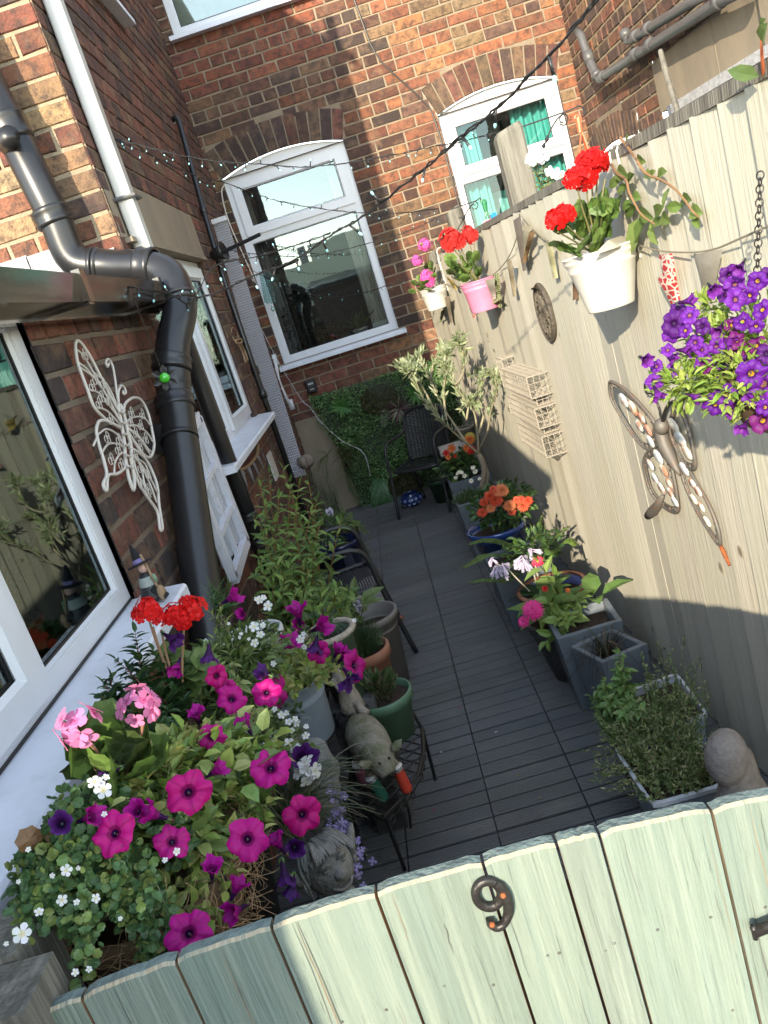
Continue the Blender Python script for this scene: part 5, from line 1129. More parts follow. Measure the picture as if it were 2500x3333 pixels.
mb = MB(); mb.tube(spline([c6p(x, y, .04) for x, y in ((1185, 790), (1200, 740), (1225, 705), (1250, 715))], 5), .006, 7); mb.tube(spline([c6p(x, y, .04) for x, y in ((1180, 790), (1165, 720), (1140, 670), (1110, 660), (1105, 620), (1125, 625), (1130, 650))], 5), .003, 7); mb.build('antenna', 'iron', t, True)
mb = MB(); mb.tube([c6p(x, y, .03) for x, y in ((1185, 1125), (1165, 1165), (1140, 1195), (1120, 1215))], [.006, .014, .018, .014], 10); mb.build('tail', WG, t, True)
mb = MB(); mb.tube([c6p(x, y, .02) for x, y in ((1438, 1335), (1460, 1380), (1487, 1440))], [.005, .007, .004], 8); mb.build('tail', 'rust', t, True)
# bunting: twine and flags
tw = thing('bunting', c3p(1080, 1100, .02), 'faded fabric bunting strung along the fence between the geranium buckets', 'bunting')
segs = [[(390, 1250), (430, 1230), (490, 1160), (530, 1060), (540, 960)], [(540, 960), (600, 1030), (670, 1085), (750, 1115)], [(1000, 1100), (1080, 1105), (1180, 1130), (1320, 1135), (1420, 1120), (1540, 1070), (1700, 1000), (1800, 960)], [(180, 1270), (270, 1290), (330, 1260), (390, 1250)], [(750, 1115), (870, 1140), (1000, 1100)]]
mb = MB()
for s in segs: mb.tube(spline([c3p(x, y, .03) for x, y in s], 6), .0022, 6, (.25, .22, .16), cap=False)
mb.build('twine', 'cloth', tw)
def flag(pts, col, off=.012, mat='cloth', crease=.012):
    n = 7; (ax, ay), (bx, by), (cx_, cy_) = pts; vs = []; 
    for i in range(n + 1):
        t_ = i / n; p = c3p(ax + (cx_ - ax) * t_, ay + (cy_ - ay) * t_, off + crease * sin(t_ * 5)); q = c3p(bx + (cx_ - bx) * t_, by + (cy_ - by) * t_, off + .012 + crease * cos(t_ * 4)); m = p.lerp(q, .5) + FN * crease * 1.5
        vs += [p, m, q]
    mb = MB(); mb.add(vs, [(3 * i + k, 3 * i + 3 + k, 3 * i + 4 + k, 3 * i + 1 + k) for i in range(n) for k in (0, 1)], col); return mb.build('flag', mat, tw, True)
def cloth_pat(name, c1, c2, scale, kind):
    m = bpy.data.materials.new(name); m.use_nodes = True; N = m.node_tree.nodes; L = m.node_tree.links; b = N['Principled BSDF']; b.inputs['Roughness'].default_value = .9
    tc = N.new('ShaderNodeTexCoord'); tx = N.new('ShaderNodeTexVoronoi' if kind == 'v' else 'ShaderNodeTexChecker'); L.new(tc.outputs['Object'], tx.inputs['Vector']); tx.inputs['Scale'].default_value = scale
    if kind == 'v':
        tx.feature = 'DISTANCE_TO_EDGE'; r = N.new('ShaderNodeValToRGB'); r.color_ramp.interpolation = 'CONSTANT'; r.color_ramp.elements[0].color = (*c2, 1); r.color_ramp.elements[1].position = .12; r.color_ramp.elements[1].color = (*c1, 1); L.new(tx.outputs[0], r.inputs[0]); L.new(r.outputs[0], b.inputs[0])
    else: tx.inputs[1].default_value = (*c1, 1); tx.inputs[2].default_value = (*c2, 1); L.new(tx.outputs[0], b.inputs[0])
    return m
REDP = cloth_pat('red paisley cloth', (.42, .03, .035), (.6, .5, .42), 60, 'v'); GIN = cloth_pat('green gingham', (.42, .44, .24), (.10, .13, .03), 70, 'c')
flag([(1168, 1135), (1228, 1140), (1272, 1392)], (.5, .04, .04), .02, REDP); flag([(1165, 1270), (1225, 1200), (1265, 1390)], (.5, .04, .04), .02, REDP)
flag([(1320, 1140), (1455, 1120), (1400, 1390)], (.36, .33, .27)); flag([(520, 1000), (545, 970), (575, 1215)], (.20, .17, .14), .03); flag([(560, 990), (598, 1020), (580, 1170)], (.45, .40, .28), .03)
flag([(600, 1035), (612, 1040), (570, 1180)], (.28, .17, .08), .045); flag([(668, 1080), (690, 1095), (715, 1250)], (.55, .52, .30), .025); flag([(432, 1240), (448, 1225), (462, 1382)], (.3, .32, .14), .03, GIN); flag([(412, 1385), (460, 1345), (430, 1330)], (.3, .32, .14), .03, GIN)
flag([(380, 1262), (428, 1250), (435, 1345)], (.50, .47, .38), .05); flag([(496, 1165), (506, 1170), (528, 1330)], (.40, .33, .22), .03); flag([(318, 1355), (330, 1370), (345, 1430)], (.4, .05, .05), .03, REDP); flag([(215, 1240), (240, 1260), (262, 1300)], (.5, .38, .12), .04)
flag([(205, 1340), (225, 1330), (240, 1450)], (.34, .28, .2), .03); flag([(188, 1410), (208, 1385), (190, 1450)], (.3, .32, .14), .03, GIN); flag([(800, 1210), (806, 1215), (803, 1345)], (.2, .12, .07), .02); flag([(610, 1290), (616, 1290), (612, 1300)], (.2, .12, .07), .02)
# cream cloth over the big bucket
mb = MB(); cl = [c3q(x, y, yy) for x, y, yy in ((940, 1080, 2.14), (1000, 1060, 2.2), (1045, 1080, 2.24), (990, 1110, 2.12), (930, 1130, 2.1), (870, 1150, 2.1))]; mb.add(cl + [p + V(0, 0, .006) for p in cl], [(0, 1, 2, 3), (0, 3, 4, 5)], (.5, .46, .36)); mb.build('flag', 'cloth', tw)
# climbing vine over the fence
t = thing('climbing_vine', w2p(380, 1300, .02), 'green climbing shoots with oval leaves trailing down over the fence', 'vine')
mb = MB(); lf = MB()
def shoot(pts, leaves, col=(.20, .11, .05), r=.0035):
    p = spline([w2p(x, y, o) for x, y, o in pts], 6); n = len(p); mb.tube(p, [r * (1.1 - .6 * i / n) for i in range(n)], 6, col)
    for (x, y, dx, dy, L_) in leaves:
        b = w2p(x, y, .03); d = w2p(x + dx, y + dy, .04) - b; leaf(lf, b, d, FN + V(0, -.2, .3) + rdir() * .3, L_, L_ * .5, jit(rnd.choice([(.13, .20, .05), (.18, .25, .07), (.10, .15, .04)]), .15), .2, .1)
shoot([(330, 1240, .02), (400, 1330, .03), (470, 1430, .05), (560, 1560, .05), (700, 1620, .05), (820, 1700, .05), (900, 1790, .05), (980, 1900, .05), (1040, 1960, .04)], [(380, 1290, 10, -60, .05), (480, 1420, 60, 40, .06), (560, 1530, 30, 60, .05), (660, 1600, 60, -60, .07), (600, 1580, 60, -80, .04), (780, 1680, -30, 70, .05), (880, 1780, 70, 20, .06), (960, 1890, 60, 20, .075), (900, 1850, -90, 10, .06), (1000, 1930, 20, 80, .05)])
shoot([(250, 1480, .02), (300, 1560, .04), (380, 1620, .06), (410, 1730, .07), (470, 1850, .07), (520, 1930, .07), (640, 2020, .06)], [(300, 1520, 60, 60, .085), (340, 1600, -60, 40, .06), (390, 1650, 40, -80, .07), (400, 1690, -100, 20, .06), (430, 1770, 70, 10, .07), (440, 1800, -60, 50, .05), (480, 1860, -110, 60, .08), (500, 1900, 90, 60, .09), (520, 1950, -40, 110, .11), (560, 1980, -60, 90, .09), (600, 1990, 20, 100, .08), (640, 1920, 60, -60, .07), (620, 1990, 130, 30, .06), (700, 1940, 40, 40, .07)])
shoot([(1640, 800, .0), (1610, 560, .02), (1600, 380, .03), (1600, 200, .03)], [(1600, 380, 10, -70, .06), (1595, 260, 15, -60, .04), (1580, 690, -90, -20, .06)], (.35, .10, .04))
mb.build('stem', 'stem', t); lf.build('leaves', 'leaf', t)
# dark foliage and odd tile behind the fence top
mb = MB()
for i in range(160): leaf(mb, Vector((1.25 + U(-.15, .5), 2.6 + U(-.7, 1.2), 1.80 + U(-.15, .10))), rdir() + V(0, 0, .6), rdir(), U(.05, .10), U(.02, .04), jit(rnd.choice([(.03, .06, .02), (.05, .08, .03), (.10, .05, .03)]), .2))
# ---- hanging basket of purple calibrachoa, near the camera ------------------------
def hb(x, y, d): return dist(x, y, d)
t = thing('hanging_basket', hb(2430, 1130, 1.45), 'hanging basket overflowing with purple and violet trailing flowers, at the right edge', 'hanging basket')
bc = hb(2560, 1130, 1.45)
def fo(mb):
    blobs = [(bc + V(-.03, 0, -.01), (.13, .13, .09), 3), (hb(2350, 1130, 1.42), (.06, .06, .045), 1.5), (hb(2230, 1250, 1.40), (.045, .05, .03), 1.1), (hb(2420, 1240, 1.38), (.07, .06, .045), 1.6), (hb(2310, 1010, 1.46), (.03, .04, .025), .5)]
    scatter(mb, blobs, 1900, .024, .009, [(.24, .34, .06), (.17, .27, .045), (.30, .38, .09)], up=.7)
foliage(t, fo)
S = []
rn2 = random.Random(3)
for x, y, s in ((2367, 1285, 1.1), (2445, 1215, 1.35), (2490, 1245, 1.6), (2330, 1310, 1.15), (2480, 1370, 1.2), (2400, 1160, .9), (2290, 1180, .9), (2200, 1050, 1.2), (2190, 1090, 1.0), (2130, 1240, .85), (2260, 1110, .8), (2360, 960, .9), (2390, 980, 1.0), (2420, 1040, .9), (2330, 1130, .8), (2400, 1110, .9), (2460, 1120, 1.0), (2370, 890, 1.0), (2390, 930, .95), (2460, 910, .9), (2490, 900, .8), (2480, 1010, .9), (2240, 1020, .9), (2170, 1140, .7), (2210, 1000, .8), (2290, 1060, .8), (2380, 1060, .8), (2340, 1230, .8), (2300, 1200, .7), (2450, 1290, 1.0), (2490, 1330, .8), (2180, 1210, .7), (2280, 1140, .7), (2440, 960, .8), (2350, 1180, .7), (2420, 1180, .8), (2140, 1195, .7), (2230, 1075, .7), (2495, 1150, .9), (2460, 1060, .7)):
    S.append((hb(x + rn2.uniform(-6, 6), y + rn2.uniform(-6, 6), 1.32 + rn2.uniform(0, .08)), s))
flowers(t, 'cali', S, 'flower', up=.2, j=.5)
flowers(t, 'calis', [(hb(x, y, 1.36), 1.1, (U(-1, 1), -.6, U(-1, .2))) for x, y in ((2240, 980), (2420, 1390), (2380, 1330), (2260, 1290), (2100, 1170), (2470, 1300), (2320, 940), (2180, 1160), (2140, 1280), (2410, 870), (2230, 1140), (2340, 1075), (2370, 1110))], 'faded_flower')
mb = MB(); mb.lathe([(.0, -.13), (.06, -.125), (.11, -.09), (.135, -.03), (.14, 0), (.13, 0), (.12, -.03)], bc + V(.03, 0, -.02), 28, (.1, .06, .03)); mb.build('basket', 'coir', t, True)
mb = MB()
for k in range(26):
    p = at(2475 + .3 * (k - 0) * -2.2, 560 + 22 * k, 1, 1.35); q = at(2475 - .3 * (k + 1) * 2.2, 560 + 22 * (k + 1), 1, 1.35); m_ = (p + q) / 2; d = (q - p).normalized(); s = (d.orthogonal() if k % 2 else d.cross(d.orthogonal())).normalized(); n_ = 10
    mb.tube([m_ + d * (p - q).length * .68 * cos(2 * pi * i / n_) + s * .0058 * sin(2 * pi * i / n_) for i in range(n_)], .0013, 5, closed=True)
for a in (0, 2.1, 4.2): mb.tube([at(2458, 1120, 1, 1.35), bc + V(.03 + .13 * cos(a), .13 * sin(a), -.02)], .0012, 5)
mb.build('chain', 'iron', t)

# ================================================================== LEFT WALL ORNAMENTS
c4w = lambda x, y, off=0: at(.5425 * x, 800 + .5425 * y, 0, XL + off)
v3w = lambda x, y, off=0: at(350 + .4522 * x, 900 + .4522 * y, 0, XL + off)
t = thing('wire_butterfly', c4w(740, 1050, .03), 'cream wire butterfly with curled wings hung on the brick wall by the large window', 'wall ornament')
def wl(mb, pts, r=.0042, off=.03, n=5): mb.tube(spline([c4w(x, y, off) for x, y in pts], n), r, 7)
mb = MB(); wl(mb, [(715, 1000), (650, 880), (560, 700), (500, 600), (465, 570), (452, 600), (465, 700), (500, 800), (530, 880), (560, 960), (600, 1010), (660, 1060), (725, 1090)], .005)
for pts in ([(455, 620), (500, 660), (560, 760), (640, 900), (710, 1030)], [(470, 700), (530, 750), (620, 870), (700, 1010)], [(480, 730), (560, 790), (640, 900), (720, 1050)], [(525, 860), (600, 890), (680, 990), (725, 1060)], [(585, 970), (640, 990), (690, 1040), (725, 1080)], [(560, 760), (640, 830), (700, 950)]): wl(mb, pts, .0032)
mb.build('wing', 'whitewire', t, True)
mb = MB(); wl(mb, [(740, 1010), (750, 950), (800, 912), (850, 930), (890, 1010), (915, 1120), (925, 1200), (905, 1265), (870, 1260), (820, 1200), (770, 1120)], .005)
for pts in ([(750, 1060), (800, 1030), (860, 1030), (905, 1080)], [(755, 1080), (820, 1080), (880, 1120), (920, 1180)], [(765, 1090), (830, 1140), (890, 1220), (915, 1240)], [(765, 1120), (820, 1190), (860, 1250)], [(770, 1100), (840, 1160), (905, 1260)]): wl(mb, pts, .0032)
mb.build('wing', 'whitewire', t, True)
mb = MB(); wl(mb, [(725, 1095), (660, 1060), (600, 1050), (578, 1100), (590, 1180), (620, 1280), (640, 1370), (620, 1430), (640, 1468), (648, 1380), (700, 1370), (750, 1330), (750, 1280)], .005)
for pts in ([(590, 1130), (640, 1100), (700, 1130), (735, 1180)], [(605, 1250), (650, 1190), (710, 1190), (740, 1210)], [(685, 1370), (690, 1300), (720, 1250), (750, 1240)], [(590, 1130), (560, 1200)]): wl(mb, pts, .0032)
mb.build('wing', 'whitewire', t, True)
mb = MB(); wl(mb, [(775, 1210), (830, 1240), (880, 1290), (920, 1370), (945, 1450), (955, 1560), (975, 1690), (960, 1700), (945, 1600), (900, 1530), (840, 1440), (800, 1350), (775, 1260)], .005)
for pts in ([(790, 1250), (850, 1330), (900, 1430), (940, 1540)], [(800, 1280), (830, 1380), (900, 1500)], [(780, 1240), (880, 1360), (945, 1480)], [(790, 1260), (870, 1310), (900, 1400)], [(850, 1330), (870, 1440), (905, 1510)]): wl(mb, pts, .0032)
mb.build('wing', 'whitewire', t, True)
mb = MB(); wl(mb, [(710, 945), (715, 1000), (730, 1080), (745, 1180), (750, 1260), (770, 1380), (800, 1465), (805, 1400), (790, 1300), (785, 1200), (765, 1120), (745, 1020), (720, 950)], .006)
for k in range(6): wl(mb, [(712 + k * 11, 990 + k * 66), (735 + k * 11, 1000 + k * 66), (748 + k * 10, 985 + k * 66)], .004, .04)
mb.build('body', 'whitewire', t, True)
mb = MB(); wl(mb, [(710, 940), (700, 880), (690, 800), (675, 720), (650, 680), (635, 700), (645, 725), (655, 705)], .004); wl(mb, [(712, 940), (710, 880), (725, 840), (745, 850), (755, 880), (742, 890), (738, 870)], .004); mb.build('antenna', 'whitewire', t, True)
mb = MB()
for x, y in ((508, 650), (575, 800), (622, 825), (555, 840), (610, 905), (595, 945), (650, 925), (665, 1040), (790, 1000), (855, 1010), (785, 1055), (845, 1075), (875, 1155), (815, 1120), (840, 1200), (645, 1150), (715, 1160), (710, 1220), (670, 1280), (730, 1310), (815, 1260), (845, 1330), (890, 1370), (850, 1430), (890, 1460)):
    for dx, dy in ((0, -14), (-8, 12), (8, 12)):
        c = c4w(x + dx, y + dy, .034); mb.tube([c + V(0, .011 * cos(a), .011 * sin(a)) for a in [2 * pi * i / 10 for i in range(10)]], .0013, 5, closed=True)
mb.build('wire_flowers', 'whitewire', t, True)
# green glass flower on a chain
c = at(350 + .4522 * 410, 900 + .4522 * 730, 0, -.672); t = thing('glass_flower', c, 'dark metal flower with a green glass centre hanging on a fine chain', 'ornament')
qd = face_q((CAM - c) + V(.3, 0, 0), 0); mb = MB(); A_ = qd @ V(1, 0, 0); B_ = qd @ V(0, 1, 0); N_ = qd @ V(0, 0, 1)
for k in range(6):
    a = k * pi / 3 + .3; d = A_ * cos(a) + B_ * sin(a); leaf(mb, c + d * .01, d, N_, .034, .024, (.025, .015, .012), .15, 0)
mb.build('petals', 'iron', t)
mb = MB(); mb.ell(c + N_ * .004, (.017, .017, .013), qd.to_matrix(), 20, 12, (.03, .25, .02)); mb.build('glass_bead', mk('green glass', (.05, .45, .02), .05, coat=1), t, True)
mb = MB(); tp_ = at(350 + .4522 * 180, 900 + .4522 * 130, 0, -.67); mb.tube([tp_ + (c + V(0, 0, .03) - tp_) * (i / 40) + rdir() * .0012 for i in range(41)], .0016, 5); mb.build('chain', 'iron', t)
# white decorative window frame with panes
t = thing('decorative_frame', v3w(840, 1700, .03), 'distressed white window frame ornament leaning on the wall between the pipes', 'frame')
FD = Fr((XL + .03, 0, 0), (0, 1, 0), (1, 0, 0))
tl_, tr_, br_, bl_ = (2.96, 1.40), (3.36, 1.44), (3.40, .86), (2.98, .83)
mb = MB()
def bar(a, b, wd, c0=0, c1=.03): 
    ax, az = a; bx, bz = b; l = sqrt((bx - ax) ** 2 + (bz - az) ** 2); nx, nz = -(bz - az) / l * wd / 2, (bx - ax) / l * wd / 2
    fpoly(mb, FD, [(ax - nx, az - nz), (bx - nx, bz - nz), (bx + nx, bz + nz), (ax + nx, az + nz)], c0, c1)
for a, b in ((tl_, tr_), (tr_, br_), (br_, bl_), (bl_, tl_)): bar(a, b, .045)
bar((3.16, 1.42), (3.19, .845), .022, 0, .022)
for f in (.36, .70): bar((2.96 + .02 * f, 1.40 - .57 * f), (3.36 + .04 * f, 1.44 - .58 * f), .022, 0, .024)
mb.build('frame', mk('distressed white', (.66, .68, .74), .6, 0, 30, .6, (.3, .27, .24), bump=.2, ramp=(.55, .72)), t)
mb = MB()
for k in range(14):
    y = 2.99 + .40 * k / 14; fbox(mb, FD, y, y + .025, .88, 1.39, -.015, -.005 + .008 * (k % 2), jit((.55, .58, .62), .2))
mb.build('shutter_slats', 'plastic', t)
# bunting under the far sill, keys, plaque
t = thing('leaf_bunting', v3w(1000, 1330, .03), 'small grey leaf bunting hanging from a pale stick under the far window sill', 'bunting')
mb = MB(); mb.tube(spline([v3w(x, y, .04) for x, y in ((1085, 1210), (1070, 1290), (1010, 1365), (935, 1400))], 5), .009, 8); mb.build('stick', 'wood', t, True)
for (a, b, c) in (((1085, 1225), (1100, 1240), (1135, 1325)), ((1065, 1290), (1085, 1290), (1120, 1380)), ((1035, 1340), (1055, 1345), (1090, 1435)), ((995, 1375), (1020, 1370), (1052, 1480)), ((945, 1400), (975, 1400), (1002, 1515))):
    mb = MB(); p = [v3w(*a, .045), v3w(*b, .05), v3w(*c, .04)]; mb.add(p + [q + V(.006, 0, 0) for q in p], [(0, 1, 2), (3, 5, 4), (0, 3, 4, 1), (1, 4, 5, 2), (2, 5, 3, 0)], (.32, .33, .38)); mb.build('flag', 'cloth', t)
t = thing('wooden_keys', v3w(940, 460, .02), 'bunch of pale wooden keys tied with string beside the thin waste pipe', 'ornament')
mb = MB(); mb.tube(spline([v3w(x, y, .03) for x, y in ((890, 400), (900, 365), (930, 400), (940, 450), (920, 470), (900, 430))], 5), .003, 6); mb.tube(spline([v3w(x, y, .035) for x, y in ((920, 460), (960, 450), (965, 475), (930, 480), (920, 455))], 5), .006, 6); mb.build('string', 'wood', t, True)
for pts in (((940, 480), (970, 540), (990, 600)), ((955, 480), (985, 530), (1005, 585))): mb = MB(); mb.tube([v3w(x, y, .03) for x, y in pts], .006, 7); e = v3w(*pts[-1], .03); mb.box(e + V(-.004, -.02, -.015), e + V(.004, .012, .01)); mb.build('key', 'wood', t)
mb = MB(); a = v3w(1190, 1370, .01); fbox(mb, Fr((XL, 0, 0), (0, 1, 0), (1, 0, 0)), a.y - .07, a.y + .10, a.z - .08, a.z + .09, .004, .016, (.62, .60, .58)); o = mb.build('plaque', 'plastic', origin=a); tag(o, 'small pale plaque with a pink flower, low on the wall near the corner', 'plaque')
# ---- back wall ornaments ----
w3q = lambda x, y, yy: at(700 + .3918 * x, 400 + .3918 * y, 1, yy)
t = thing('silver_ribbon', at(800, 1230, 1, 5.75), 'long woven silver ribbon curtain hanging straight down in the back left corner', 'hanging ornament')
mb = MB(); n = 84
pa = [at(350 + .4522 * (870 + 415 * i / n * 1.02), 900 + .4522 * (0 - 0 + 1470 * i / n), 1, 5.75) for i in range(-22, n + 1)]
m_ = len(pa); wd = [(.095 + .055 * i / m_) for i in range(m_)]; cols_ = 11
for i in range(m_ - 1):
    for k in range(cols_):
        x = pa[i].x + wd[i] * (k + .5) / cols_; z = pa[i].z; dz = pa[i].z - pa[i + 1].z
        yb = pa[i].y
        for sg in (1, -1): mb.tube([(x - sg * .0055, yb, z), (x, yb - .008, z - dz * .55), (x + sg * .006, yb, z - dz)], .0036, 4, cap=False)
mb.build('links', 'silver', t)
mb = MB(); z = pa[0].z; mb.box((pa[0].x - .005, 5.73, z - .01), (pa[0].x + .10, 5.77, z + .02)); mb.build('top_bar', 'silver', t)
t = thing('crystal_mobile', w3q(430, 1300, 6.72), 'crystal bead wind mobile hanging beside the left frame of the back window', 'mobile')
mb = MB(); 
for i in range(9):
    for k in range(12):
        p = w3q(370 + i * 11 + k * 4, 1240 + k * 22 + 6 * (i % 3), 6.70 - .01 * (i % 4)); mb.ell(p, (.007, .007, .010), seg=6, rings=4)
mb.build('beads', 'crystal', t); mb = MB(); mb.lathe([(0, .03), (.004, .02), (.016, -.006), (.010, -.022), (0, -.028)], w3q(478, 1540, 6.7), 12); mb.build('drop', 'crystal', t, True)
mb = MB(); mb.tube([w3q(345, 1190, 6.72), w3q(420, 1250, 6.70), w3q(355, 1270, 6.70)], .0015, 4); mb.build('wire', 'silver', t)
t = thing('grab_handle', FB(-.83, 1.24, .03), 'white cast grab handle fixed on the back wall left of the window sill', 'handle')
mb = MB(); p = [w3q(490, 1970, 6.86), w3q(500, 2030, 6.83), w3q(520, 2110, 6.82), w3q(545, 2200, 6.82)]
hp = [v3x for v3x in [at(350 + .4522 * x, 900 + .4522 * y, 1, yy) for x, y, yy in ((1200, 610, 6.87), (1215, 650, 6.83), (1230, 740, 6.82), (1265, 830, 6.82), (1295, 890, 6.84), (1310, 920, 6.87))]]
mb.tube(spline(hp, 5), .015, 10)
for x, y in ((1197, 600), (1315, 925)):
    c = at(350 + .4522 * x, 900 + .4522 * y, 1, 6.88); mb.box(c + V(-.03, 0, -.045), c + V(.03, .015, .045))
mb.build('bar', 'upvc', t, True)
mb = MB(); c = at(350 + .4522 * 1470, 900 + .4522 * 785, 1, 6.87); mb.box(c + V(-.05, -.03, -.06), c + V(.04, .03, .055), (.012, .012, .013)); o = mb.build('outdoor_socket', 'plastic', origin=c); bv = o.modifiers.new('bevel', 'BEVEL'); bv.width = .012; bv.segments = 3
tag(o, 'small black outdoor key safe on the bricks above the leaf wall', 'key safe')
mb = MB()
for k in range(4): mb.box(c + V(-.025 + k * .012, -.0335, .012), c + V(-.016 + k * .012, -.0305, .028), (.5, .5, .5))
mb.box(c + V(-.02, -.0335, -.03), c + V(.015, -.0305, -.024), (.45, .45, .45)); bt = mb.build('buttons', 'plastic', o); bt.location = (0, 0, 0)
for v_ in bt.data.vertices: pass
t = thing('silver_chain', at(350 + .4522 * 1060, 900 + .4522 * 290, 1, 6.3), 'thin twisted silver chain swagged from the corner across the leaf wall', 'chain')
mb = MB(); pts = spline([at(350 + .4522 * x, 900 + .4522 * y, 1, 6.4) for x, y in ((1060, 290), (1150, 460), (1250, 650), (1400, 890))] + [at(700 + .4822 * x, 900 + .4822 * y, 1, 6.35) for x, y in ((640, 880), (720, 990), (860, 1110), (1000, 1190), (1050, 1345))], 14)
for i in range(len(pts) - 1):
    a, b = pts[i], pts[i + 1]
    for k in range(2): mb.tube([a.lerp(b, k / 2), a.lerp(b, k / 2 + .25) + rdir() * .005, a.lerp(b, k / 2 + .5)], .0028, 4, cap=False)
mb.build('links', 'silver', t)
# coconut shell pod
c = at(700 + .4822 * 610, 900 + .4822 * 1250, 1, 5.6); t = thing('seed_pod', c, 'round dried seed pod ornament with curling petals in the back left corner', 'ornament')
for k in range(6):
    a = k * pi / 3 + .2; mb = MB(); o_ = V(cos(a), sin(a) * .6, 0); s_ = V(-sin(a), cos(a) * .6, 0); vs = []
    for i in range(7):
        th = -1.3 + 2.4 * i / 6; w_ = .032 * cos(th * .75); p = c + o_ * .062 * cos(th) + V(0, 0, .052 * sin(th)); vs += [p - s_ * w_, p + s_ * w_]
    mb.add(vs, [(2 * i, 2 * i + 1, 2 * i + 3, 2 * i + 2) for i in range(6)], (.24, .20, .16)); o = mb.build('petal', 'stone', t, True); sm = o.modifiers.new('solid', 'SOLIDIFY'); sm.thickness = .005
# ---- leaf wall panel ----
t = thing('leaf_wall', (-.1, 6.86, 0), 'artificial green leaf wall panel with ferns covering the lower back wall', 'artificial plant wall')
mb = MB(); mb.hexa([(-.48, 6.84, 0), (.55, 6.84, 0), (.55, 6.885, 0), (-.48, 6.885, 0), (-.60, 6.84, 1.03), (.55, 6.84, 1.03), (.55, 6.885, 1.03), (-.60, 6.885, 1.03)], (.02, .03, .015)); mb.build('backing', 'plastic', t)
def fo(mb):
    for _ in range(15000):
        x = U(-.64, .56); z = U(-.0, 1.05) ; 
        if x < -.50 - .13 * min(1, z) - .03 * sin(z * 9): continue
        bul = .03 * sin(x * 9 + z * 7) + .02 * sin(x * 23 - z * 17); k = .6 + .6 * (.5 + .5 * sin(x * 8 + 3 * sin(z * 6)))
        cc = rnd.choice([(.13, .26, .10), (.18, .33, .12), (.09, .19, .07), (.24, .36, .14)])
        if sin(x * 6 + 2) * sin(z * 8 + 1) > .55: cc = (.10, .10, .04)
        leaf(mb, (x, 6.80 + bul * .6 + U(-.025, .03), z), (U(-1, 1), -1.1, U(-.9, .9)), (U(-.4, .4), -1, U(-.2, .8)), U(.014, .030) * k, U(.010, .018) * k, jit(cc, .3), .15, .1)
foliage(t, fo)
lwp = lambda x, y: at(700 + .4822 * x, 900 + .4822 * y, 1, 6.76)
def tuft(mb, c, n, L, W, cols, spread=1.0, dz=.0):
    for k in range(n):
        a = 2 * pi * k / n + U(-.2, .2); leaf(mb, c, (cos(a) * spread, -.5 - U(0, .5), sin(a) * spread + dz), (0, -1, .4), L * U(.7, 1.1), W, jit(rnd.choice(cols), .2), .15, .25)
mb = MB(); tuft(mb, lwp(855, 875), 16, .11, .022, [(.07, .20, .05), (.10, .25, .06)]); mb.build('rosette', 'leaf', t)
mb = MB(); tuft(mb, lwp(1350, 790), 16, .12, .026, [(.06, .18, .04)]); mb.build('rosette', 'leaf', t)
mb = MB(); tuft(mb, lwp(1240, 890), 40, .15, .014, [(.10, .05, .06), (.26, .30, .18), (.16, .10, .10)], 1, -.3); mb.build('rosette', 'leaf', t)
mb = MB(); scatter(mb, [(lwp(1140, 930), (.05, .02, .06)), (lwp(1140, 985), (.03, .02, .03))], 220, .018, .012, [(.38, .42, .30), (.28, .33, .22)]); mb.build('sprig', 'leaf', t)
mb = MB()
for k in range(95):
    b = lwp(1110 + U(-50, 50), 1370 + U(-10, 20)); e = lwp(1110 + U(-70, 110), 1560 + U(-60, 40)) + V(0, -U(0, .09), 0); p = bez(b, (b + e) / 2 + V(0, -.09, .05), e, 5); s_ = V(.003, 0, 0)
    mb.add([q_ for q in p for q_ in (q - s_, q + s_)], [(2 * i, 2 * i + 1, 2 * i + 3, 2 * i + 2) for i in range(5)], jit(rnd.choice([(.06, .16, .05), (.10, .22, .08), (.16, .28, .14)]), .2))
mb.build('grass_tuft', 'leaf', t)
mb = MB()
for (x, y, n_) in ((880, 1210, 9), (760, 1200, 7), (960, 1130, 5), (900, 1330, 8), (1010, 1260, 6)):
    for k in range(n_):
        a = U(0, 2 * pi); b = lwp(x, y); e = b + V(cos(a) * .14, -.06 - U(0, .05), sin(a) * .12 - .04); frond(mb, [b, (b + e) / 2 + V(0, -.03, .03), e], .022, .009, [(.06, .14, .035), (.09, .19, .05), (.13, .2, .05)], 14)
mb.build('fern', 'leaf', t)
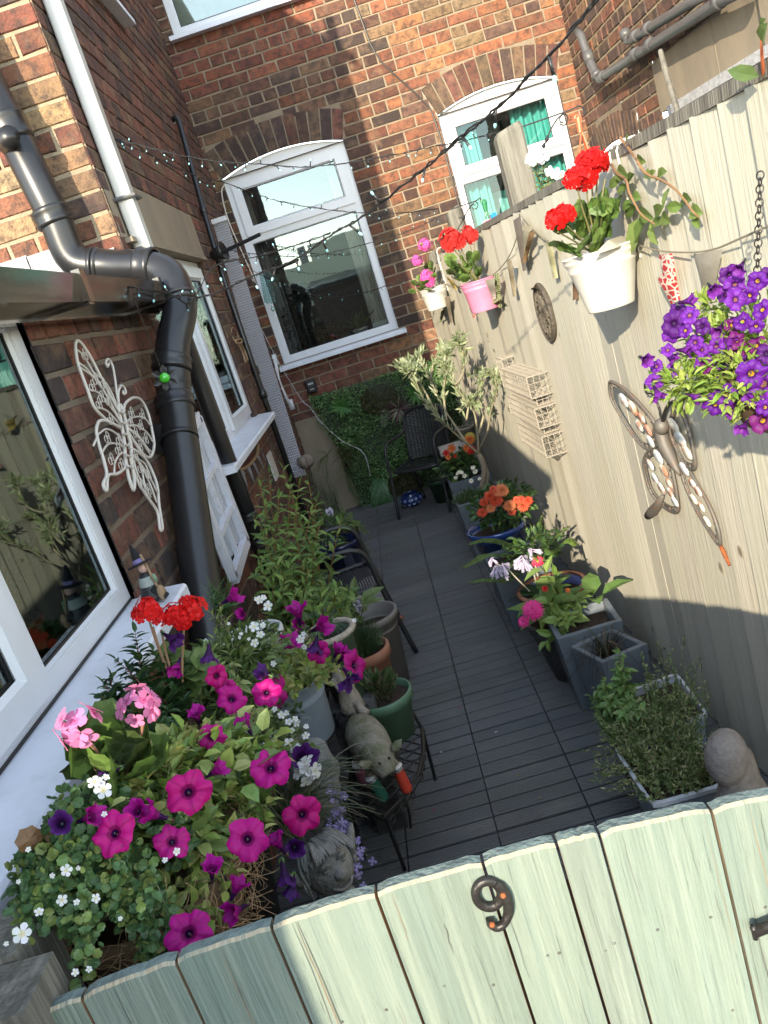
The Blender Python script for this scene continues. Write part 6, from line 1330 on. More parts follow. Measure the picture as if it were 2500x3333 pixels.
# ---- rattan chairs ----
def chair(t, q, o, k=1.0):
    """local axes: x right, y back, z up"""
    P = lambda x, y, z: o + q @ V(x * k, y * k, z * (k * .5 + .46))
    for s in (-1, 1):
        mb = MB(); mb.tube(spline([P(s * .245, -.27, 0), P(s * .235, -.21, .36), P(s * .232, -.185, .56), P(s * .235, -.13, .625), P(s * .235, -.02, .635), P(s * .225, .10, .635), P(s * .20, .185, .66), P(s * .19, .20, .70)], 6), .0125, 10); mb.build('arm_frame', 'rattan', t, True)
        mb = MB(); mb.tube([P(s * .20, .14, .39), P(s * .225, .25, 0)], .0115, 10); mb.build('leg', 'rattan', t, True)
    mb = MB(); mb.tube(spline([P(-.195, .15, .39), P(-.195, .20, .62), P(-.185, .235, .76), P(-.13, .25, .815), P(0, .26, .83), P(.13, .25, .815), P(.185, .235, .76), P(.195, .20, .62), P(.195, .15, .39)], 5), .011, 9); mb.build('back_frame', 'rattan', t, True)
    mb = MB(); mb.tube(spline([P(-.205, .15, .39), P(-.21, -.12, .395), P(-.18, -.195, .395), P(0, -.215, .39), P(.18, -.195, .395), P(.21, -.12, .395), P(.205, .15, .39)], 5), .013, 9); mb.tube([P(-.22, .0, .36), P(.22, .0, .36)], .009, 8); mb.build('seat_frame', 'rattan', t, True)
    def weave(fn, na, nb, w1, w2, name):
        mb = MB()
        for i in range(na):
            a = (i + .5) / na; vs = []; m = nb * 2
            for k in range(m + 1):
                b = k / m; p, nn, da = fn(a, b); ph = .003 * cos(pi * (k / 2 + i)); vs += [p - da * w1 / 2 + nn * ph, p + da * w1 / 2 + nn * ph]
            mb.add(vs, [(2 * k, 2 * k + 1, 2 * k + 3, 2 * k + 2) for k in range(m)], (.03, .03, .03))
        for j in range(nb):
            b = (j + .5) / nb; vs = []; m = na
            for k in range(m + 1):
                a = k / m; p, nn, da = fn(a, b); db = nn.cross(da); ph = .003 * cos(pi * (k + j + .5)); vs += [p - db * w2 / 2 + nn * ph, p + db * w2 / 2 + nn * ph]
            mb.add(vs, [(2 * k, 2 * k + 1, 2 * k + 3, 2 * k + 2) for k in range(m)], (.03, .03, .03))
        mb.build(name, 'rattan', t)
    def fseat(a, b):
        y = -.20 + .36 * a; x = (-.20 + .40 * b); return P(x, y, .385 - .025 * sin(pi * a) * sin(pi * b)), q @ V(0, 0, 1), q @ V(0, 1, 0)
    def fback(a, b):
        z = .40 + .41 * a; x = (-.19 + .38 * b); y = .155 + .10 * a + .03 * sin(pi * b); return P(x, y, z), q @ V(0, -1, .25).normalized(), q @ V(0, .25, 1).normalized()
    weave(fseat, 26, 16, .009, .013, 'seat'); weave(fback, 30, 12, .0085, .018, 'backrest')
o = V(.125, 6.17, 0); t = thing('rattan_chair', o, 'black woven rattan armchair at the far end in front of the leaf wall', 'chair', 'black rattan armchairs')
chair(t, Matrix.Rotation(-.5, 3, 'Z'), o, .92)
o = V(-.53, 3.85, 0); t = thing('rattan_chair', o, 'black woven rattan armchair on the left, half hidden by a leafy shrub', 'chair', 'black rattan armchairs')
chair(t, Matrix.Rotation(radians(97), 3, 'Z'), o)
# small table things by the far chair
t = thing('tray_box', f2p(600, 1110, 5.9), 'white box standing on the table edge behind the far planter', 'box')
mb = MB(); c = f2p(610, 1110, 5.95); mb.box(c + V(-.10, -.05, -.05), c + V(.10, .12, .0), (.55, .52, .47)); mb.build('box', 'plastic', t)
mb = MB(); mb.tube([c + V(-.03, .02, .002), c + V(.02, .03, .002)], [.006, .008], 8, (.4, .08, .05)); mb.build('emblem', 'plastic', t)
t = thing('potted_plant', f2p(750, 960, 5.9), 'stone coloured pot with a small leafy plant between the olive and the fence', 'potted plant')
c = f2p(745, 1010, 6.0); round_pot(t, c + V(0, 0, -.05), .055, .075, .12, (.32, .28, .22)); foliage(t, lambda mb: scatter(mb, [(c + V(0, 0, .13), (.06, .06, .07))], 90, .04, .015, GRN['dark'] + [(.12, .18, .08)]))
t = thing('yellow_face', f2p(775, 1040, 5.6), 'round yellow smiling face ornament among the olive branches', 'ornament')
c = f2p(775, 1040, 5.55); mb = MB(); mb.ell(c, (.042, .03, .042), col=(.42, .34, .05)); mb.build('ball', 'plastic', t, True)
mb = MB(); 
for dx in (-.014, .014): mb.ell(c + V(dx, -.030, .008), (.004, .003, .006), seg=8, rings=6, col=(.02, .015, .01))
mb.tube([c + V(.018 * sin(a), -.029, -.012 - .006 * cos(a)) for a in [-1 + i * .4 for i in range(6)]], .002, 5, (.02, .015, .01)); mb.build('features', 'plastic', t)

# ================================================================== STRING LIGHTS
BM = flower_mesh('led', lambda mb: (mb.tube([(0, 0, 0), (0, 0, -.020)], .0022, 6, (.01, .01, .01))))
BB = MB(); BB.ell((0, 0, -.024), (.0026, .0026, .0045), seg=8, rings=6, col=(.3, .8, .8)); o_ = BB.build('bulb', 'bulb'); BBm = o_.data; bpy.data.objects.remove(o_); BM.materials.clear(); BM.materials.append(M['blackwire'])
def lights(label, pts, nb, r=.0016, sag=None, scale=1.0):
    p = spline(pts, 10); t = thing('string_lights', p[0], label, 'string lights', 'fairy light strands over the yard')
    mb = MB(); q = [v + rdir() * .002 for v in p]; mb.tube(q, r, 5, cap=False)
    mb.tube([v + rdir() * .003 + V(0, 0, r) for v in p], r, 5, cap=False); mb.build('cable', 'blackwire', t)
    L_ = len(p) - 1
    for k in range(nb):
        f = (k + .5) / nb * L_; i = int(f); pos = p[i].lerp(p[i + 1], f - i); d = (V(0, 0, 1) if U(0, 1) < .78 else V(0, 0, -1)) + rdir() * .7
        st = place(BM, 'stub', t, pos, face_q(d), scale * U(.9, 1.2)); b = bpy.data.objects.new('bulb', BBm); COL.objects.link(b); b.parent = st
S2 = lambda pts, yy: [at(x, y, 1, yy if not isinstance(yy, (list, tuple)) else yy[i]) for i, (x, y) in enumerate(pts)]
lights('fairy lights strand sagging highest, from the pale downpipe to the tall post', S2([(369, 450), (480, 480), (600, 508), (720, 527), (844, 534), (980, 545), (1142, 529), (1300, 500), (1414, 477), (1500, 462), (1620, 430)], 3.6), 26)
lights('fairy lights strand crossing the back window diagonally to the shorter post', S2([(369, 452), (488, 505), (640, 575), (736, 597), (893, 651), (1034, 678), (1191, 694), (1300, 694), (1427, 680)], [3.6, 3.7, 3.9, 4.1, 4.4, 4.6, 4.8, 4.9, 5.05]), 26)
lights('thick fairy lights strand rising from the gutter end to the top right', S2([(560, 985), (700, 955), (806, 906), (900, 872), (980, 835), (1088, 760), (1191, 700), (1354, 572), (1500, 450), (1633, 340), (1842, 123), (1990, -60)], [3.1, 3.0, 2.85, 2.7, 2.55, 2.4, 2.25, 2.0, 1.8, 1.65, 1.5, 1.4]), 13, .0022, scale=1.35)
lights('fairy lights strand wound along the gutter and soil pipe bend', S2([(200, 925), (330, 915), (450, 940), (560, 960), (620, 985), (700, 868), (837, 835), (970, 796), (1076, 760)], [2.2, 2.5, 2.7, 2.9, 3.0, 3.2, 3.4, 3.6, 3.8]), 18, .002, scale=1.2)
lights('fairy lights strand from the flared bracket to the shorter post', S2([(745, 815), (837, 828), (896, 833), (998, 835), (1092, 819), (1229, 784), (1350, 745), (1440, 700)], [5.3, 5.3, 5.2, 5.2, 5.15, 5.1, 5.05, 5.0]), 16)
lights('fairy lights strand hanging lowest across the back window pane', S2([(740, 825), (820, 880), (888, 913), (951, 941), (1020, 958), (1092, 968), (1190, 952), (1256, 931), (1330, 900)], 5.9), 16)
t = lights
mb = MB(); mb.tube(spline([FB(*a, .012) for a in ((.62, 4.3), (.63, 4.0), (.66, 3.6), (.68, 3.45), (.74, 3.3), (.95, 2.98), (1.0, 2.8), (1.01, 2.2), (1.0, 1.6))], 6), .006, 6)
tag(mb.build('wall_cable', 'blackwire', origin=FB(.65, 3.6, .01)), 'dark cable running down the back wall beside the right window', 'cable')
mb = MB(); mb.tube(spline([V(-.74, 6.88, 2.86), V(-.79, 6.88, 2.80), V(-.81, 6.88, 2.6), V(-.79, 6.88, 2.35), V(-.76, 6.88, 2.05)], 6), .005, 6)
tag(mb.build('white_cable', 'whitewire', origin=V(-.79, 6.88, 2.6)), 'pale cable looping on the bricks left of the back window', 'cable')

# ================================================================== LEFT FOREGROUND
D = dist
def D7(x, y, d): return dist(.5425 * x, 1800 + .5425 * y, d)
def D8(x, y, d): return dist(.7233 * x, 2500 + .7233 * y, d)
def D9(x, y, d): return dist(800 + .4822 * x, 1600 + .4822 * y, d)
def D10(x, y, d): return dist(800 + .4822 * x, 2200 + .4822 * y, d)
# ---- big coir wall basket of magenta petunias
pc = V(-.60, 1.05, .88)
t = thing('petunia_basket', pc, 'large coir wall basket spilling magenta petunias over yellow green foliage, nearest the gate', 'hanging basket')
mb = MB(); mb.lathe([(0, -.16), (.06, -.15), (.12, -.09), (.155, .0), (.16, .03), (.145, .03), (.13, .0)], pc + V(.03, 0, .08), 26, (.16, .10, .05)); mb.build('liner', 'coir', t, True)
mb = MB()
for k in range(900):
    a = U(-2.4, 1.6); z = U(-.15, .05); r = .165 - .09 * max(0, -z / .15) ** 1.5; p = pc + V(.03 + r * cos(a), r * sin(a), .08 + z); q_ = p + rdir() * U(.02, .06); m_ = (p + q_) / 2 + rdir() * .015 + V(.008 * cos(a), .008 * sin(a), 0)
    mb.tube(bez(p, m_, q_, 4), .0006, 3, jit((.34, .22, .11), .3), cap=False)
mb.build('coir_fibre', 'stem', t)
mb = MB()
for a in (-1.9, -1.2, -.5, .2): mb.tube([pc + V(.03 + .168 * k_ * cos(a), .168 * k_ * sin(a), .08 + z) for k_, z in ((.2, -.165), (.45, -.15), (.8, -.09), (1.0, 0), (1.02, .04))], .0025, 5)
mb.build('wire_frame', 'blackwire', t)
sb = MB(); lf = MB()
src_ = lambda: pc + V(U(-.05, .12), U(-.08, .12), U(.08, .14))
tips = [D(x, y, d) for x, y, d in ((600, 2440, 1.36), (520, 2400, 1.38), (660, 2390, 1.42), (730, 2400, 1.46), (800, 2440, 1.46), (840, 2530, 1.42), (880, 2610, 1.38), (800, 2640, 1.36), (760, 2720, 1.32), (800, 2780, 1.30), (700, 2640, 1.32), (640, 2560, 1.32), (560, 2520, 1.32), (480, 2540, 1.30), (420, 2580, 1.28), (360, 2620, 1.24), (500, 2640, 1.28), (740, 2560, 1.36),
        (760, 2840, 1.28), (730, 2900, 1.26), (700, 2960, 1.24), (680, 2990, 1.24), (560, 2460, 1.34), (690, 2480, 1.38), (780, 2530, 1.40), (860, 2700, 1.34), (620, 2650, 1.28), (900, 2550, 1.42), (330, 2660, 1.22), (870, 2450, 1.48), (720, 2780, 1.30), (580, 2580, 1.3), (660, 2720, 1.28))]
stemmy(sb, lf, src_, tips, 15, .034, .021, GRN['pet'], r=.0018, stemcol=(.14, .17, .06), start=.15, ang=1.0, droop=.25)
scatter(lf, [(D(600, 2500, 1.42), (.10, .10, .05)), (D(740, 2480, 1.5), (.10, .10, .06)), (D(480, 2560, 1.38), (.08, .08, .05)), (D(760, 2640, 1.42), (.05, .06, .05))], 750, .036, .024, GRN['pet'] + [(.10, .16, .04)], up=.9)
scatter(lf, [(D8(960, 230, 1.30), (.035, .03, .03)), (D8(1090, 60, 1.36), (.03, .03, .03)), (D8(900, 300, 1.3), (.02, .02, .03))], 26, .048, .032, [(.17, .26, .07), (.14, .22, .06)], up=.7)
sb.build('stem', 'stem', t); lf.build('foliage', 'leaf', t)
P1 = [((560, 2740), 1.2, .9, 'pet0'), ((690, 2400), 1.42, .9, 'pet1'), ((800, 2360), 1.5, .9, 'petside'), ((450, 2640), 1.22, .8, 'petside'), ((690, 2830), 1.24, .85, 'petside'), ((640, 2330), 1.5, .8, 'petside'), ((613, 2578), 1.22, 1.15, 'pet0'), ((372, 2712), 1.16, 1.05, 'pet1'), ((293, 2660), 1.18, .85, 'petside'), ((806, 2731), 1.22, 1.2, 'pet2'), ((882, 2500), 1.36, 1.25, 'pet3'), ((984, 2652), 1.40, 1.25, 'pet0'), ((705, 2508), 1.33, .85, 'petside'), ((615, 3039), 1.16, 1.15, 'pet1'),
      ((767, 2965), 1.22, .85, 'petside'), ((770, 2890), 1.24, .75, 'petside'), ((905, 2745), 1.36, .8, 'petside'), ((868, 2256), 1.56, 1.05, 'pet2'), ((754, 2275), 1.55, 1.1, 'pet3'), ((705, 2200), 1.58, .85, 'pet0'), ((575, 2172), 1.55, .85, 'petside'), ((754, 1945), 1.9, 1.2, 'petside'), ((500, 2650), 1.2, .85, 'petside'), ((735, 2240), 1.6, .8, 'pet2')]
for i_, ((x, y), d, s, k) in enumerate(P1):
    k = 'pet%d' % (i_ % 8) if k != 'petside' else k
    p = D(x, y, d); dr = tocam(p, .12, .30) if k != 'petside' else (CAM - p).normalized() * .35 + rdir() * .8 + V(0, 0, .5)
    place(FM[k], 'petunia_flower', t, p, face_q(dr), s * U(.76, .86))
for x, y, d in ((926, 2850, 1.36), (950, 2890, 1.36), (357, 2520, 1.28), (860, 2190, 1.55), (680, 2130, 1.55), (200, 2680, 1.15), (960, 2760, 1.4), (560, 2080, 1.6), (900, 2490, 1.5)): place(FM['petpurple'], 'faded_flower', t, D(x, y, d), face_q(rdir() + V(0, -.5, -.4)), U(.7, 1))
# ---- bacopa trailing at the far left bottom
bcn = V(-.66, .93, .95)
t = thing('bacopa_basket', bcn, 'trailing small leaved plant with tiny white flowers tumbling down at the lower left', 'hanging plant')
mb = MB(); mb.lathe([(0, -.12), (.08, -.10), (.10, 0), (.09, 0)], bcn, 20, (.1, .065, .035)); mb.build('liner', 'coir', t, True)
sb = MB(); lf = MB()
for x0, y0, x1, y1, d in ((190, 2640, 110, 2940, 1.22), (220, 2660, 150, 3010, 1.2), (260, 2640, 240, 3050, 1.18), (300, 2700, 290, 3180, 1.16), (330, 2720, 270, 3080, 1.18), (400, 2780, 400, 3000, 1.2), (440, 2800, 480, 3120, 1.2), (420, 2760, 560, 3080, 1.22), (250, 2640, 80, 2880, 1.22), (240, 2600, 250, 2900, 1.2), (350, 2680, 350, 2980, 1.17), (150, 2780, 60, 3080, 1.2), (380, 2850, 520, 3140, 1.2), (480, 2700, 590, 2800, 1.28), (290, 2650, 180, 2960, 1.19), (460, 2660, 640, 2750, 1.3), (230, 2700, 210, 3000, 1.18), (180, 2720, 130, 2950, 1.2)):
    a = D(x0, y0, d + .04); b = D(x1, y1, d); n_ = 60
    pts = bez(a, (a + b) / 2 + V(.03, -.03, .03) + rdir() * .02, b, 8); sb.tube(pts, .0012, 4, (.12, .14, .06), cap=False)
    for k in range(n_ * 2):
        f = U(0, 1); i = min(int(f * 8), 7); p = pts[i].lerp(pts[i + 1], f * 8 - i) + rdir() * U(0, .022); leaf(lf, p, rdir(), (CAM - p).normalized() + rdir() * .8, .004, U(.008, .0155), jit(rnd.choice(GRN['bac']), .3), kind='round')
scatter(lf, [(D(290, 2680, 1.28), (.07, .07, .06)), (D(160, 2840, 1.26), (.055, .06, .05)), (D(320, 2760, 1.26), (.08, .07, .05)), (D(240, 2860, 1.24), (.08, .05, .06))], 1300, .004, .015, GRN['bac'], kind='round', up=.3)
scatter(lf, [(D(300, 2840, 1.2), (.04, .03, .03)), (D(150, 2740, 1.22), (.03, .03, .02))], 22, .006, .032, [(.16, .24, .06), (.26, .24, .06), (.22, .12, .05)], kind='round', up=.1)
sb.build('stem', 'stem', t); lf.build('foliage', 'leaf', t)
for x, y, s in ((215, 2833, 1.5), (312, 2925, 1.2), (202, 2930, 1.4), (72, 3040, 2.3), (127, 2968, 1.1), (337, 2572, 2.3), (308, 2545, 1.9), (250, 2936, .8), (575, 2772, 1.0), (537, 2800, .8), (245, 3165, .9), (290, 3155, .8), (92, 2765, .7), (255, 2826, .6), (20, 3072, .6), (345, 2530, 1.0), (340, 2650, .8), (392, 2990, .6), (60, 2870, .6), (170, 2850, .7)):
    p = D(x, y, 1.13); place(FM['white'], 'flower', t, p, face_q(tocam(p, .2, .5)), s * .5)
# ---- pink geranium
t = thing('geranium', D(330, 2500, 1.32), 'pale pink geranium with scalloped round leaves beside the white sill', 'plant')
sb = MB(); lf = MB(); b0 = D(360, 2600, 1.42)
for x, y, d in [(290, 2440, 1.3), (330, 2400, 1.32), (380, 2380, 1.34), (400, 2430, 1.32), (360, 2470, 1.3), (440, 2480, 1.32), (480, 2430, 1.34), (420, 2400, 1.38), (260, 2460, 1.28), (240, 2420, 1.28), (310, 2500, 1.28), (460, 2520, 1.3), (500, 2470, 1.36), (380, 2530, 1.28), (300, 2460, 1.34), (345, 2430, 1.36), (270, 2490, 1.3), (400, 2500, 1.36), (430, 2450, 1.38), (350, 2350, 1.4)]:
    p = D(x, y, d); sb.tube(bez(b0, (b0 + p) / 2 + V(0, 0, .02), p, 5), .002, 5, (.20, .17, .08), cap=False); leaf(lf, p, (p - b0) + rdir() * .03, (CAM - p).normalized() * .6 + V(0, 0, .8) + rdir() * .5, .02, U(.055, .075), jit(rnd.choice(GRN['ger']), .2), kind='round')
for x, y, d, s in ((262, 2362, 1.22, 1.1), (452, 2305, 1.28, 1.05)):
    p = D(x, y, d); sb.tube(bez(b0, (b0 + p) / 2 + V(.02, 0, -.01), p + V(0, 0, -.02), 6), .0026, 6, (.26, .13, .09), cap=False)
    place(FM['gpink'][0 if x < 300 else 1], 'flower_head', t, p, face_q(tocam(p, .55, .05)), s * 1.0)
mb = MB(); 
for k in range(6): p = D(490 + 8 * k % 30, 2290 + 9 * k, 1.27); mb.ell(p, (.004, .004, .007), seg=6, rings=5, col=(.7, .2, .35))
mb.build('buds', 'petal', t, True)
sb.build('stem', 'stem', t); lf.build('foliage', 'leaf', t)
# ---- dark fuchsia with the red geranium
t = thing('fuchsia', D(480, 2250, 1.6), 'dark green glossy shrub with reddish stems between the sill and the petunias', 'plant')
sb = MB(); lf = MB(); b0 = D(560, 2480, 1.6)
stemmy(sb, lf, lambda: b0 + V(U(-.05, .05), U(-.05, .05), 0), [D(x, y, d) for x, y, d in ((440, 2060, 1.62), (380, 2150, 1.55), (340, 2230, 1.5), (330, 2270, 1.48), (420, 2180, 1.6), (460, 2150, 1.62), (500, 2120, 1.66), (540, 2180, 1.66), (580, 2140, 1.7), (400, 2250, 1.52), (450, 2280, 1.52), (500, 2250, 1.56), (560, 2250, 1.6), (600, 2200, 1.66), (430, 2330, 1.48), (520, 2350, 1.5), (480, 2380, 1.46), (400, 2300, 1.5), (360, 2210, 1.52), (480, 2210, 1.6), (550, 2310, 1.54), (600, 2280, 1.6))], 20, .036, .018, [(.03, .075, .025), (.045, .10, .03), (.06, .12, .035), (.02, .05, .02)], r=.0022, stemcol=(.16, .03, .03), ang=1.1, pair=True, start=.3)
sb.build('stem', 'stem', t); lf.build('foliage', 'leaf', t)
t = thing('geranium', D(560, 2200, 1.66), 'bright red geranium with two flower heads in front of the sill end', 'plant')
mb = MB(); lf = MB(); b0 = D(600, 2300, 1.66)
for x, y in ((483, 2010), (602, 2020), (525, 2050), (498, 2040)): p = D(x, y, 1.64); mb.tube(bez(b0, (b0 + p) / 2 + V(-.01, 0, 0), p, 6), .0024, 6, (.28, .16, .09), cap=False)
mb.build('stem', 'stem', t)
for x, y in [(560, 2140), (600, 2170), (640, 2180), (590, 2200), (620, 2230), (650, 2150), (540, 2160), (580, 2230)]: p = D(x, y, 1.68); leaf(lf, p, rdir() + V(0, 0, .3), V(.3, -.6, .8) + rdir() * .4, .02, U(.05, .07), jit(rnd.choice([(.12, .19, .05), (.16, .24, .06)]), .2), kind='round')
lf.build('foliage', 'leaf', t)
for x, y, s in ((482, 1985, .72), (455, 2005, .5), (518, 2008, .5), (570, 2000, .65), (632, 1985, .7), (600, 2015, .65), (610, 1965, .5)): p = D(x, y, 1.6); place(FM['gred'][0], 'flower_head', t, p, face_q(tocam(p, .5, .3)), s)
# ---- mixed basket behind: pale leafed trailing plants with white flowers
t = thing('mixed_basket', D(760, 2150, 1.95), 'mass of pale green trailing leaves with little white flowers behind the dark shrub', 'plant')
sb = MB(); lf = MB(); b0 = D(760, 2330, 1.95)
stemmy(sb, lf, lambda: b0 + V(U(-.08, .08), U(-.08, .08), U(-.03, .04)), [D(x, y, d) for x, y, d in ((660, 2100, 1.85), (700, 2060, 1.9), (720, 1990, 1.95), (640, 2150, 1.8), (690, 2150, 1.8), (740, 2100, 1.9), (780, 2060, 2.0), (820, 2040, 2.05), (850, 2080, 2.05), (880, 2120, 2.05), (800, 2120, 1.95), (760, 2160, 1.85), (700, 2220, 1.75), (820, 2190, 1.9), (860, 2180, 2.0), (720, 2170, 1.8), (780, 2220, 1.8), (830, 2330, 1.75), (650, 2220, 1.72), (900, 2160, 2.0), (740, 2040, 1.95), (690, 2000, 1.95), (770, 2350, 1.65), (870, 2330, 1.75))], 17, .034, .016, [(.17, .24, .07), (.23, .30, .09), (.11, .18, .05), (.30, .35, .13)], r=.002, stemcol=(.16, .17, .08))
scatter(lf, [(D(740, 2180, 2.0), (.13, .12, .08)), (D(820, 2120, 2.1), (.09, .1, .07)), (D(760, 2300, 1.9), (.1, .1, .09))], 1100, .030, .016, [(.07, .12, .035), (.11, .17, .05), (.16, .22, .07)], up=.6)
for k in range(60): b = D(720 + U(-30, 30), 2000, 2.05); e = D(720 + U(-70, 60), 1900 + U(-40, 60), 2.0); leaf(lf, b, e - b, rdir(), (e - b).length, .005, jit((.08, .15, .05), .3), kind='strap')
sb.build('stem', 'stem', t); lf.build('foliage', 'leaf', t)
for x, y, s in ((845, 1952, 1.7), (858, 1945, 1.2), (872, 1972, 2.0), (827, 2040, 2.1), (848, 2065, 1.7), (856, 2035, 1.3), (829, 2092, 1.6), (670, 2085, .8), (645, 2120, 1.6), (785, 2063, .8), (780, 2075, .7), (810, 2080, .7), (835, 1950, 1.0), (890, 2160, 1.2), (745, 2030, .7)): p = D(x, y, 1.88); place(FM['white'], 'flower', t, p, face_q(tocam(p, .3, .4)), s * .62)
for x, y in ((790, 2000), (1035, 0)): 
    if y: place(FM['petside'], 'petunia_flower', t, D(x, 1998, 1.95), face_q(rdir() + V(0, 0, 1)), .6)
t = thing('white_planter', D(850, 2060, 2.3), 'white rounded pot half buried in the foliage near the leaning soil pipe', 'planter'); c = D(810, 2080, 2.45)
round_pot(t, c + V(0, 0, -.16), .06, .10, .17, (.62, .64, .62), rim=.03, rimt=.008)
# ---- zinc bucket of petunias on the rear wire stand
def stand(name, label, P, h, legs, loc):
    t = thing(name, loc, label, 'plant stand', 'black wire plant stands'); top = MB(); n = len(P); sp = P
    top.tube([(*p, h) for p in sp], .006, 7, closed=True); top.tube([(*p, h - .022) for p in sp], .003, 6, closed=True); top.build('rim', 'blackwire', t)
    cx = sum(p[0] for p in P) / n; cy = sum(p[1] for p in P) / n
    def inside(x, y):
        c_ = False; j = n - 1
        for i in range(n):
            if (sp[i][1] > y) != (sp[j][1] > y) and x < (sp[j][0] - sp[i][0]) * (y - sp[i][1]) / (sp[j][1] - sp[i][1]) + sp[i][0]: c_ = not c_
            j = i
        return c_
    mb = MB()
    for sg in (1, -1):
        for k in range(-8, 9):
            run = []
            for i in range(121):
                s_ = -.3 + .6 * i / 120; x = cx + s_ * .707 + k * .042 * .707 * sg * -1; y = cy + s_ * .707 * sg + k * .042 * .707
                if inside(x, y): run.append((x, y))
                elif run: 
                    if len(run) > 2: mb.tube([(*run[0], h + .001 * sg), (*run[-1], h + .001 * sg)], .0028, 5)
                    run = []
    mb.build('lattice', 'blackwire', t)
    mb = MB()
    for i in range(0, n, 1):
        a, b = Vector((*sp[i], h - .028)), Vector((*sp[(i + 1) % n], h - .028)); L_ = (b - a).length; u = (b - a).normalized()
        for j in range(int(L_ / .05)): c = a + u * (.05 * j + .025); mb.tube([c + u * .012 * cos(q_) + V(0, 0, .012 * sin(q_)) for q_ in [2 * pi * m_ / 12 for m_ in range(12)]], .0018, 4, closed=True)
    mb.build('scrollwork', 'blackwire', t)
    for (a, b) in legs: mb = MB(); mb.tube([(*a, h), (*b, 0)], .0065, 7); mb.build('leg', 'blackwire', t)
    mb = MB(); mb.tube(bez((*legs[0][0], h - .02), ((legs[0][0][0] + legs[1][0][0]) / 2, (legs[0][0][1] + legs[1][0][1]) / 2, h - .02), ((legs[0][1][0] * .7 + legs[1][1][0] * .3), (legs[0][1][1] * .7 + legs[1][1][1] * .3), .05), 8), .005, 6); mb.build('brace', 'blackwire', t)
    return t
HS = .27
o3 = [tuple(at(800 + .4822 * x, 2200 + .4822 * y, 2, HS))[:2] for x, y in ((690, 820), (940, 950), (1090, 790), (1165, 660), (1195, 520), (1190, 350), (1120, 235), (740, 230))]
f1_ = tuple(at(800 + .4822 * 1075, 2200 + .4822 * 1310, 2, 0))[:2]; f2_ = tuple(at(800 + .4822 * 1280, 2200 + .4822 * 700, 2, 0))[:2]
stand('plant_stand', 'black wire lattice plant stand carrying the wooden pig and a green pot', o3, HS, [(o3[1], f1_), (o3[5], f2_), (o3[0], (o3[0][0] - .03, o3[0][1] + .05)), (o3[7], (o3[7][0] - .02, o3[7][1] + .05))], (-.33, 2.3, 0))
o4 = [(x - .02, y - .03) for x, y in ((-.70, 2.34), (-.56, 2.26), (-.46, 2.38), (-.44, 2.55), (-.50, 2.70), (-.70, 2.70))]
stand('plant_stand', 'black wire plant stand under the zinc bucket, mostly hidden by flowers', o4, .45, [(o4[1], (o4[1][0] + .01, o4[1][1] - .03)), (o4[3], (o4[3][0] + .03, o4[3][1])), (o4[0], (o4[0][0], o4[0][1])), (o4[5], (o4[5][0], o4[5][1] + .02))], (-.58, 2.55, 0))
bk = V(-.572, 2.30, .455)
t = thing('zinc_bucket', bk, 'pale blue grey ribbed bucket of magenta petunias on the rear wire stand', 'planter')
round_pot(t, bk, .100, .116, .205, (.27, .34, .42), 'zinc', bead=1, soil=.9)
c_ = D10(395, 215, 2.0); mb = MB(); dd = (c_ - bk); dd.z = 0
nn = (CAM - bk); nn.z = 0; nn.normalize(); uu = V(-nn.y, nn.x, 0); cc = bk + nn * .1085 + V(0, 0, .105) + uu * .01
for r in (1, .75): mb.tube([cc + uu * (.024 * r * cos(a)) + V(0, 0, .013 * r * sin(a)) - nn * (.0022 * abs(cos(a)) ** 2) for a in [2 * pi * i / 20 for i in range(20)]], .0013, 5, (.40, .46, .52), closed=True)
mb.build('oval_emblem', 'zinc', t, True)
sb = MB(); lf = MB(); b0 = bk + V(0, 0, .18)
stemmy(sb, lf, lambda: b0 + V(U(-.07, .07), U(-.07, .07), 0), [D9(x, y, d) for x, y, d in ((120, 1100, 2.2), (200, 1050, 2.25), (300, 1000, 2.35), (350, 900, 2.45), (400, 950, 2.45), (450, 1000, 2.4), (520, 1100, 2.35), (560, 1160, 2.3), (600, 1220, 2.25), (480, 1200, 2.2), (350, 1300, 2.15), (260, 1220, 2.15), (160, 1180, 2.15), (420, 1180, 2.2), (300, 1150, 2.25), (380, 1080, 2.3), (230, 1130, 2.2), (620, 1140, 2.3), (520, 1260, 2.2), (660, 1200, 2.3), (340, 1360, 2.15), (560, 1300, 2.2))], 13, .036, .020, GRN['pet'] + [(.24, .30, .12)], r=.002, stemcol=(.15, .18, .08))
scatter(lf, [(b0 + V(0, 0, .05), (.11, .11, .06))], 420, .034, .02, GRN['pet'], up=.8)
sb.build('stem', 'stem', t); lf.build('foliage', 'leaf', t)
for x, y, d, s, k, dr in ((145, 1360, 2.0, 1.55, 'pet0', None), (735, 1175, 2.2, 1.35, 'pet1', (.9, -.6, .2)), (350, 820, 2.35, 1.3, 'petside', (.1, 0, 1)), (505, 915, 2.35, 1.25, 'petside', (.9, -.5, .3)), (275, 1040, 2.2, 1.4, 'petside', (.8, -.2, .8)), (495, 1085, 2.2, 1.0, 'pet2', (.3, -1, .1)), (620, 1075, 2.25, .9, 'petside', (.7, -.2, .8)), (665, 1110, 2.25, 1.0, 'petside', (.8, -.3, .6)), (360, 900, 2.4, .8, 'petside', None)):
    p = D9(x, y, d); place(FM[k], 'petunia_flower', t, p, face_q(dr or tocam(p, .15, .2)), s)
for x, y in ((125, 1210), (470, 1040), (680, 1290), (700, 1240)): place(FM['petpurple'], 'faded_flower', t, D9(x, y, 2.15), face_q(rdir() + V(0, -.5, -1)), 1.2)
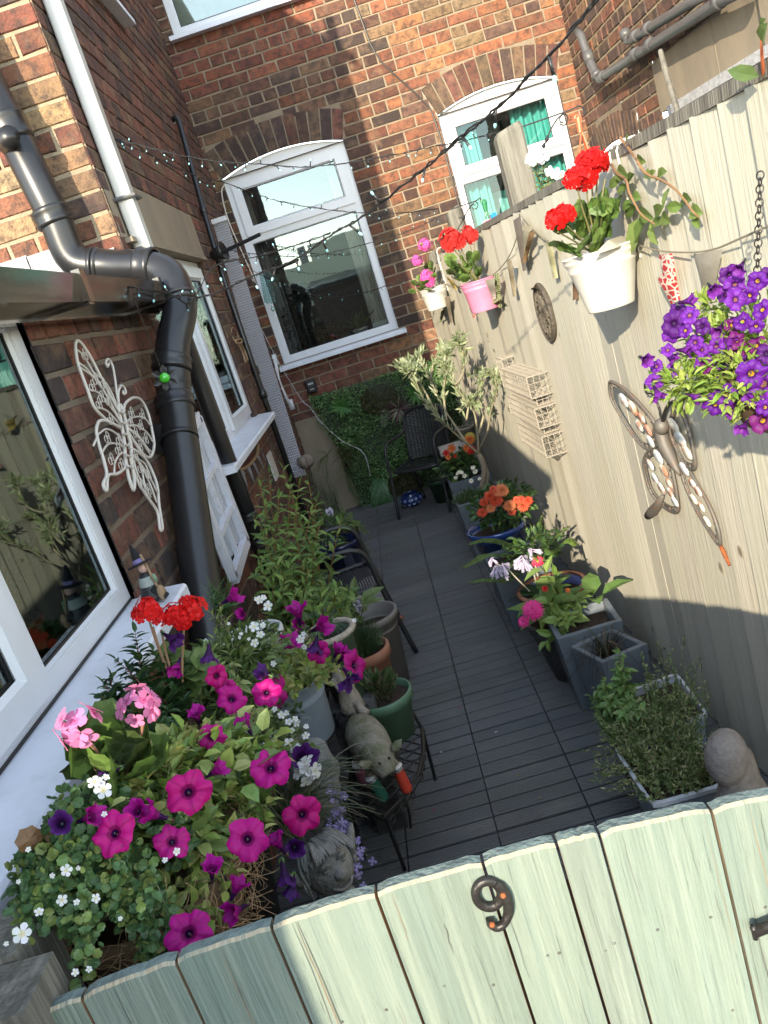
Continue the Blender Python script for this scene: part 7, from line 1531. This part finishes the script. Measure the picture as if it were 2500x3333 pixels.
for x, y, s in ((370, 1000, 2), (395, 1050, 1.2), (430, 1080, 1.0), (390, 960, 1.1), (730, 870, .9), (200, 1170, 1.2), (235, 945, .6)): p = D9(x, y, 2.2); place(FM['white'], 'flower', t, p, face_q(tocam(p)), s * .65)
# ---- white flowered trailing plant and grass between basket and stand
t = thing('trailing_bacopa', D10(250, 450, 1.9), 'loose trailing plant dotted with white flowers hanging below the zinc bucket', 'plant')
sb = MB(); lf = MB(); b0 = D10(120, 330, 1.95)
stemmy(sb, lf, b0, [D10(x, y, d) for x, y, d in ((240, 260, 1.9), (340, 310, 1.9), (400, 380, 1.9), (300, 400, 1.85), (370, 440, 1.85), (480, 510, 1.8), (250, 520, 1.8), (150, 420, 1.85), (60, 270, 1.9), (200, 300, 1.9), (340, 520, 1.8), (100, 500, 1.8), (290, 340, 1.9), (410, 420, 1.85), (60, 400, 1.8))], 16, .020, .015, [(.10, .15, .05), (.15, .2, .07), (.07, .11, .04), (.2, .22, .13)], r=.0014, ang=1.2)
scatter(lf, [(D10(180, 350, 1.98), (.08, .06, .06)), (D10(100, 420, 1.95), (.06, .06, .06))], 380, .022, .014, [(.05, .08, .03), (.08, .12, .04)])
sb.build('stem', 'stem', t); lf.build('foliage', 'leaf', t)
for x, y, s in ((195, 225, 1.1), (240, 265, 1.4), (275, 250, 1), (290, 310, 1.5), (335, 290, 1.1), (345, 318, 1.4), (308, 368, 1.2), (407, 342, 1.0), (405, 405, 1.4), (295, 460, 2.2), (345, 480, 1.4), (325, 505, 1.3), (160, 400, .9), (205, 405, .9), (235, 490, 1.2), (30, 400, 1.1), (180, 455, 1), (20, 380, 1.2), (120, 470, 1)): p = D10(x, y, 1.82); place(FM['white'], 'flower', t, p, face_q(tocam(p, .3, .5)), s * .65)
t = thing('white_geranium', D10(430, 640, 1.72), 'single white flower cluster beside a purple faded bloom above the dry grass', 'plant')
mb = MB(); mb.tube(bez(D10(440, 650, 1.72), D10(430, 800, 1.74), D10(400, 1000, 1.8), 6), .0018, 5, (.12, .15, .06)); mb.build('stem', 'stem', t)
for x, y, s in ((430, 630, 1.25), (390, 660, 1.1)): p = D10(x, y, 1.70); place(FM['wgera'], 'flower_head', t, p, face_q(tocam(p, .1, .1)), s)
place(FM['petpurple'], 'faded_flower', t, D10(380, 560, 1.72), face_q((.4, -.5, .4)), 1.5)
t = thing('grass_clump', D10(350, 900, 1.75), 'fine dry grass clump with thin arching blades behind the gargoyle', 'plant')
mb = MB()
for k in range(260):
    b = D10(330 + U(-90, 60), 980 + U(-60, 120), 1.85 + U(-.05, .05)); a = U(-.6, 3.4); L_ = U(.08, .24); e = b + V(cos(a) * L_ * .9, -abs(sin(a)) * L_ * .3, U(-.03, .16)); p = bez(b, (b + e) / 2 + V(0, 0, .09), e, 6); c = jit(rnd.choice([(.16, .17, .09), (.08, .12, .05), (.24, .22, .14), (.06, .09, .04)]), .2)
    mb.tube(p, [.0012, .0012, .001, .001, .0008, .0006, .0004], 3, c, cap=False)
mb.build('blades', 'leaf', t)
t = thing('lobelia', D10(660, 1000, 1.85), 'wispy trailing lobelia with tiny lilac flowers in front of the wire stand', 'plant')
sb = MB(); lb = []
for x0, y0, x1, y1 in ((560, 800, 660, 860), (560, 850, 640, 990), (560, 900, 690, 1120), (560, 950, 770, 1170), (560, 1000, 770, 1260), (560, 1050, 830, 1220), (540, 1000, 730, 1330), (560, 860, 700, 990), (540, 780, 620, 830), (560, 980, 620, 1050), (600, 1200, 760, 1400)):
    p = bez(D10(x0, y0, 1.85), D10((x0 + x1) / 2, (y0 + y1) / 2 - 40, 1.83), D10(x1, y1, 1.82), 8); sb.tube(p, .0009, 4, (.10, .11, .06), cap=False)
    for q_ in p[3:]:
        for _ in range(2): leaf(sb, q_, rdir(), rdir(), .012, .003, (.10, .13, .06))
        if U(0, 1) < .9: lb.append(q_ + rdir() * .012)
sb.build('stem', 'leaf', t)
for q_ in lb[:70]: place(FM['lob'], 'flower', t, q_, face_q(tocam(q_, .1, .6)), U(.9, 1.5))
# ---- hanging stone behind
t = thing('rough_stone', D10(440, 650, 1.95), 'rough grey stone lump standing behind the white flower cluster', 'stone')
mb = MB(); c = D10(420, 700, 2.0); mb.ell(c, (.075, .06, .12), None, 20, 16, (.16, .17, .16), fn=lambda u: 1 + .09 * sin(7 * u.x + 3 * u.z) + .06 * sin(11 * u.z + 5 * u.y)); mb.build('stone', 'stone', t, True)
# ---- gargoyle
t = thing('gargoyle', D10(540, 1300, 1.82), 'grey stone fairy imp head with flowing hair and pointed ear, peeping over the gate', 'statue')
gc = D10(560, 1300, 1.80); f = (CAM - gc).normalized() * .8 + V(.25, 0, .0); f = V(f.x, f.y, f.z * .6).normalized(); s_ = f.cross(V(0, 0, 1)).normalized(); u_ = s_.cross(f); MR = Matrix((s_, f, u_)).transposed()
G = lambda a, b, c: gc + MR @ V(a, b, c)
GC = (.24, .235, .21)
def gf(u):
    x, y, z = u; k = 1 + .05 * z - .10 * max(0, -z) 
    if y > .5: k += .10 * math.exp(-((x / .25) ** 2 + ((z + .05) / .22) ** 2)) - .05 * math.exp(-(((abs(x) - .36) / .14) ** 2 + ((z - .18) / .12) ** 2)) + .05 * math.exp(-(((abs(x) - .42) / .18) ** 2 + ((z + .3) / .18) ** 2)) - .05 * math.exp(-((x / .3) ** 2 + ((z + .47) / .05) ** 2))
    return k
mb = MB(); mb.ell(gc, (.052, .056, .066), MR, 40, 30, GC, fn=gf); mb.ell(G(0, .057, -.006), (.014, .016, .013), MR, 14, 10, GC)
for sx in (-1, 1): mb.ell(G(sx * .020, .046, .012), (.0085, .008, .0055), MR, 12, 8, (.2, .2, .18)); mb.tube([G(sx * .008, .053, .020), G(sx * .02, .056, .026), G(sx * .034, .046, .020)], [.003, .005, .003], 7, GC)
mb.tube(spline([G(-.022, .045, -.026), G(-.01, .052, -.034), G(.01, .052, -.034), G(.024, .045, -.024)], 4), .0035, 7, GC); mb.ell(G(0, .045, -.048), (.016, .014, .012), MR, 12, 8, GC)
mb.lathe([(.03, .0), (.034, -.05), (.06, -.09), (.075, -.16), (.07, -.3)], gc + V(0, .0, -.045), 18, GC); mb.build('head', 'stone', t, True)
mb = MB()
for k in range(70):
    a = -pi * .62 + pi * 1.24 * k / 69 + U(-.1, .1); r = U(.9, 1.1); st = G(sin(a) * .03, -.005 + .02 * U(-1, 1), .060 + U(-.006, .01)); md = G(sin(a) * .058 * r, .008 + .03 * cos(a), .045 + .02 * cos(a)); en = G(sin(a) * .060 * r, .012 + .03 * cos(a) * U(0, 1), -.005 + .05 * cos(a) + U(-.02, .015))
    if abs(a) < .6: md = G(sin(a) * .05, .05, .065); en = G(sin(a) * .055 + U(-.01, .01), .06, .034)
    mb.tube(bez(st, md, en, 7), [.0035, .005, .0055, .005, .0045, .004, .003, .001], 6, jit((.27, .27, .25), .15))
mb.build('hair', 'stone', t, True)
for sx in (-1, 1): mb = MB(); mb.tube([G(sx * .048, .005, .0), G(sx * .062, .0, .014), G(sx * .080, -.004, .034), G(sx * .09, -.006, .046)], [.010, .013, .008, .002], 9, GC); mb.build('ear', 'stone', t, True)
# ---- wooden pig in four odd boots
t = thing('wooden_pig', (-.33, 2.1, HS), 'weathered wooden pig wearing red, green and pink boots on the wire stand', 'ornament')
pigpt = lambda x, y, z: at(800 + .4822 * x, 2200 + .4822 * y, 2, z)
bb = pigpt(790, 380, .425); hd = pigpt(905, 560, .425); sn = pigpt(965, 665, .385)
mb = MB(); mb.tube([bb + (bb - hd) * .38 + V(0, 0, -.012), bb + (bb - hd) * .25, bb, bb.lerp(hd, .35), bb.lerp(hd, .7), hd, hd.lerp(sn, .5), sn.lerp(hd, .12), sn], [.012, .042, .060, .064, .058, .048, .036, .027, .025], 22); mb.build('body', 'pig', t, True)
ax = (sn - hd).normalized(); sd = ax.cross(V(0, 0, 1)).normalized(); up_ = sd.cross(ax)
for sx in (-1, 1):
    mb = MB(); e0 = hd + sd * sx * .030 + up_ * .030; leaf(mb, e0, sd * sx * 1.0 + up_ * .25 - ax * .25, up_ - ax * .3 + V(0, -.3, .2), .050, .034, (.3, .28, .24), -.3, -.1); o = mb.build('ear', 'pig', t, True); sm = o.modifiers.new('solid', 'SOLIDIFY'); sm.thickness = .006
for sx in (-1, 1): mb = MB(); mb.ell(hd.lerp(sn, .30) + up_ * .036 + sd * sx * .016, (.0045, .0045, .0045), seg=8, rings=6, col=(.02, .015, .01)); mb.build('eye', 'plastic', t, True)
mb = MB()
for k in range(3): c = sn.lerp(hd, .10) + up_ * (.0235 - .001 * k) + ax * (-.014 + .007 * k + .004); mb.tube([c - sd * .009, c + sd * .009], .0011, 4, (.02, .02, .02))
mb.build('snout_lines', 'plastic', t)
BOOT = [((790, 700), (755, 590), (.33, .12, .17), 'pink'), ((925, 815), (840, 680), (.015, .10, .065), 'green'), ((1085, 760), (1015, 610), (.50, .05, .025), 'red')]
def stroke_text(mb, word, org, u, v, n, size, wrap=None):
    G5 = {'H': [((0, 0), (0, 1)), ((1, 0), (1, 1)), ((0, .5), (1, .5))], 'U': [((0, 1), (0, 0)), ((0, 0), (1, 0)), ((1, 0), (1, 1))], 'N': [((0, 0), (0, 1)), ((0, 1), (1, 0)), ((1, 0), (1, 1))], 'T': [((.5, 0), (.5, 1)), ((0, 1), (1, 1))], 'E': [((0, 0), (0, 1)), ((0, 0), (1, 0)), ((0, .5), (.8, .5)), ((0, 1), (1, 1))], 'R': [((0, 0), (0, 1)), ((0, 1), (1, 1)), ((1, 1), (1, .5)), ((1, .5), (0, .5)), ((.4, .5), (1, 0))]}
    for i, ch in enumerate(word):
        for a, b in G5[ch]:
            f_ = lambda q: wrap((i * 1.5 + q[0] - len(word) * .75 + .25) * size * .62, (q[1] - .5) * size)
            mb.tube([f_(a), f_(b)], size * .11, 4, (.03, .03, .03))
for (fx_, fy_), (tx_, ty_), col, nm in BOOT:
    ft = pigpt(fx_, fy_, HS + .018); tpp = pigpt(tx_, ty_, HS + .098); d_ = (tpp - ft); dn = d_.normalized()
    mb = MB(); mb.tube([ft - dn * .012, ft - dn * .008, ft, ft + d_ * .5, ft + d_ * .9, tpp], [.010, .016, .018, .0165, .0165, .0175], 18, col); bt_ = mb.build('boot', 'paint', t, True)
    mb = MB(); mb.tube([tpp - dn * .013, tpp + dn * .001], [.0185, .0188], 18, (.62, .60, .58)); mb.build('boot_label', 'plastic', bt_, True)
    vw = (CAM - tpp); vw = (vw - dn * vw.dot(dn)).normalized(); sd2 = dn.cross(vw)
    def wr(a, b, c0=tpp - dn * .006, dn=dn, vw=vw, sd2=sd2): th = a / .0190; return c0 + dn * b + (vw * cos(th) + sd2 * sin(th)) * .0192
    mb = MB(); stroke_text(mb, 'HUNTER', None, None, None, None, .0085, wr); mb.build('lettering', 'plastic', bt_)
    mb = MB(); mb.tube([tpp, tpp.lerp(bb.lerp(hd, .5 if nm != 'pink' else .0), .55)], [.014, .022], 12); mb.build('leg', 'pig', t, True)
# ---- green pot on the near stand
gp = V(-.285, 2.33, HS + .003)
t = thing('potted_plant', gp, 'sage green plastic pot with a clipped leafy plant on the near wire stand', 'potted plant')
gpc = at(800 + .4822 * 1050, 2200 + .4822 * 430, 2, HS); gpc = V(gpc.x - .005, gpc.y + .05, HS + .003)
gpc = gpc + V(-.012, -.01, 0); round_pot(t, gpc, .070, .100, .165, (.09, .18, .11), rim=.035, rimt=.003, soil=.85)
def fo(mb):
    b = gpc + V(0, 0, .135)
    for k in range(130):
        a = U(0, 2 * pi); r = U(0, .065); e = b + V(cos(a) * r * 1.1 - .012, sin(a) * r, U(.02, .09)); bs = b + V(cos(a) * r * .6, sin(a) * r * .6, 0); mb.tube([bs, e], .0016, 4, (.14, .12, .07), cap=False)
        for _ in range(2): leaf(mb, e, V(cos(a), sin(a), U(.4, 2)), V(0, -.4, 1) + rdir() * .5, U(.022, .038), U(.011, .016), jit(rnd.choice([(.07, .12, .035), (.10, .15, .05), (.18, .18, .10), (.05, .09, .03)]), .2), .2, 0)
    for k in range(26): leaf(mb, b + V(-.05 + U(-.03, .02), -.03 + U(-.03, .04), U(-.01, .03)), V(-1, U(-.8, .3), U(-.2, .8)), V(0, 0, 1), U(.03, .045), .022, jit((.13, .22, .05), .2))
foliage(t, fo)
# ---- pots along the left side
def potcol(px, py, z): return at(800 + .4822 * px, 1600 + .4822 * py, 2, z)
t = thing('stone_figure', D9(660, 1380, 2.45), 'small cream stone figure standing behind the zinc bucket, headless among petals', 'statue'); c = V(-.50, 2.92, .40); c = D9(650, 1255, 2.66)
mb = MB(); mb.lathe([(0, .04), (.022, .035), (.034, .015), (.038, -.015), (.032, -.045), (.040, -.075), (.046, -.11), (.044, -.125), (0, -.125)], c, 24, (.34, .30, .24), sx=.9, sy=.75); mb.tube([c + V(-.03, -.015, .01), c + V(-.015, -.037, -.02), c + V(.015, -.04, -.03)], [.010, .009, .008], 8, (.34, .30, .24)); mb.tube([c + V(.02, -.02, -.09), c + V(.035, -.045, -.112), c + V(.05, -.06, -.115)], [.016, .014, .012], 8, (.34, .30, .24)); mb.build('figure', 'stone', t, True)
mb = MB(); mb.box((c.x - .05, c.y - .04, 0), (c.x + .05, c.y + .05, c.z - .127), (.03, .03, .03)); mb.build('base', 'stone', t)
t = thing('terracotta_pot', (-.36, 2.98, 0), 'orange terracotta pot packed with fine needle leaves on the left side', 'potted plant'); c = V(-.40, 3.10, .10); c = at(800 + .4822 * 790, 1600 + .4822 * 1030, 2, .36); c = V(c.x, c.y, 0)
round_pot(t, V(c.x, c.y, .12), .075, .098, .22, (.3, .14, .08), 'terracotta', rim=.045, rimt=.008)
mb = MB(); mb.lathe([(0, 0), (.08, 0), (.08, .12), (0, .12)], c, 20, (.1, .1, .1)); mb.build('riser', 'stone', t)
def fo(mb):
    b = V(c.x, c.y, .33)
    for k in range(560):
        d = rdir(); d.z = abs(d.z) * 1.2 + .1; e = b + V(d.x * .11, d.y * .11, d.z * .10 + .01) * U(.5, 1.1) + V(-.01, 0, .01); s0 = b + V(d.x * .05, d.y * .05, 0); m_ = (s0 + e) / 2
        mb.tube([s0, m_, e], [.0012, .0010, .0005], 3, jit(rnd.choice([(.06, .11, .05), (.09, .15, .06), (.05, .09, .04), (.16, .20, .10)]), .2), cap=False)
        for _ in range(3): leaf(mb, s0.lerp(e, U(.3, 1)), d + rdir() * .8, rdir(), .02, .003, jit((.08, .14, .06), .3))
foliage(t, fo)
for x, y in ((735, 870), (685, 915)): p = potcol(x, y, .45); place(FM['white'], 'flower', t, p, face_q(tocam(p)), 1.2)
t = thing('grey_pot', (-.38, 3.4, 0), 'wide pale taupe plastic pot behind the terracotta pot', 'potted plant'); c = potcol(850, 820, .36); c = V(c.x - .02, c.y, 0)
round_pot(t, c, .095, .128, .36, (.20, .185, .17), rim=.03, rimt=.010, soil=.8)
def fo(mb): stemmy(mb, mb, c + V(-.04, 0, .30), [potcol(x, y, .5) for x, y in ((740, 700), (680, 720), (620, 680), (820, 720), (700, 760), (650, 640))], 8, .05, .02, [(.12, .19, .05), (.17, .24, .07)], r=.002)
foliage(t, fo)
foliage(t, lambda mb: [leaf(mb, potcol(x, y, .47), d_, V(0, -.5, 1), L_, W_, jit((.14, .20, .06), .1), .15, .15) for x, y, d_, L_, W_ in ((770, 745, V(1, .3, .3), .13, .06), (730, 720, V(.3, .4, 1), .10, .045), (780, 760, V(.9, -.2, .1), .10, .04))], 'hosta_leaves')
flowers(t, 'hosta', [(potcol(765, 755, .46), .9), (potcol(745, 775, .46), .7)])
t = thing('stone_pot', (-.5, 2.95, 0), 'pot with a thick rolled cream rim behind the magenta petunias', 'potted plant'); c = D9(560, 965, 2.68)
round_pot(t, V(c.x - .0, c.y + .02, c.z - .24), .06, .078, .24, (.10, .15, .10), rim=.02)
mb = MB(); pp = [V(c.x + .083 * cos(a), c.y + .02 + .083 * sin(a), c.z) for a in [2 * pi * i / 40 for i in range(40)]]; mb.tube(pp, .011, 10, (.44, .38, .30), closed=True); mb.build('rim', 'stone', t, True)
mb = MB(); mb.box((c.x - .08, c.y - .06, 0), (c.x + .08, c.y + .1, c.z - .24), (.1, .1, .1)); mb.build('riser', 'stone', t)
foliage(t, lambda mb: scatter(mb, [(c + V(-.03, 0, .04), (.08, .07, .04))], 90, .035, .015, [(.06, .10, .05), (.10, .15, .07)]))
# laurel shrub
t = thing('leafy_shrub', (-.68, 3.3, 0), 'tall bushy green shrub with pointed leaves in front of the left chair', 'shrub')
sb = MB(); lf = MB(); c0 = V(-.64, 3.22, 0)
round_pot(t, c0, .10, .13, .24, (.05, .04, .035))
tl = [D9(x, y, d) for x, y, d in ((130, 100, 3.0), (60, 180, 2.95), (220, 40, 3.05), (300, -60, 3.15), (250, -150, 3.2), (360, -40, 3.2), (420, -80, 3.25), (480, 60, 3.2), (440, 140, 3.1), (640, 190, 3.15), (500, 230, 3.1), (340, 130, 3.05), (200, 200, 2.95), (120, 300, 2.9), (90, 420, 2.85), (100, 540, 2.85), (180, 640, 2.8), (260, 600, 2.85), (330, 690, 2.8), (400, 660, 2.85), (420, 520, 2.9), (560, 620, 2.9), (620, 640, 2.9), (460, 400, 3.0), (350, 340, 3.0), (240, 400, 2.9), (300, 480, 2.9), (500, 700, 2.85), (200, 480, 2.85), (160, -120, 3.1), (100, -30, 3.0), (380, 240, 3.05), (280, 260, 3.0), (460, 790, 2.8), (700, 660, 2.9), (300, 780, 2.8))]
stemmy(sb, lf, lambda: c0 + V(U(-.05, .05), U(-.05, .05), .24), tl, 26, .064, .022, GRN['laurel'], r=.0035, stemcol=(.25, .13, .05), start=.38, ang=.95, droop=.18)
sb.build('stem', 'stem', t); lf.build('foliage', 'leaf', t)
# blue glazed pot and trailing shrub behind the chair
t = thing('blue_pot', (-.53, 4.75, 0), 'tall dark blue glazed pot standing behind the left chair', 'planter'); c = V(-.55, 4.72, 0)
round_pot(t, c, .105, .135, .36, (.008, .014, .06), 'glaze', rim=.03, rimt=.01)
foliage(t, lambda mb: scatter(mb, [(c + V(-.04, .0, .45), (.14, .14, .10))], 240, .045, .015, GRN['mid'] + GRN['dark']))
t = thing('trailing_shrub', (-.55, 5.3, 0), 'feathery light green trailing plant and a purple edged violet beside the leaf wall', 'plant')
sb = MB(); lf = MB(); c = V(-.56, 5.25, .30)
round_pot(t, V(-.58, 5.3, 0), .10, .13, .28, (.05, .04, .035))
q5 = lambda x, y, yy: at(700 + .4822 * x, 900 + .4822 * y, 1, yy)
stemmy(sb, lf, lambda: c + V(U(-.07, .07), U(-.07, .07), 0), [q5(x, y, yy) for x, y, yy in ((700, 1560, 5.0), (760, 1520, 5.1), (850, 1540, 5.1), (930, 1600, 5.0), (980, 1660, 4.9), (1000, 1730, 4.8), (960, 1760, 4.8), (1030, 1830, 4.7), (900, 1700, 4.8), (850, 1640, 4.9), (800, 1600, 5.0), (940, 1680, 4.9), (1040, 1760, 4.7), (880, 1580, 5.1), (990, 1880, 4.6), (920, 1860, 4.6), (740, 1620, 4.9), (820, 1700, 4.8), (1060, 1870, 4.6))], 34, .026, .006, [(.15, .22, .06), (.20, .27, .08), (.10, .16, .05)], r=.0014, ang=1.2)
sb.build('stem', 'stem', t); lf.build('foliage', 'leaf', t)
p = q5(775, 1590, 4.8); place(FM['vio'], 'violet_flower', t, p, face_q(tocam(p, .1, .1)), 2.2)
t = thing('lavender', (-.62, 5.6, 0), 'thin grey green lavender stalks rising by the seed pod ornament', 'plant')
mb = MB(); b = V(-.60, 5.62, .0)
round_pot(t, b, .08, .10, .2, (.1, .06, .04))
for k in range(60):
    e = q5(U(620, 820), U(1280, 1520), 5.5); bs = b + V(U(-.05, .05), U(-.05, .05), .18); p = bez(bs, (bs + e) / 2 + V(0, 0, .05), e, 6); mb.tube(p, .0013, 4, (.16, .18, .12), cap=False)
    for _ in range(16): leaf(mb, p[0].lerp(e, U(.4, 1)), rdir() + V(0, 0, 1), rdir(), .025, .004, jit((.17, .21, .13), .2))
mb.build('stalks', 'leaf', t)
# white stone block under the chair, small terracotta foot
t = thing('white_block', potcol(900, 640, .06), 'white pitted stone block under the front of the left chair', 'stone block')
c = at(800 + .4822 * 890, 1600 + .4822 * 640, 2, .08); mb = MB(); mb.box((c.x - .16, c.y - .16, 0), (c.x + .02, c.y + .16, .10), (.55, .56, .56)); mb.build('block', 'stone', t)
t = thing('clay_foot', potcol(1030, 870, .01), 'small terracotta pot foot lying on the deck beside the taupe pot', 'pot foot')
c = potcol(1030, 870, .0); mb = MB(); mb.ell(c + V(0, 0, .012), (.035, .025, .014), col=(.3, .12, .07)); mb.ell(c + V(-.02, .02, .025), (.02, .02, .016), col=(.45, .4, .32)); mb.build('foot', 'stone', t, True)
# ---- witch on the sill
c = at(.5425 * 900, 1800 + .5425 * 300, 2, 1.115); c = V(-.765, 2.06, 1.112); t = thing('witch_figurine', c, 'small witch figurine in black and lilac hat sitting on the white sill end', 'figurine')
mb = MB(); mb.lathe([(0, 0), (.034, 0), (.036, .01), (.028, .03), (.022, .05), (.018, .07), (.010, .080), (0, .082)], c, 18, (.02, .02, .022)); mb.tube([c + V(.0, -.01, .03), c + V(.03, -.025, .02), c + V(.045, -.03, .004)], [.014, .012, .009], 10, (.02, .02, .022)); mb.build('dress', 'plastic', t, True)
mb = MB(); mb.lathe([(.022, .034), (.026, .045), (.020, .066), (.012, .072)], c, 16, (.42, .46, .42)); mb.build('smock', 'cloth', t, True)
mb = MB(); mb.ell(c + V(.003, -.002, .092), (.014, .014, .016), col=(.58, .36, .28)); mb.ell(c + V(.014, -.010, .090), (.003, .003, .004), seg=8, rings=6, col=(.58, .33, .26)); mb.ell(c + V(.011, -.004, .096), (.002, .002, .002), seg=6, rings=4, col=(.02, .02, .02)); mb.ell(c + V(.009, -.011, .096), (.002, .002, .002), seg=6, rings=4, col=(.02, .02, .02)); mb.tube([c + V(.012, -.012, .084), c + V(.014, -.006, .0835)], .001, 4, (.3, .05, .05)); mb.build('head', 'plastic', t, True)
mb = MB(); mb.lathe([(.034, 0), (.035, .003), (.016, .006), (.014, .016), (.009, .035), (.003, .058), (0, .060)], c + V(-.002, 0, .102), 20, (.02, .02, .022), axis=(-.15, .1, 1)); mb.lathe([(.0165, .006), (.0155, .017)], c + V(-.002, 0, .102), 20, (.30, .24, .50), axis=(-.15, .1, 1)); mb.build('hat', 'cloth', t, True)
mb = MB(); mb.tube([c + V(.035, -.03, .0), c + V(.022, -.016, .06), c + V(.010, -.004, .13)], .0035, 7, (.10, .06, .05)); mb.ell(c + V(.034, -.028, .018), (.012, .012, .022), col=(.48, .32, .18)); mb.build('broom', 'wood', t, True)
mb = MB(); mb.tube([c + V(.016, -.008, .062), c + V(.030, -.018, .052), c + V(.026, -.014, .07)], [.007, .006, .004], 8, (.26, .40, .26)); mb.build('arm', 'cloth', t, True)
# ---- things seen through the window glass
t = thing('potted_plant', (.02, 7.2, 1.385), 'spiky potted plant inside behind the back window glass', 'potted plant')
c = V(-.05, 7.14, 1.385); round_pot(t, c, .05, .065, .075, (.5, .5, .46)); foliage(t, lambda mb: [leaf(mb, c + V(U(-.02, .02), U(-.02, .02), .06), V(U(-1, 1), U(-.7, .4), U(.5, 1.6)), rdir(), U(.12, .22), .024, jit((.12, .17, .06), .2), .2, .25) for _ in range(22)])
t = thing('dry_bush', (-.34, 7.14, 1.385), 'brown dried flower ball inside behind the back window glass', 'potted plant')
foliage(t, lambda mb: scatter(mb, [(V(-.30, 7.14, 1.47), (.13, .07, .10))], 700, .022, .012, [(.18, .12, .05), (.10, .07, .03), (.24, .17, .07)]))
t = thing('potted_plant', (-.56, 7.1, 1.385), 'dark leaved plant inside at the left of the back window', 'potted plant')
foliage(t, lambda mb: scatter(mb, [(V(-.56, 7.12, 1.65), (.10, .07, .26)), (V(-.45, 7.12, 1.9), (.12, .06, .08))], 520, .05, .022, [(.05, .035, .05), (.03, .045, .03)]))
mb = MB(); mb.box((.06, 7.06, 1.39), (.235, 7.08, 1.47), (.45, .5, .48)); tag(mb.build('router_box', 'plastic', origin=(.15, 7.07, 1.39)), 'pale plastic box inside the right corner of the back window', 'box')
t = thing('potted_plant', (-1.03, 1.8, 1.1), 'withered plant in a red pot inside the large window', 'potted plant')
c = V(-1.02, 1.80, 1.105); round_pot(t, c, .05, .07, .12, (.20, .035, .02)); foliage(t, lambda mb: [mb.tube(bez(c + V(0, 0, .1), c + V(U(-.05, .05), U(-.05, .05), .25), c + V(U(-.12, .12), U(-.15, .15), U(.1, .34)), 6), .002, 4, (.2, .13, .08), cap=False) for _ in range(16)])
mb = MB(); mb.box((c.x + .05, c.y - .10, c.z + .10), (c.x + .053, c.y - .03, c.z + .15), (.62, .64, .6)); mb.box((c.x + .0532, c.y - .10, c.z + .10), (c.x + .0535, c.y - .03, c.z + .115), (.03, .12, .05)); mb.build('plant_label', 'plastic', t)
t = thing('potted_plant', (-1.03, 1.1, 1.1), 'red flowered plant inside at the left pane of the large window', 'potted plant')
c = V(-1.0, 1.15, 1.105); round_pot(t, c, .05, .07, .10, (.4, .4, .38)); foliage(t, lambda mb: scatter(mb, [(c + V(0, 0, .18), (.08, .08, .08))], 160, .04, .02, [(.25, .02, .02), (.05, .1, .03)]))

# ---- small fallen petals on the deck
for k, (x, y, c_) in enumerate(((1480, 1690, 0), (1268, 1812, 0), (1400, 2010, 1), (1500, 2300, 2), (1440, 2450, 0), (1690, 2520, 1), (1350, 2200, 2), (1620, 2380, 0), (1540, 2120, 1), (1410, 2640, 2), (1750, 2600, 1), (1330, 2330, 1))):
    p = at(x, y, 2, .004); mb = MB(); a = U(0, 6); leaf(mb, p, (cos(a), sin(a), .05), (0, 0, 1), .014, .008, ((.6, .58, .55), (.28, .2, .08), (.4, .02, .2))[c_], .1, .05)
    tag(mb.build('fallen_petal', 'petal', origin=p), ('tiny white fallen petal lying on the grey deck', 'tiny brown dry leaf scrap lying on the grey deck', 'tiny magenta fallen petal lying on the grey deck')[c_], 'petal', ('white petals on the deck', 'leaf scraps on the deck', 'magenta petals on the deck')[c_])
